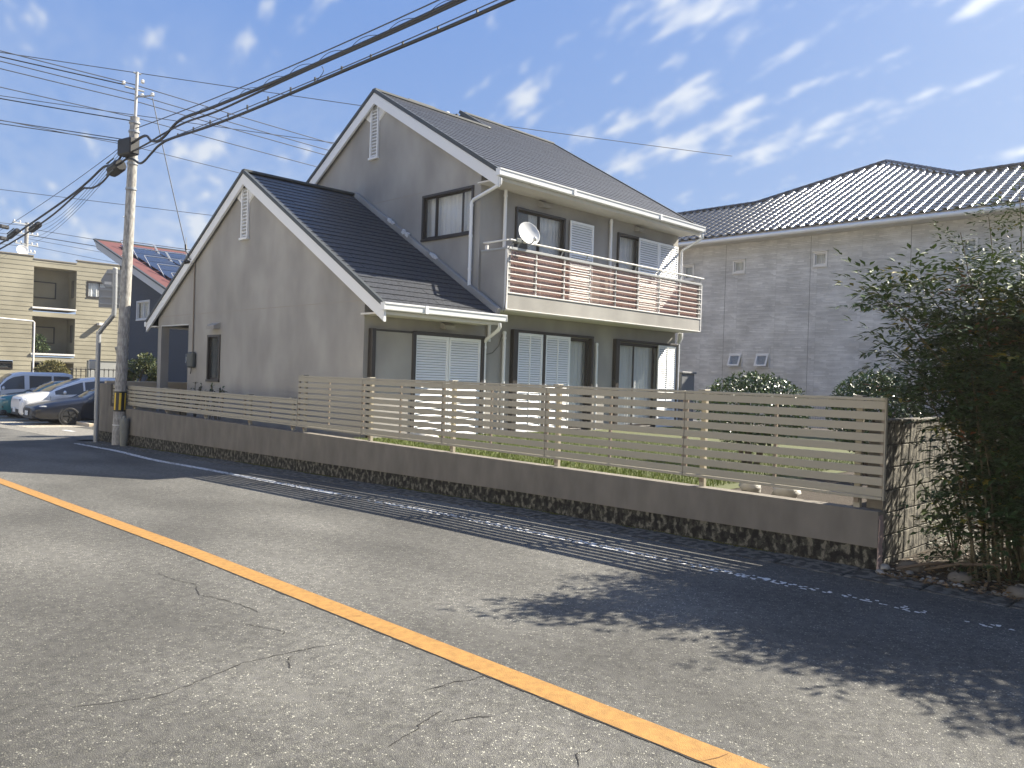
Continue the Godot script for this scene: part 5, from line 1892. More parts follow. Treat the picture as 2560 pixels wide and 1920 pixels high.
func build_poles_and_wires() -> void:
	var base := Vector3(-20.52, -0.40, -6.93)
	var top := Vector3(-20.44, 7.66, -7.09)
	var at := func(y: float) -> Vector3: return base.lerp(top, (y - base.y) / (top.y - base.y))
	var p := thing("utility_pole", "concrete utility pole with steel top, boxes and yellow-black band at the wall", "utility pole", base)
	var g := Geo.new()
	g.tube(PackedVector3Array([base, at.call(3.0), at.call(5.5), top]), PackedFloat32Array([0.138, 0.124, 0.113, 0.103]), 20)
	obj("shaft", g, M.pole_concrete, p)
	g = Geo.new()
	var st: Vector3 = top + Vector3(0.02, 1.10, -0.02)
	g.tube(PackedVector3Array([top - Vector3(0, 0.5, 0), st]), 0.036, 8)
	obj("steel_extension", g, M.steel_pipe, p)
	g = Geo.new()
	for y in [7.52, 7.30, 6.95, 6.62, 6.52, 5.9]:
		var c: Vector3 = at.call(y)
		g.tube(PackedVector3Array([c - Vector3(0, 0.025, 0), c + Vector3(0, 0.025, 0)]), 0.128, 16)
	g.tube(PackedVector3Array([st - Vector3(0.0, 0.03, 0.09), st - Vector3(0.0, 0.03, -0.09)]), 0.02, 6)
	g.tube(PackedVector3Array([top + Vector3(0, 0.68, -0.2), top + Vector3(0, 0.68, 0.25)]), 0.022, 6)
	g.tube(PackedVector3Array([top + Vector3(0.0, 0.50, -0.02), top + Vector3(0.35, 0.52, -0.26)]), 0.02, 6)
	obj("band", g, M.galvanised, p)
	for q in [[0.69, 0.28], [0.84, -0.16], [0.50, -0.16]]:
		g = Geo.new()
		var c: Vector3 = top + Vector3(0.0, q[0] + 0.03, q[1])
		g.lathe(PackedVector2Array([Vector2(0.0, 0.09), Vector2(0.03, 0.085), Vector2(0.05, 0.06), Vector2(0.03, 0.045), Vector2(0.052, 0.02), Vector2(0.03, 0.0), Vector2(0.0, -0.01)]), Transform3D(Basis(), c), 10)
		obj("insulator", g, M.dish_white, p)
	g = Geo.new()
	g.lathe(PackedVector2Array([Vector2(0.0, 0.09), Vector2(0.03, 0.085), Vector2(0.05, 0.06), Vector2(0.03, 0.045), Vector2(0.052, 0.02), Vector2(0.03, 0.0), Vector2(0.0, -0.01)]), Transform3D(Basis(), top + Vector3(0.36, 0.50, -0.27)), 10)
	obj("insulator", g, M.dish_white, p)
	for i in 9:
		g = Geo.new()
		var c: Vector3 = at.call(1.9 + i * 0.47)
		var d := Vector3(0.95, 0, 0.3) if i % 2 == 0 else Vector3(0.35, 0, 0.94)
		g.tube(PackedVector3Array([c + d * 0.09, c + d * 0.18]), 0.010, 6)
		obj("step_bolt", g, M.galvanised, p)
	g = Geo.new()
	g.tube(PackedVector3Array([at.call(0.462), at.call(0.952)]), 0.141, 20)
	var mk := obj("marker_sleeve", g, M.marker_black, p)
	for k in 7:
		g = Geo.new()
		for j in 3:
			var a0 := TAU * (k + 0.16 + j * 0.13) / 7.0
			var a1 := TAU * (k + 0.16 + (j + 1) * 0.13) / 7.0
			var r := 0.1435
			var lo: Vector3 = at.call(0.50)
			var hi: Vector3 = at.call(0.915)
			var n0 := Vector3(cos(a0), 0, sin(a0))
			var n1 := Vector3(cos(a1), 0, sin(a1))
			g.tri3(lo + n0 * r, lo + n1 * r, hi + n1 * r, n0, n1, n1)
			g.tri3(lo + n0 * r, hi + n1 * r, hi + n0 * r, n0, n1, n0)
		obj("yellow_stripe", g, M.marker_yellow, mk)
	g = Geo.new()
	g.ccbox(Transform3D(Basis(Vector3.UP, 0.2), at.call(6.86) + Vector3(0.14, 0.0, 0.16)), Vector3(0.55, 0.40, 0.26), 0.03)
	obj("terminal_box", g, M.black_rubber, p)
	g = Geo.new()
	var c2: Vector3 = at.call(0.13)
	g.tube(PackedVector3Array([c2 - Vector3(0, 0.012, 0), c2 + Vector3(0, 0.012, 0)]), 0.141, 20)
	obj("pale_ring", g, M.dish_white, p)
	# padded grey cover of the stay anchor next to the pole
	var pc := thing("pole_guard", "squat grey plastic-wrapped guard post beside the foot of the utility pole", "guard post", Vector3(-20.12, -0.35, -7.0))
	var gb := Basis(Vector3.UP, 0.5)
	g = Geo.new()
	g.lathe(PackedVector2Array([Vector2(0, 0), Vector2(0.075, 0.0), Vector2(0.085, 0.06), Vector2(0.095, 0.24), Vector2(0.102, 0.36), Vector2(0.094, 0.385), Vector2(0.097, 0.40), Vector2(0.105, 0.46), Vector2(0.103, 0.62), Vector2(0.085, 0.67), Vector2(0.05, 0.685), Vector2(0.045, 0.72), Vector2(0, 0.725)]), Transform3D(gb, Vector3(-20.12, -0.356, -6.93)), 14)
	obj("cover", g, M.post_cover, pc)
	g = Geo.new()
	for s in [-0.05, 0.0, 0.05]:
		g.ball(Vector3(-20.12 + s, 0.345 + absf(s) * -0.3, -6.93 + s * 0.4), Vector3(0.03, 0.035, 0.03), 8)
	obj("knot", g, M.post_cover, pc)
	# kinked sign post seen from behind
	var sp := thing("sign_post", "grey kinked steel sign post carrying road signs seen from behind", "sign post", Vector3(-21.70, -0.39, -6.80))
	g = Geo.new()
	g.tube(smooth([Vector3(-21.70, -0.39, -6.80), Vector3(-21.70, 2.15, -6.80), Vector3(-21.66, 2.42, -6.82), Vector3(-21.36, 2.78, -6.98), Vector3(-21.30, 2.98, -7.02), Vector3(-21.30, 4.02, -7.02)], 5), 0.057, 14)
	obj("post", g, M.galvanised, sp)
	g = Geo.new()
	g.ball(Vector3(-21.30, 4.02, -7.02), Vector3(0.057, 0.03, 0.057), 12)
	obj("cap", g, M.steel_pipe, sp)
	var face := Basis(Vector3.UP, 1.20)   # the plates face away, along the side street
	var hx := PackedVector2Array()
	for k in 6:
		var a := TAU * k / 6.0
		hx.append(Vector2(cos(a), sin(a)) * 0.34)
	for i in range(5, -1, -1):
		var q := hx[i]
		var nx := hx[(i + 1) % 6]
		hx[i] = q.lerp(nx, 0.06)
		hx.insert(i + 1, q.lerp(nx, 0.94))
	g = Geo.new()
	var tc := Transform3D(face, Vector3(-21.30, 3.72, -7.02) - face.z * 0.10)
	g.prism(hx, tc, -0.006, 0.006)
	var hp := obj("hexagonal_sign_back", g, M.sign_back, sp)
	g = Geo.new()
	for y in [0.19, -0.14]:
		g.xbox(tc * Transform3D(Basis(), Vector3(0, y, 0.022)), Vector3(0.42, 0.045, 0.03))
	obj("stiffener", g, M.galvanised, hp)
	g = Geo.new()
	var tp := Transform3D(face, Vector3(-21.30, 3.28, -7.02) - face.z * 0.10)
	g.ccbox(tp, Vector3(0.72, 0.50, 0.010), 0.004)
	var pp := obj("route_sign_back", g, M.sign_back, sp)
	g = Geo.new()
	for y in [0.20, 0.02, -0.15]:
		g.xbox(tp * Transform3D(Basis(), Vector3(0, y, 0.020)), Vector3(0.66, 0.04, 0.028))
	obj("stiffener", g, M.galvanised, pp)
	g = Geo.new()
	g.xbox(tc * Transform3D(Basis(), Vector3(-0.16, -0.07, 0.012)), Vector3(0.16, 0.07, 0.004))
	obj("sticker", g, M.dish_white, hp)
	g = Geo.new()
	for y in [3.91, 3.58, 3.47, 3.30, 3.13]:
		g.tube(PackedVector3Array([Vector3(-21.30, y - 0.018, -7.02), Vector3(-21.30, y + 0.018, -7.02)]), 0.064, 12)
	obj("clamp", g, M.galvanised, sp)
	g = Geo.new()
	g.ccbox(Transform3D(face, Vector3(-21.86, 1.58, -6.74)), Vector3(0.22, 0.26, 0.16), 0.03)
	obj("control_box", g, M.galvanised, sp)
	# slim white-faced advertising lamp behind the pole
	var mp := thing("side_lamp_post", "pale slim post with flared grey lamp hood just behind the utility pole", "lamp post", Vector3(-21.75, -0.4, -7.33))
	g = Geo.new()
	g.lathe(PackedVector2Array([Vector2(0, 2.08), Vector2(0.15, 2.06), Vector2(0.155, 2.03), Vector2(0.07, 1.72), Vector2(0.04, 1.6), Vector2(0, 1.6)]), Transform3D(Basis(), Vector3(-21.74, 0, -7.36)), 4)
	obj("hood", g, M.sign_back, mp)
	g = Geo.new()
	g.cbox(Vector3(-21.77, -0.4, -7.39), Vector3(-21.71, 1.7, -7.33), 0.008)
	obj("post", g, M.rail_white, mp)
	# distant pole beyond the apartment block
	var fp := thing("distant_utility_pole", "distant utility pole with crossarms rising behind the cream apartment block", "utility pole", Vector3(-71, -0.9, -16.7))
	g = Geo.new()
	g.tube(PackedVector3Array([Vector3(-71, -0.9, -16.7), Vector3(-70.9, 12.5, -16.8)]), PackedFloat32Array([0.21, 0.14]), 14)
	obj("shaft", g, M.pole_concrete, fp)
	for q in [[12.35, 1.1], [11.6, 0.9], [10.8, 0.9], [10.2, 0.7]]:
		g = Geo.new()
		g.xbox(Transform3D(Basis(Vector3.UP, 0.3), Vector3(-70.85, q[0], -16.8)), Vector3(0.09, 0.09, q[1] * 2))
		var arm := obj("crossarm", g, M.galvanised, fp)
		for s in [-0.9, -0.45, 0.5, 0.9]:
			g = Geo.new()
			g.ball(Vector3(-70.85 + sin(0.3) * s * q[1], q[0] + 0.12, -16.8 + cos(0.3) * s * q[1]), Vector3(0.07, 0.12, 0.07), 8)
			obj("insulator", g, M.dish_white, arm)
	for s in [11.9, 11.0]:
		g = Geo.new()
		g.ccbox(Transform3D(Basis(Vector3.UP, 0.5), Vector3(-70.6, s, -15.2)), Vector3(0.3, 0.3, 0.8), 0.08)
		obj("cutout", g, M.black_rubber, fp)
	# --- cables along the street
	var zc := -6.93
	wire("thick black cable bundle rising from the pole box over the street, the upper one", smooth([Vector3(-20.15, 6.93, zc), Vector3(-19.3, 6.95, zc), Vector3(-18.9, 6.76, zc), Vector3(-18.5, 6.68, zc), Vector3(-18.1, 6.72, zc), Vector3(-17.3, 6.90, zc), Vector3(-16.0, 6.84, zc), Vector3(-14.9, 6.79, zc), Vector3(-12.0, 6.69, zc), Vector3(-8.1, 6.62, zc), Vector3(-3, 6.66, zc), Vector3(5, 6.9, zc), Vector3(14, 7.3, zc)]), 0.030, M.black_cable, "cable_bundle", "cable")
	wire("second cable slung close under the upper street bundle", smooth([Vector3(-20.2, 6.72, zc), Vector3(-19.1, 6.74, zc), Vector3(-18.2, 6.78, zc), Vector3(-17.0, 6.79, zc), Vector3(-15.5, 6.70, zc), Vector3(-13.8, 6.68, zc), Vector3(-12.0, 6.655, zc), Vector3(-8.1, 6.58, zc), Vector3(-3, 6.62, zc), Vector3(5, 6.86, zc), Vector3(14, 7.25, zc)]), 0.020, M.black_cable, "cable_bundle", "cable")
	wire("steel strand above the upper street bundle", sag(Vector3(-19.9, 7.24, zc), Vector3(14, 7.42, zc), 0.62, 40), 0.010, M.wire_grey, "cable_strand", "cable")
	wire("lower thick black street cable looping out below the pole box", smooth([Vector3(-20.3, 6.60, zc), Vector3(-19.95, 6.50, zc), Vector3(-19.6, 6.36, zc), Vector3(-19.3, 6.36, zc), Vector3(-18.9, 6.46, zc), Vector3(-18.4, 6.57, zc), Vector3(-17.7, 6.585, zc), Vector3(-16.0, 6.48, zc), Vector3(-14.1, 6.41, zc), Vector3(-10.9, 6.36, zc), Vector3(-7.1, 6.30, zc), Vector3(-2, 6.34, zc), Vector3(5, 6.6, zc), Vector3(14, 7.0, zc)]), 0.026, M.black_cable, "cable_bundle", "cable")
	wire("steel strand just above the lower street cable", sag(Vector3(-20.2, 6.72, zc), Vector3(14, 7.06, zc), 0.50, 40), 0.008, M.wire_grey, "cable_strand", "cable")
	# wrapping wire round the bundles, with hangers
	var helix := PackedVector3Array()
	for i in 260:
		var x := -17.2 + i * 0.05
		var cy := lerpf(6.87, 6.62, (x + 17.2) / 9.1) + 0.015
		helix.append(Vector3(x, cy + 0.036 * sin(i * 0.33), zc + 0.036 * cos(i * 0.33)))
	wire("thin wire wound in coils round the upper street bundle", helix, 0.005, M.black_cable, "lashing_wire", "wire")
	var ties := thing("cable_ties", "black ties along the lower street cable", "cable tie", Vector3(-12, 6.4, zc))
	for i in 16:
		var x := -18.2 + i * 0.8
		var cy := lerpf(6.585, 6.31, clampf((x + 17.7) / 9.5, 0, 1))
		g = Geo.new()
		g.xbox(Transform3D(Basis(), Vector3(x, cy + 0.012, zc)), Vector3(0.025, 0.085, 0.025))
		obj("tie", g, M.black_cable, ties)
	wire("short slack jumper between the two street bundles", smooth([Vector3(-11.6, 6.60, zc), Vector3(-11.55, 6.50, zc), Vector3(-11.75, 6.40, zc), Vector3(-11.9, 6.38, zc)]), 0.006, M.black_cable, "jumper_wire", "wire")
	var zl := -6.93
	wire("thick black cable dropping from the pole box towards the far left", smooth([Vector3(-20.35, 6.98, zl), Vector3(-20.6, 6.88, zl), Vector3(-20.95, 6.70, zl), Vector3(-21.35, 6.62, zl), Vector3(-21.9, 6.68, zl), Vector3(-22.3, 6.66, zl), Vector3(-23.4, 6.48, zl), Vector3(-25.0, 6.30, zl), Vector3(-28.8, 6.0, zl), Vector3(-32.7, 5.74, zl), Vector3(-40, 5.6, zl), Vector3(-52, 5.9, zl)]), 0.030, M.black_cable, "cable_bundle", "cable")
	wire("black cable looping under the splice case towards the far left", smooth([Vector3(-20.4, 6.62, zl), Vector3(-20.8, 6.58, zl), Vector3(-21.5, 6.46, zl), Vector3(-22.2, 6.30, zl), Vector3(-22.9, 6.27, zl), Vector3(-23.4, 6.33, zl), Vector3(-24.0, 6.33, zl), Vector3(-27.1, 5.92, zl), Vector3(-32.7, 5.55, zl), Vector3(-40, 5.4, zl), Vector3(-52, 5.7, zl)]), 0.026, M.black_cable, "cable_bundle", "cable")
	wire("steel strand above the left-hand cables", sag(Vector3(-20.4, 7.02, zl), Vector3(-52, 6.3, zl), 0.55, 30), 0.008, M.wire_grey, "cable_strand", "cable")
	for q in [[Vector3(-21.15, 6.50, zl), 0.62, 0.16, "large black splice case on the cables just left of the pole"], [Vector3(-28.3, 5.83, zl), 0.9, 0.10, "dark splice sleeve on the lower left cable near the distant pole"], [Vector3(-30.9, 5.90, zl), 1.1, 0.09, "long dark splice sleeve at the far left end of the upper cable"]]:
		var s := thing("splice_case", q[3], "splice case", q[0])
		var d := Vector3(0.985, 0.10, 0).normalized()
		g = Geo.new()
		var hl: float = q[1] * 0.5
		g.tube(PackedVector3Array([q[0] - d * hl, q[0] - d * (hl - 0.06), q[0] + d * (hl - 0.06), q[0] + d * hl]), PackedFloat32Array([q[2] * 0.75, q[2], q[2], q[2] * 0.75]), 10)
		obj("body", g, M.black_rubber, s)
		g = Geo.new()
		for k in 3:
			g.xbox(Transform3D(Basis(Vector3.BACK, 0.1), q[0] + Vector3(0, q[2] * (0.9 - k * 0.9), q[2] * 0.95)), Vector3(q[1] * 0.8, 0.02, 0.03))
		obj("rib", g, M.meter_box, s)
	for k in 4:
		var a: Vector3 = at.call(7.30 - k * 0.12) + Vector3(-0.12, 0, 0)
		wire("thin bare wire from the near pole to the distant pole, %s of four" % ["topmost", "second from top", "third from top", "lowest"][k], sag(a, Vector3(-70.6, 12.5 - k * 0.5, -16.6 + k * 0.25), 1.1, 24), 0.0075, M.wire_grey, "overhead_wire", "wire")
	# --- lines that cross the street at the pole and pass behind the house
	var xx := -20.46
	var ys := [[8.52, 8.45, 0.011, "highest of three power lines crossing the street over the pole"], [8.34, 8.22, 0.011, "middle of three power lines crossing the street over the pole"], [8.16, 8.06, 0.011, "lowest of three power lines crossing the street over the pole"], [7.72, 7.66, 0.010, "thin line crossing the street at the top of the concrete pole"], [6.93, 6.95, 0.008, "faint line crossing the street beside the pole box"]]
	for q in ys:
		var mid := Vector3(xx, q[1], -7.05)
		var pth := sag(Vector3(xx, q[0] + 0.5, 25.0), mid, 0.32, 20)
		pth.append_array(sag(mid, Vector3(xx, q[0] + 0.3, -46.0), 0.42, 26).slice(1))
		wire(q[3], pth, q[2], M.wire_grey)
	wire("long thin high line crossing beyond the pole from upper left", sag(Vector3(-38, 11.0, 18), Vector3(-17.4, 11.2, -30), 0.3), 0.012, M.wire_grey)
	wire("thin line crossing beyond the pole below the high line", sag(Vector3(-30.8, 9.0, 8), Vector3(-20, 9.0, -19.5), 0.12), 0.010, M.wire_grey)
	wire("low faint line crossing behind the pole above the solar panels", sag(Vector3(-37, 7.7, 14), Vector3(-26.6, 7.6, -26), 0.2), 0.010, M.wire_grey)
	# lines that end at the pole from the far side of the street
	wire("single line from upper left ending at the pole's top insulator", sag(top + Vector3(0, 0.72, 0.28), Vector3(-24.5, 8.9, 22), 0.15), 0.014, M.black_cable)
	wire("grey line from the left ending near the top of the concrete pole", sag(at.call(7.56), Vector3(-27.5, 9.0, 16), 0.35), 0.013, M.black_cable)
	wire("wire from the left meeting the pole above its box, upper of a pair", sag(at.call(7.08), Vector3(-28.5, 8.6, 14), 0.3), 0.011, M.wire_grey)
	wire("wire from the left meeting the pole above its box, lower of a pair", sag(at.call(7.02), Vector3(-30.0, 7.9, 14), 0.05), 0.011, M.wire_grey)
	wire("service drop from the pole's side arm down to the wing gable", sag(top + Vector3(0.36, 0.46, -0.27), Vector3(-19.35, 4.52, -7.97), 0.05), 0.011, M.black_cable, "service_wire", "wire")
	var an := thing("service_anchor", "small wire anchor and looped leads at the left rake of the wing gable", "anchor", Vector3(-19.35, 4.3, -7.97))
	g = Geo.new()
	g.tube(smooth([Vector3(-19.35, 4.52, -7.97), Vector3(-19.28, 4.40, -7.95), Vector3(-19.12, 4.30, -7.94), Vector3(-19.08, 4.18, -7.96)], 4), 0.010, 6)
	g.tube(PackedVector3Array([Vector3(-19.35, 4.56, -7.97), Vector3(-19.30, 4.44, -7.96)]), 0.028, 8)
	obj("lead", g, M.black_cable, an)
	g = Geo.new()
	g.tube(PackedVector3Array([Vector3(-19.38, 4.75, -7.99), Vector3(-19.36, 4.2, -7.99)]), 0.008, 5)
	obj("rod", g, M.galvanised, an)
	# wires from the distant pole across to the right
	for q in [[12.0, -57.0, 7.6, 0.022, "faint upper line running right from the distant pole"], [11.5, -57.0, 6.9, 0.03, "thick line running right from the distant pole past the dark house"], [11.2, -57.0, 5.6, 0.016, "lower line running right from the distant pole behind the apartment roof"], [10.7, -57.0, 4.0, 0.016, "lowest line running right from the distant pole behind the apartment roof"]]:
		wire(q[4], sag(Vector3(-70.5, q[0], -16.9), Vector3(-52, q[2] + 1.2, -60), 0.3), q[3], M.wire_grey)
	for q in [[12.2, "upper line leaving the distant pole to the left"], [11.4, "middle line leaving the distant pole to the left"], [10.6, "lower line leaving the distant pole to the left"]]:
		wire(q[1], sag(Vector3(-70.6, q[0], -16.6), Vector3(-71, q[0] + 0.4, 10), 0.2), 0.022, M.wire_grey)


# ---------------------------------------------------------------- cars

func at_station(S: Array, z: float) -> Array:
	for i in S.size() - 1:
		if z <= S[i][0] and z >= S[i + 1][0]:
			var t: float = (S[i][0] - z) / maxf(S[i][0] - S[i + 1][0], 1e-6)
			var o := []
			for k in 7:
				o.append(lerpf(S[i][k], S[i + 1][k], t))
			return o
	return S[0] if z > S[0][0] else S[S.size() - 1]


func ring_at(s: Array) -> Array:
	var yl: float = s[1]
	var yb: float = s[2]
	var yt: float = s[3]
	var half := [Vector2(0, yl), Vector2(s[4] * 0.92, yl), Vector2(s[4], yl + 0.07), Vector2(s[5], lerpf(yl, yb, 0.55)), Vector2(s[5] * 1.0, lerpf(yl, yb, 0.86)), Vector2(s[5] * 0.975, yb), Vector2(s[6] + (s[5] - s[6]) * 0.10, lerpf(yb, yt, 0.84)), Vector2(s[6] * 0.90, lerpf(yb, yt, 0.97)), Vector2(s[6] * 0.5, yt + 0.008), Vector2(0, yt + 0.014)]
	var o := []
	for p in half:
		o.append(Vector3(p.x, p.y, s[0]))
	for i in range(half.size() - 2, 0, -1):
		o.append(Vector3(-half[i].x, half[i].y, s[0]))
	return o


func loft(S: Array, sub: int) -> Geo:
	var rings := []
	for i in S.size() - 1:
		for k in sub:
			rings.append(ring_at(at_station(S, lerpf(S[i][0], S[i + 1][0], float(k) / sub))))
	rings.append(ring_at(S[S.size() - 1]))
	var n: int = rings[0].size()
	var norms := []
	for i in rings.size():
		var row := []
		for k in n:
			var du: Vector3 = rings[mini(i + 1, rings.size() - 1)][k] - rings[maxi(i - 1, 0)][k]
			var dv: Vector3 = rings[i][(k + 1) % n] - rings[i][(k + n - 1) % n]
			var nn := du.cross(dv).normalized()
			var out := Vector3(rings[i][k].x, rings[i][k].y - 0.6, 0)
			row.append(nn if nn.dot(out) >= 0 else -nn)
		norms.append(row)
	var g := Geo.new()
	for i in rings.size() - 1:
		for k in n:
			var k2 := (k + 1) % n
			g.tri3(rings[i][k], rings[i + 1][k], rings[i + 1][k2], norms[i][k], norms[i + 1][k], norms[i + 1][k2])
			g.tri3(rings[i][k], rings[i + 1][k2], rings[i][k2], norms[i][k], norms[i + 1][k2], norms[i][k2])
	for e in [0, rings.size() - 1]:
		var c := Vector3.ZERO
		for p in rings[e]:
			c += p
		c /= n
		for k in n:
			g.tri(c, rings[e][k], rings[e][(k + 1) % n], Vector3(0, 0, 1 if e == 0 else -1))
	return g


func side_glass(g: Geo, S: Array, za: float, zb: float, s: float, drop := 0.10) -> void:
	var n := 12
	var prev := []
	for i in n + 1:
		var z := lerpf(za, zb, float(i) / n)
		var q := at_station(S, z)
		var yb: float = q[2] + 0.02
		var ytop: float = lerpf(q[2], q[3], 0.84) - drop * 0.35
		if ytop < yb + 0.02:
			prev = []
			continue
		var cur := []
		for y in [yb, (yb + ytop) * 0.5, ytop]:
			var t: float = (y - q[2]) / maxf(lerpf(q[2], q[3], 0.84) - q[2], 1e-4)
			cur.append(Vector3(s * (lerpf(q[5] * 0.975, q[6] + (q[5] - q[6]) * 0.10, t) + 0.007), y, z))
		if prev.size():
			for k in 2:
				g.quad(prev[k], cur[k], cur[k + 1], prev[k + 1], Vector3(s, 0.25, 0))
		prev = cur


func screen_glass(g: Geo, S: Array, za: float, zb: float) -> void:
	var n := 8
	var prev := []
	for i in n + 1:
		var z := lerpf(za, zb, float(i) / n)
		var r := ring_at(at_station(S, z))
		var cur := []
		for k in [6, 7, 8, 9, 10, 11, 12]:
			cur.append(Vector3(r[k].x * 0.95, r[k].y + 0.008, z + (0.006 if za > zb else -0.006)))
		if prev.size():
			for k in 6:
				g.quad(prev[k], cur[k], cur[k + 1], prev[k + 1], Vector3(0, 1, 0.3))
		prev = cur


func wheel(car: Node3D, s: float, z: float, r: float, half_w: float, spokes: int, rim: Material) -> void:
	var t := Transform3D(Basis(Vector3.BACK, -s * PI / 2), Vector3(s * (half_w + 0.012), r, z))
	var g := Geo.new()
	g.lathe(PackedVector2Array([Vector2(r * 0.70, -0.02), Vector2(r * 0.76, 0.002), Vector2(r * 0.92, 0.0), Vector2(r * 0.985, -0.02), Vector2(r, -0.05), Vector2(r, -0.17), Vector2(r * 0.9, -0.2)]), t, 28)
	var w := obj("wheel", g, M.black_rubber, car)
	g = Geo.new()
	g.lathe(PackedVector2Array([Vector2(r * 0.64, -0.03), Vector2(r * 0.70, -0.006), Vector2(r * 0.715, -0.016), Vector2(r * 0.70, -0.06)]), t, 28)
	for k in spokes:
		var a := TAU * k / spokes + 0.3
		var d := Vector3(cos(a), 0, sin(a))
		g.xbox(t * Transform3D(Basis(d, Vector3.UP, d.cross(Vector3.UP)), d * r * 0.36 + Vector3(0, -0.022, 0)), Vector3(r * 0.66, 0.02, r * 0.10))
	g.lathe(PackedVector2Array([Vector2(0, -0.004), Vector2(r * 0.09, -0.006), Vector2(r * 0.11, -0.02)]), t, 12)
	obj("rim", g, rim, w)
	g = Geo.new()
	g.lathe(PackedVector2Array([Vector2(0, -0.075), Vector2(r * 0.7, -0.075)]), t, 20)
	obj("brake_disc", g, M.car_trim, w)


func arch(g: Geo, s: float, z: float, r: float, half_w: float) -> void:
	g.lathe(PackedVector2Array([Vector2(0, -0.012), Vector2(r * 1.15, -0.012), Vector2(r * 1.17, -0.03)]), Transform3D(Basis(Vector3.BACK, -s * PI / 2), Vector3(s * (half_w + 0.012), r, z)), 24)


func car(called: String, label: String, cat: String, at: Vector3, S: Array, paint: Material, o: Dictionary) -> Node3D:
	var c := thing(called, label, cat, Vector3.ZERO, "cars parked side by side on the gravel lot")
	var W: float = o.w
	obj("body", loft(S, 4), paint, c)
	var g := Geo.new()
	for s: float in [-1.0, 1.0]:
		for q in o.glass:
			side_glass(g, S, q[0], q[1], s)
	obj("side_window", g, M.car_glass, c)
	g = Geo.new()
	screen_glass(g, S, o.screen[0], o.screen[1])
	obj("windscreen", g, M.car_glass, c)
	if o.has("rear"):
		g = Geo.new()
		screen_glass(g, S, o.rear[0], o.rear[1])
		obj("rear_window", g, M.car_glass, c)
	g = Geo.new()
	for s: float in [-1.0, 1.0]:
		for z in o.wheels:
			arch(g, s, z, o.r, W)
	obj("wheel_arch", g, M.car_trim, c)
	for s: float in [-1.0, 1.0]:
		for z in o.wheels:
			wheel(c, s, z, o.r, W, o.spokes, o.rim)
	for s: float in [-1.0, 1.0]:
		g = Geo.new()
		g.ball(o.lamp * Vector3(s, 1, 1), o.lamp_size, 14)
		var l := obj("headlight", g, M.lamp_glass, c)
		g = Geo.new()
		g.ball(o.lamp * Vector3(s, 1, 1) - Vector3(s * 0.02, 0.005, 0.03), o.lamp_size * 0.8, 10)
		obj("lamp_core", g, M.rim_light if o.get("bright", true) else M.car_trim, l)
		g = Geo.new()
		var mz: float = o.mirror
		var q := at_station(S, mz)
		g.ball(Vector3(s * (W + 0.09), q[2] + 0.10, mz), Vector3(0.10, 0.075, 0.06), 12)
		g.xbox(Transform3D(Basis(), Vector3(s * (W + 0.0), q[2] + 0.06, mz)), Vector3(0.12, 0.03, 0.05))
		obj("mirror", g, paint, c)
	g = Geo.new()
	for b in o.trim:
		g.cbox(b[0], b[1], 0.02)
	obj("grille", g, M.car_trim, c)
	g = Geo.new()
	g.cbox(o.plate - Vector3(0.165, 0.082, 0.006), o.plate + Vector3(0.165, 0.082, 0.012), 0.004)
	obj("number_plate", g, M.plate_white, c)
	g = Geo.new()
	for s: float in [-1.0, 1.0]:
		for z in o.handles:
			var q := at_station(S, z)
			g.cbox(Vector3(s * q[5] - 0.012, q[2] - 0.14, z - 0.09), Vector3(s * q[5] + 0.022, q[2] - 0.115, z + 0.09), 0.005)
	obj("door_handle", g, o.handle_mat if o.has("handle_mat") else paint, c)
	g = Geo.new()
	for s: float in [-1.0, 1.0]:
		for z in o.seams:
			var q := at_station(S, z)
			g.box(Vector3(s * (q[5] + 0.001) - 0.004, q[1] + 0.15, z - 0.004), Vector3(s * (q[5] + 0.001) + 0.004, q[2] - 0.02, z + 0.004))
	obj("door_seam", g, M.car_trim, c)
	c.position = at
	return c


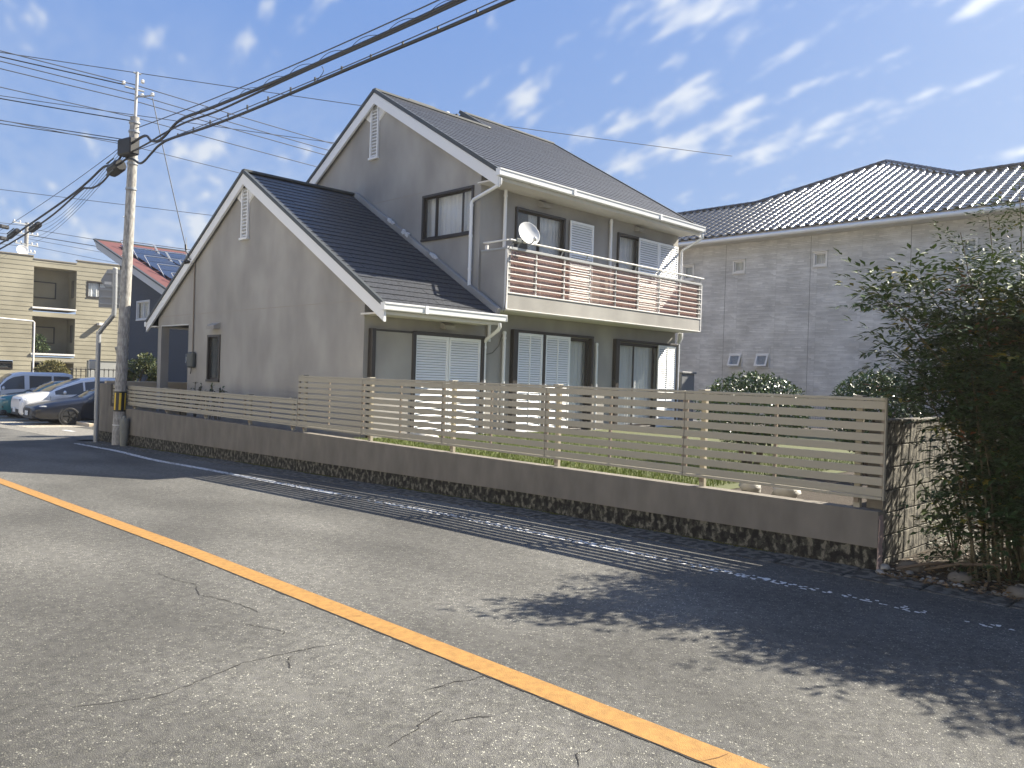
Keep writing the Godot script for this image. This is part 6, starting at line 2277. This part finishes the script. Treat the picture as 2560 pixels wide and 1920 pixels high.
func build_cars() -> void:
	car("black_sedan", "black sedan with dark spoked wheels, nearest the wall of the parked cars", "car", Vector3(-32.20, gy(-32.2) + 0.005, -7.80), [
		[0.0, 0.30, 0.52, 0.58, 0.50, 0.60, 0.46], [-0.06, 0.24, 0.58, 0.66, 0.70, 0.76, 0.58], [-0.22, 0.20, 0.63, 0.72, 0.80, 0.855, 0.68], [-0.6, 0.18, 0.72, 0.81, 0.86, 0.90, 0.74], [-1.2, 0.18, 0.82, 0.90, 0.88, 0.91, 0.76],
		[-1.65, 0.18, 0.88, 0.96, 0.89, 0.91, 0.76], [-2.1, 0.18, 0.90, 1.22, 0.89, 0.915, 0.65], [-2.5, 0.18, 0.91, 1.37, 0.89, 0.915, 0.60], [-3.0, 0.18, 0.92, 1.42, 0.89, 0.915, 0.59], [-3.5, 0.18, 0.93, 1.37, 0.89, 0.91, 0.60], [-4.05, 0.20, 0.96, 1.14, 0.88, 0.90, 0.66], [-4.5, 0.24, 0.94, 1.04, 0.84, 0.86, 0.70], [-4.65, 0.32, 0.8, 0.9, 0.7, 0.74, 0.62]],
		M.paint_navy, {"w": 0.905, "glass": [[-1.75, -2.72], [-2.78, -3.85]], "screen": [-1.66, -2.42], "rear": [-3.5, -4.05], "wheels": [-1.12, -3.86], "r": 0.325, "spokes": 5, "rim": M.rim_dark, "lamp": Vector3(0.70, 0.655, -0.40), "lamp_size": Vector3(0.16, 0.055, 0.24), "mirror": -1.95,
		"trim": [[Vector3(-0.28, 0.42, -0.10), Vector3(0.28, 0.60, 0.015)], [Vector3(-0.6, 0.22, -0.15), Vector3(0.6, 0.34, 0.0)]], "plate": Vector3(0, 0.41, 0.03), "handles": [-2.6, -3.4], "seams": [-1.55, -2.75, -3.6]})
	car("white_minivan", "white minivan with long sloping windscreen parked between the black and teal cars", "car", Vector3(-34.75, gy(-34.8) + 0.005, -8.0), [
		[0.0, 0.34, 0.70, 0.84, 0.54, 0.62, 0.52], [-0.05, 0.26, 0.76, 0.92, 0.70, 0.74, 0.62], [-0.22, 0.22, 0.86, 0.99, 0.78, 0.815, 0.68], [-0.6, 0.20, 0.97, 1.07, 0.82, 0.845, 0.72], [-0.95, 0.20, 1.01, 1.13, 0.83, 0.845, 0.72], [-1.5, 0.20, 1.02, 1.41, 0.83, 0.845, 0.66], [-2.1, 0.20, 1.03, 1.645, 0.83, 0.845, 0.62], [-2.7, 0.20, 1.04, 1.72, 0.83, 0.845, 0.62], [-3.6, 0.20, 1.05, 1.72, 0.83, 0.845, 0.62], [-4.1, 0.24, 1.04, 1.64, 0.81, 0.83, 0.62], [-4.26, 0.32, 0.95, 1.3, 0.75, 0.78, 0.6]],
		M.paint_white, {"w": 0.84, "glass": [[-1.15, -2.15], [-2.22, -3.1], [-3.16, -3.9]], "screen": [-0.98, -2.1], "wheels": [-0.86, -3.5], "r": 0.30, "spokes": 7, "rim": M.rim_light, "lamp": Vector3(0.60, 0.80, -0.17), "lamp_size": Vector3(0.20, 0.085, 0.14), "mirror": -1.45, "bright": false,
		"trim": [[Vector3(-0.62, 0.72, -0.12), Vector3(0.62, 0.86, -0.008)], [Vector3(-0.5, 0.25, -0.10), Vector3(0.5, 0.47, 0.012)]], "plate": Vector3(0, 0.43, 0.03), "handles": [-2.0, -2.9], "handle_mat": M.rim_light, "seams": [-0.98, -2.18, -3.12]})
	car("teal_crossover", "teal crossover with silver lower bumper between the white minivan and the pale van", "car", Vector3(-37.35, gy(-37.4) + 0.005, -7.92), [
		[0.0, 0.32, 0.68, 0.80, 0.54, 0.62, 0.54], [-0.06, 0.26, 0.74, 0.88, 0.72, 0.78, 0.66], [-0.25, 0.22, 0.82, 0.93, 0.82, 0.86, 0.72], [-0.7, 0.20, 0.90, 1.00, 0.86, 0.88, 0.74], [-1.15, 0.20, 0.95, 1.06, 0.87, 0.885, 0.74], [-1.65, 0.20, 0.97, 1.33, 0.87, 0.885, 0.66], [-2.1, 0.20, 0.98, 1.51, 0.87, 0.885, 0.62], [-2.7, 0.20, 1.0, 1.57, 0.87, 0.885, 0.61], [-3.4, 0.22, 1.02, 1.53, 0.86, 0.88, 0.61], [-3.95, 0.28, 1.03, 1.36, 0.83, 0.85, 0.62], [-4.1, 0.36, 0.9, 1.1, 0.75, 0.78, 0.6]],
		M.paint_teal, {"w": 0.875, "glass": [[-1.35, -2.3], [-2.36, -3.3], [-3.36, -3.8]], "screen": [-1.18, -2.08], "wheels": [-0.82, -3.35], "r": 0.325, "spokes": 5, "rim": M.rim_light, "lamp": Vector3(0.60, 0.78, -0.13), "lamp_size": Vector3(0.22, 0.055, 0.14), "mirror": -1.5,
		"trim": [[Vector3(-0.5, 0.70, -0.1), Vector3(0.5, 0.82, 0.0)], [Vector3(-0.8, 0.24, -0.22), Vector3(0.8, 0.36, -0.03)], [Vector3(0.52, 0.44, -0.2), Vector3(0.78, 0.60, -0.05)], [Vector3(-0.78, 0.44, -0.2), Vector3(-0.52, 0.60, -0.05)]], "plate": Vector3(0, 0.54, 0.03), "handles": [-2.1, -3.1], "seams": [-1.2, -2.33, -3.33]})
	var tc: Node3D = get_node("teal_crossover")
	var g := Geo.new()
	g.cbox(Vector3(-0.66, 0.30, -0.08), Vector3(0.66, 0.36, 0.0), 0.015)
	for s: float in [-1.0, 1.0]:
		g.xbox(Transform3D(Basis(Vector3.BACK, -s * 0.5), Vector3(s * 0.70, 0.37, -0.06)), Vector3(0.18, 0.05, 0.06))
		g.lathe(PackedVector2Array([Vector2(0.075, 0), Vector2(0.085, 0.015), Vector2(0.06, 0.012), Vector2(0, 0.006)]), Transform3D(Basis(Vector3.RIGHT, PI / 2), Vector3(s * 0.65, 0.52, -0.05)), 14)
	obj("skid_plate", g, M.rim_light, tc)
	car("pale_van", "boxy pale silver microvan with dark side windows at the far end of the row", "van", Vector3(-40.10, gy(-40.1) + 0.005, -8.05), [
		[0.0, 0.34, 0.80, 0.92, 0.52, 0.62, 0.54], [-0.05, 0.27, 0.92, 1.05, 0.66, 0.70, 0.60], [-0.22, 0.24, 1.02, 1.16, 0.70, 0.735, 0.62], [-0.42, 0.24, 1.08, 1.28, 0.72, 0.74, 0.62], [-0.72, 0.24, 1.10, 1.64, 0.72, 0.74, 0.60], [-0.95, 0.24, 1.12, 1.80, 0.72, 0.74, 0.60], [-1.3, 0.24, 1.13, 1.88, 0.72, 0.74, 0.60], [-3.0, 0.24, 1.13, 1.88, 0.72, 0.74, 0.60], [-3.28, 0.26, 1.12, 1.82, 0.71, 0.73, 0.60], [-3.38, 0.34, 1.0, 1.5, 0.66, 0.70, 0.56]],
		M.paint_silver_white, {"w": 0.735, "glass": [[-0.48, -1.36], [-1.55, -2.42], [-2.5, -3.15]], "screen": [-0.30, -0.92], "wheels": [-0.52, -2.9], "r": 0.275, "spokes": 8, "rim": M.rim_light, "lamp": Vector3(0.50, 0.80, -0.10), "lamp_size": Vector3(0.13, 0.10, 0.10), "mirror": -0.55,
		"trim": [[Vector3(-0.5, 0.28, -0.1), Vector3(0.5, 0.44, -0.002)]], "plate": Vector3(0, 0.54, 0.02), "handles": [-1.30, -1.62], "handle_mat": M.car_trim, "seams": [-0.45, -1.45, -2.46]})


# ---------------------------------------------------------------- plants

func leaf_mesh(w: float, fold: float) -> ArrayMesh:   # a pointed leaf one unit long, folded along its rib
	var g := Geo.new()
	var a := Vector3(0, 0, 0)
	var t := Vector3(0, -0.06, 1)
	var m := Vector3(0, 0.0, 0.45)
	for s: float in [-1.0, 1.0]:
		var e := Vector3(s * w, fold, 0.42)
		g.tri(a, m, e, Vector3(s * -fold, w, 0).normalized())
		g.tri(m, t, e, Vector3(s * -fold, w, 0).normalized())
	return g.mesh()


func leaf_at(p: Vector3, dir: Vector3, up: Vector3, size: float) -> Transform3D:
	var z := dir.normalized()
	var x := up.cross(z)
	if x.length() < 0.01:
		x = Vector3.RIGHT
	x = x.normalized()
	return Transform3D(Basis(x * size, z.cross(x) * size, z * size), p)


func rdir() -> Vector3:
	return Vector3(rng.randfn(), rng.randfn(), rng.randfn()).normalized()


func clipped_bush(label: String, c: Vector3, r: Vector3, n: int) -> void:
	var t := thing("clipped_bush", label, "bush", Vector3(c.x, 0.42, c.z), "clipped round bushes in the garden")
	var g := Geo.new()
	for i in 5:
		var a := TAU * i / 5.0
		g.tube(PackedVector3Array([Vector3(c.x + cos(a) * 0.08, 0.40, c.z + sin(a) * 0.08), c + Vector3(cos(a) * 0.25, -0.25, sin(a) * 0.25), c + Vector3(cos(a) * r.x * 0.7, 0.1, sin(a) * r.z * 0.7)]), PackedFloat32Array([0.035, 0.025, 0.012]), 7)
	obj("stem", g, M.bark, t)
	var pl := []
	var pc := []
	var nz := noise(FastNoiseLite.TYPE_SIMPLEX, 1.9, 2, int(c.x * 10))
	for i in n:
		var d := rdir()
		var k := nz.get_noise_3dv(d * 1.6 + c)
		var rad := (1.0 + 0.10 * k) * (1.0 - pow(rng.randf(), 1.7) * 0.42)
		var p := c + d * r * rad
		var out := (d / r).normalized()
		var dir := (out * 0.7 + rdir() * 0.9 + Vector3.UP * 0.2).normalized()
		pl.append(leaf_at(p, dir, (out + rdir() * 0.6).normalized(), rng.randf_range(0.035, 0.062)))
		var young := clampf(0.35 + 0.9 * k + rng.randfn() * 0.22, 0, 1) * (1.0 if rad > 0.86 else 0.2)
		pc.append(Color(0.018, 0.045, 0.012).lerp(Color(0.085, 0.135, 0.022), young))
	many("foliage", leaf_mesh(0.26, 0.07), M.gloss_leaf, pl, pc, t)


func frond(pl: Array, pc: Array, p0: Vector3, dir: Vector3, length: float, pairs: int, size: float, col: Color, vary: float) -> void:   # a compound leaf: leaflets in pairs along side stalks
	var d := dir
	var p := p0
	for i in pairs:
		d = (d + Vector3(0, -0.055, 0)).normalized()
		p += d * (length / pairs)
		var side := d.cross(Vector3.UP)
		side = side.normalized() if side.length() > 0.05 else Vector3.RIGHT
		for s: float in [-1.0, 1.0]:
			var q := p + side * s * rng.randf_range(0.005, 0.05) + rdir() * 0.012
			var ld := (d * 0.65 + side * s * rng.randf_range(0.5, 1.0) + Vector3(0, rng.randf_range(-0.45, 0.10), 0) + rdir() * 0.25).normalized()
			pl.append(leaf_at(q, ld, (Vector3.UP + rdir() * 0.35).normalized(), size * rng.randf_range(0.7, 1.25)))
			pc.append(tone(col, vary))
	pl.append(leaf_at(p, d, Vector3.UP, size * 1.1))
	pc.append(tone(col, vary))


func tone(c: Color, vary: float) -> Color:
	var k := 1.0 + rng.randfn() * vary
	return Color(maxf(c.r * k, 0.002), maxf(c.g * k, 0.004), maxf(c.b * k, 0.001))


func nandina(t: Node3D, canes: Array, top_share: float, density: float, size: float) -> void:
	# each cane: [foot, head, bend, first leaf at this share of the height]
	var pl := []
	var pc := []
	for c in canes:
		var a: Vector3 = c[0]
		var b: Vector3 = c[1]
		var bend: Vector3 = c[2]
		var path := PackedVector3Array()
		for i in 9:
			var k := i / 8.0
			path.append(a.lerp(b, k) + bend * sin(k * PI) + rdir() * 0.008)
		var g := Geo.new()
		var rr := PackedFloat32Array()
		for i in 9:
			rr.append(lerpf(0.014, 0.004, i / 8.0))
		g.tube(path, rr, 5)
		obj("stem", g, M.cane, t)
		var fr := int(density * a.distance_to(b))
		for i in fr:
			var k := lerpf(c[3], 1.0, sqrt(rng.randf()) if rng.randf() < top_share else rng.randf())
			var idx := mini(7, int(k * 8))
			var p: Vector3 = path[idx].lerp(path[idx + 1], k * 8 - idx)
			var az := rng.randf() * TAU
			var el := rng.randf_range(0.0, 0.9)
			var d := Vector3(cos(az) * cos(el), sin(el), sin(az) * cos(el))
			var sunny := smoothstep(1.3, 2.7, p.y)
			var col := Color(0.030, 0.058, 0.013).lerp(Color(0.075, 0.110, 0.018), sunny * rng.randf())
			if rng.randf() < 0.07:
				col = Color(0.20, 0.16, 0.02) if rng.randf() < 0.7 else Color(0.16, 0.06, 0.02)
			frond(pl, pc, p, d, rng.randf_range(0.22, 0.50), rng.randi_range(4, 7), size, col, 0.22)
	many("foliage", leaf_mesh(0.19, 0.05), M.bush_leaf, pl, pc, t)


func build_plants() -> void:
	rng.seed = 4242
	# --- garden
	struct("lawn", _lawn(), M.lawn_soil)
	struct("garden_soil", _soil(), M.soil)
	var bl := Geo.new()
	bl.tri(Vector3(-0.09, 0, 0), Vector3(0.09, 0, 0), Vector3(0.02, 1, 0.25), Vector3(0, 0.3, 1).normalized())
	var bm := bl.mesh()
	var pl := []
	var pc := []
	for i in 52000:
		var x := rng.randf_range(-11.4, -4.6)
		var z := -7.22 - pow(rng.randf(), 1.5) * 5.5
		var h := rng.randf_range(0.025, 0.06)
		pl.append(Transform3D(Basis(Vector3.UP, rng.randf() * TAU).scaled(Vector3(h * 0.9, h, h)), Vector3(x, 0.448, z)))
		pc.append(Color(0.065, 0.115, 0.014).lerp(Color(0.17, 0.19, 0.035), rng.randf()))
	many("grass", bm, M.grass_blade, pl, pc)
	clipped_bush("broad clipped evergreen bush with glossy leaves behind the fence, left of the two", Vector3(-5.62, 1.22, -10.5), Vector3(0.78, 0.52, 0.75), 9000)
	clipped_bush("round clipped evergreen bush at the end of the fence beside the block wall", Vector3(-3.88, 1.26, -10.4), Vector3(0.56, 0.53, 0.60), 8000)
	# pale garden stones
	var spots := [[-11.3, 0.40, -8.9, 0.20, "pale garden boulder at the house foot, the one nearest the foundation vent"], [-10.75, 0.42, -8.6, 0.26, "broad pale garden boulder behind the tall fence, middle of the row by the house"], [-10.1, 0.42, -8.35, 0.20, "dark-veined garden boulder at the right end of the row by the house"], [-4.15, 0.50, -7.75, 0.10, "upright pale stone just behind the wall under the right fence panel"], [-3.72, 0.50, -7.7, 0.12, "jagged white stone behind the wall near the last fence post"]]
	for s in spots:
		var g := Geo.new()
		var nz := noise(FastNoiseLite.TYPE_SIMPLEX, 2.2, 3, int(s[0] * 100))
		var r: float = s[3]
		g.ball(Vector3.ZERO, Vector3.ONE, 18)
		for i in g.v.size():
			var d := g.v[i]
			g.v[i] = Vector3(s[0], s[1], s[2]) + d * r * (1.0 + 0.5 * nz.get_noise_3dv(d * 1.5)) * Vector3(1.1, 0.8, 0.9)
		tag(obj("garden_stone", g, M.rock), s[4], "stone", "pale stones in the garden")
	# low plants along the gable
	var shrubs := [[-18.2, 0.55, -7.55, 0.30, 0.50, "low dark leafy plant below the electricity meter, left of three"], [-17.62, 0.55, -7.55, 0.17, 0.72, "slender upright plant under the narrow gable window, middle of three"], [-16.85, 0.55, -7.55, 0.42, 0.52, "spreading dark leafy plant right of the narrow gable window"], [-16.35, 0.55, -7.5, 0.10, 0.66, "thin sprig at the right end of the plants below the gable"]]
	for s in shrubs:
		var t := thing("low_plant", s[5], "plant", Vector3(s[0], 0.25, s[2]), "plants growing under the gable wall")
		var g := Geo.new()
		var lp := []
		var lc := []
		for k in 7:
			var a := rng.randf() * TAU
			var e := Vector3(s[0] + cos(a) * s[3] * rng.randf(), s[1] + s[4] * rng.randf_range(0.75, 1.05), s[2] + sin(a) * 0.15)
			var b := Vector3(s[0] + cos(a) * 0.05, 0.25, s[2])
			g.tube(PackedVector3Array([b, b.lerp(e, 0.6) + rdir() * 0.03, e]), 0.007, 5)
			for i in 14:
				var q := b.lerp(e, rng.randf_range(0.55, 1.02))
				lp.append(leaf_at(q, rdir() + Vector3.UP * 0.3, Vector3.UP + rdir() * 0.4, rng.randf_range(0.05, 0.10)))
				lc.append(tone(Color(0.022, 0.045, 0.018), 0.3))
		obj("stem", g, M.cane, t)
		many("foliage", leaf_mesh(0.24, 0.05), M.bush_leaf, lp, lc, t)
	# small trees and shrubs to the left
	small_tree("garden_tree", "small rounded tree with glossy leaves between the utility pole and the porch post", Vector3(-23.85, -0.5, -8.6), [Vector3(-23.95, 1.50, -8.5), Vector3(-23.75, 1.72, -8.75), Vector3(-23.65, 1.42, -8.95), Vector3(-24.1, 1.25, -8.35), Vector3(-23.6, 1.15, -9.0)], [0.30, 0.26, 0.24, 0.22, 0.2], 2600, Color(0.035, 0.065, 0.016), Color(0.13, 0.13, 0.045), 0.085)
	small_tree("flowering_shrub", "bushy yellowish shrub in front of the apartment block's dark entry", Vector3(-50.4, -0.8, -13.3), [Vector3(-50.2, 1.35, -13.1), Vector3(-50.2, 1.4, -13.6), Vector3(-50.2, 1.15, -12.8), Vector3(-50.2, 1.1, -13.9), Vector3(-50.3, 1.5, -13.3)], [0.42, 0.4, 0.35, 0.32, 0.3], 2400, Color(0.09, 0.09, 0.025), Color(0.30, 0.25, 0.10), 0.12)
	small_tree("balcony_plant", "leafy potted plant on the middle balcony of the apartment block", Vector3(-58.4, 2.2, -14.6), [Vector3(-58.3, 2.7, -14.5), Vector3(-58.3, 3.1, -14.7), Vector3(-58.3, 2.6, -14.9)], [0.3, 0.35, 0.3], 420, Color(0.03, 0.06, 0.02), Color(0.12, 0.16, 0.06), 0.2)
	# --- the overgrown corner beside the block wall
	var t := thing("nandina_bush", "tall dense green bamboo-like bush overhanging the block wall at the street corner", "bush", Vector3(-1.6, 0.02, -8.2))
	var canes := []
	for i in 64:
		var a := rng.randf() * TAU
		var rr := sqrt(rng.randf())
		var f := Vector3(-1.42 + cos(a) * rr * 0.66, 0.0, -7.68 + sin(a) * rr * 0.48)
		var lean := Vector3(cos(a), 0, sin(a) * 0.7) * rr * rng.randf_range(0.2, 0.62)
		var hgt := lerpf(2.68, 1.70, rr * rr) * rng.randf_range(0.85, 1.06)
		canes.append([f, f + lean + Vector3(0, hgt, 0), Vector3(lean.x, 0, lean.z) * -0.15, 0.16])
	# arching side sprays towards the neighbour's wall and the street
	for q in [[Vector3(-1.6, 0, -7.6), Vector3(-2.60, 2.42, -6.80)], [Vector3(-1.6, 0, -7.6), Vector3(-2.35, 2.50, -7.15)], [Vector3(-1.7, 0, -7.8), Vector3(-2.62, 1.92, -7.35)], [Vector3(-1.6, 0, -7.6), Vector3(-2.2, 2.15, -7.1)], [Vector3(-1.7, 0, -7.8), Vector3(-2.58, 1.62, -7.35)], [Vector3(-1.5, 0, -7.7), Vector3(-2.05, 2.60, -7.4)]]:
		canes.append([q[0], q[1], Vector3(0.12, 0.25, -0.1), 0.5])
	nandina(t, canes, 0.42, 34.0, 0.085)
	var t2 := thing("bush_shoots", "slender pale shoots rising above the big bush in front of the tiled roof", "plant", Vector3(-2.1, 0.02, -9.0))
	canes = []
	for q in [[Vector3(-2.05, 0.0, -9.0), Vector3(-2.02, 3.62, -8.85), 0.62], [Vector3(-2.0, 0.0, -8.9), Vector3(-2.25, 3.30, -8.75), 0.66], [Vector3(-1.9, 0.0, -9.0), Vector3(-1.75, 3.45, -9.0), 0.6], [Vector3(-2.1, 0.0, -8.9), Vector3(-2.42, 3.12, -8.5), 0.72]]:
		canes.append([q[0], q[1], Vector3(0.05, 0, 0.02), q[2]])
	nandina(t2, canes, 0.3, 11.0, 0.062)
	# a further bush of the same kind, mostly beyond the edge of the view, that shades the road
	var t3 := thing("second_nandina_bush", "darker bush of the same kind continuing along the street to the right", "bush", Vector3(-0.3, 0.05, -8.3))
	canes = []
	for i in 46:
		var a := rng.randf() * TAU
		var rr := sqrt(rng.randf())
		var f := Vector3(-0.15 + cos(a) * rr * 0.95, 0.03, -8.3 + sin(a) * rr * 0.95)
		var lean := Vector3(cos(a), 0, sin(a)) * rr * 0.5
		canes.append([f, f + lean + Vector3(0, lerpf(3.3, 2.1, rr * rr) * rng.randf_range(0.85, 1.05), 0), Vector3(lean.x, 0, lean.z) * -0.15, 0.18])
	nandina(t3, canes, 0.5, 22.0, 0.09)
	# undergrowth at the foot: ferns, weeds and one spray with sunlit leaves
	var uw := thing("sunlit_weed", "weed with broad sunlit leaves leaning on the foot of the block wall", "plant", Vector3(-2.3, 0.02, -7.9))
	var lp := []
	var lc := []
	var g := Geo.new()
	for k in 12:
		var e := Vector3(-2.30 + rng.randfn() * 0.13, rng.randf_range(0.48, 0.78), -7.85 + rng.randfn() * 0.16)
		var b := Vector3(-2.22, 0.02, -7.95)
		g.tube(PackedVector3Array([b, b.lerp(e, 0.5) + Vector3(0.04, 0.05, 0), e]), 0.005, 5)
		for i in 12:
			var q := b.lerp(e, rng.randf_range(0.55, 1.05)) + rdir() * 0.05
			lp.append(leaf_at(q, Vector3(-0.5, -0.1, 0.5) + rdir() * 0.7, Vector3.UP + rdir() * 0.4, rng.randf_range(0.07, 0.13)))
			lc.append(tone(Color(0.10, 0.15, 0.05), 0.2))
	obj("stem", g, M.cane, uw)
	many("foliage", leaf_mesh(0.22, 0.04), M.bush_leaf, lp, lc, uw)
	var un := thing("undergrowth", "dark tangle of ferns and weeds under the big bush", "undergrowth", Vector3(-1.7, 0.02, -7.6))
	lp = []
	lc = []
	for k in 620:
		var b := Vector3(rng.randf_range(-2.45, 1.5), 0.03, rng.randf_range(-8.6, -7.05))
		if b.x < -2.0 and b.z > -7.3:
			continue
		var a := rng.randf() * TAU
		frond(lp, lc, b, Vector3(cos(a) * 0.6, rng.randf_range(0.5, 1.3), sin(a) * 0.6).normalized(), rng.randf_range(0.12, 0.42), 6, 0.06, Color(0.028, 0.050, 0.016) if rng.randf() < 0.8 else Color(0.12, 0.075, 0.035), 0.3)
	un.set_meta("kind", "stuff")
	many("foliage", leaf_mesh(0.15, 0.04), M.bush_leaf, lp, lc, un)
	# fallen leaves, twigs and stones at the kerb
	var peb := Geo.new()
	peb.ball(Vector3.ZERO, Vector3(1, 0.6, 0.8), 6)
	pl = []
	pc = []
	for i in 900:
		var x := rng.randf_range(-2.55, 2.5)
		var z := -6.95 - absf(rng.randfn(0, 0.42))
		var s := rng.randf_range(0.008, 0.03) * (1.0 if rng.randf() < 0.93 else 2.2)
		pl.append(Transform3D(Basis(Vector3.UP, rng.randf() * TAU).scaled(Vector3.ONE * s), Vector3(x, gy(x) + s * 0.3 + 0.0, z)))
		pc.append(Color(0.16, 0.15, 0.13).lerp(Color(0.34, 0.33, 0.30), rng.randf()))
	many("pebbles", peb.mesh(), M.litter, pl, pc)
	pl = []
	pc = []
	for i in 2600:
		var x := rng.randf_range(-2.55, 2.5)
		var z := -6.85 - absf(rng.randfn(0, 0.5))
		pl.append(leaf_at(Vector3(x, gy(x) + rng.randf_range(0.006, 0.03), z), Vector3(rng.randfn(), rng.randfn() * 0.2, rng.randfn()), Vector3.UP + rdir() * 0.5, rng.randf_range(0.03, 0.07)))
		pc.append(Color(0.10, 0.065, 0.035).lerp(Color(0.22, 0.15, 0.08), rng.randf()))
	many("fallen_leaves", leaf_mesh(0.2, 0.06), M.litter, pl, pc)
	for q in [[-1.95, -7.16, 0.09, "grey rounded stone at the kerb under the bush, left one"], [-1.50, -7.02, 0.085, "pale rounded stone at the kerb under the bush, right one"], [-2.38, -7.28, 0.09, "flat grey stone lying at the corner of the block wall"]]:
		g = Geo.new()
		var nz := noise(FastNoiseLite.TYPE_SIMPLEX, 2.0, 3, int(q[0] * 100))
		g.ball(Vector3.ZERO, Vector3.ONE, 16)
		for i in g.v.size():
			var d := g.v[i]
			g.v[i] = Vector3(q[0], gy(q[0]) + q[2] * 0.3, q[1]) + d * q[2] * (1.0 + 0.35 * nz.get_noise_3dv(d * 1.4)) * Vector3(1.2, 0.7, 0.9)
		tag(obj("kerb_stone", g, mat_once("kerb_rock", 0.13, 0.12, 0.105, 0.95)), q[3], "stone", "stones at the kerb under the bush")
	for q in [[Vector3(-2.45, 0.05, -7.15), Vector3(-1.95, 0.12, -7.45), "dry grey branch lying at the foot of the block wall, nearest the street"], [Vector3(-2.3, 0.04, -7.3), Vector3(-1.7, 0.20, -7.25), "thin dry branch lying across the stones under the bush"]]:
		g = Geo.new()
		g.tube(smooth([q[0], (q[0] as Vector3).lerp(q[1], 0.4) + Vector3(0.02, 0.04, 0.03), (q[0] as Vector3).lerp(q[1], 0.7) + Vector3(0, 0.02, -0.02), q[1]], 4), 0.014, 6)
		tag(obj("fallen_branch", g, M.bark), q[2], "branch")


func _lawn() -> Geo:
	var g := Geo.new()
	g.quad(Vector3(-11.6, 0.445, -19.0), Vector3(-4.4, 0.445, -19.0), Vector3(-4.4, 0.445, -7.2), Vector3(-11.6, 0.445, -7.2), Vector3.UP)
	return g


func _soil() -> Geo:
	var g := Geo.new()
	g.quad(Vector3(-4.4, 0.44, -20.4), Vector3(-2.70, 0.44, -20.4), Vector3(-2.70, 0.44, -7.2), Vector3(-4.4, 0.44, -7.2), Vector3.UP)
	g.quad(Vector3(-21.5, 0.20, -8.3), Vector3(-11.6, 0.20, -8.3), Vector3(-11.6, 0.20, -7.2), Vector3(-21.5, 0.20, -7.2), Vector3.UP)
	g.quad(Vector3(-11.9, 0.20, -18.9), Vector3(-11.6, 0.20, -18.9), Vector3(-11.6, 0.20, -7.2), Vector3(-11.9, 0.20, -7.2), Vector3.UP)
	g.quad(Vector3(-2.58, gy(-2.5) + 0.015, -19.5), Vector3(4.0, gy(4) + 0.015, -19.5), Vector3(4.0, gy(4) + 0.015, -6.95), Vector3(-2.58, gy(-2.5) + 0.015, -7.06), Vector3.UP)
	return g


func small_tree(called: String, label: String, foot: Vector3, heads: Array, radii: Array, n: int, dark: Color, light: Color, size: float) -> void:
	var t := thing(called, label, "tree" if called == "garden_tree" else "shrub" if called == "flowering_shrub" else "plant", foot)
	var g := Geo.new()
	var fork := foot.lerp(heads[0], 0.62)
	g.tube(PackedVector3Array([foot, foot.lerp(fork, 0.5) + Vector3(0.03, 0, 0.02), fork]), PackedFloat32Array([0.06, 0.05, 0.04]), 8)
	for h in heads:
		g.tube(PackedVector3Array([fork, fork.lerp(h, 0.5) + rdir() * 0.06, h]), PackedFloat32Array([0.036, 0.025, 0.01]), 6)
	obj("trunk", g, M.bark, t)
	var pl := []
	var pc := []
	for i in n:
		var k := rng.randi_range(0, heads.size() - 1)
		var d := rdir() * pow(rng.randf(), 0.45)
		var p: Vector3 = heads[k] + d * radii[k] * Vector3(1.1, 0.85, 1.1)
		pl.append(leaf_at(p, d + rdir() * 0.6, Vector3.UP + rdir() * 0.7, size * rng.randf_range(0.7, 1.2)))
		pc.append(dark.lerp(light, pow(rng.randf(), 1.8)))
	many("crown", leaf_mesh(0.26, 0.06), M.bush_leaf, pl, pc, t)
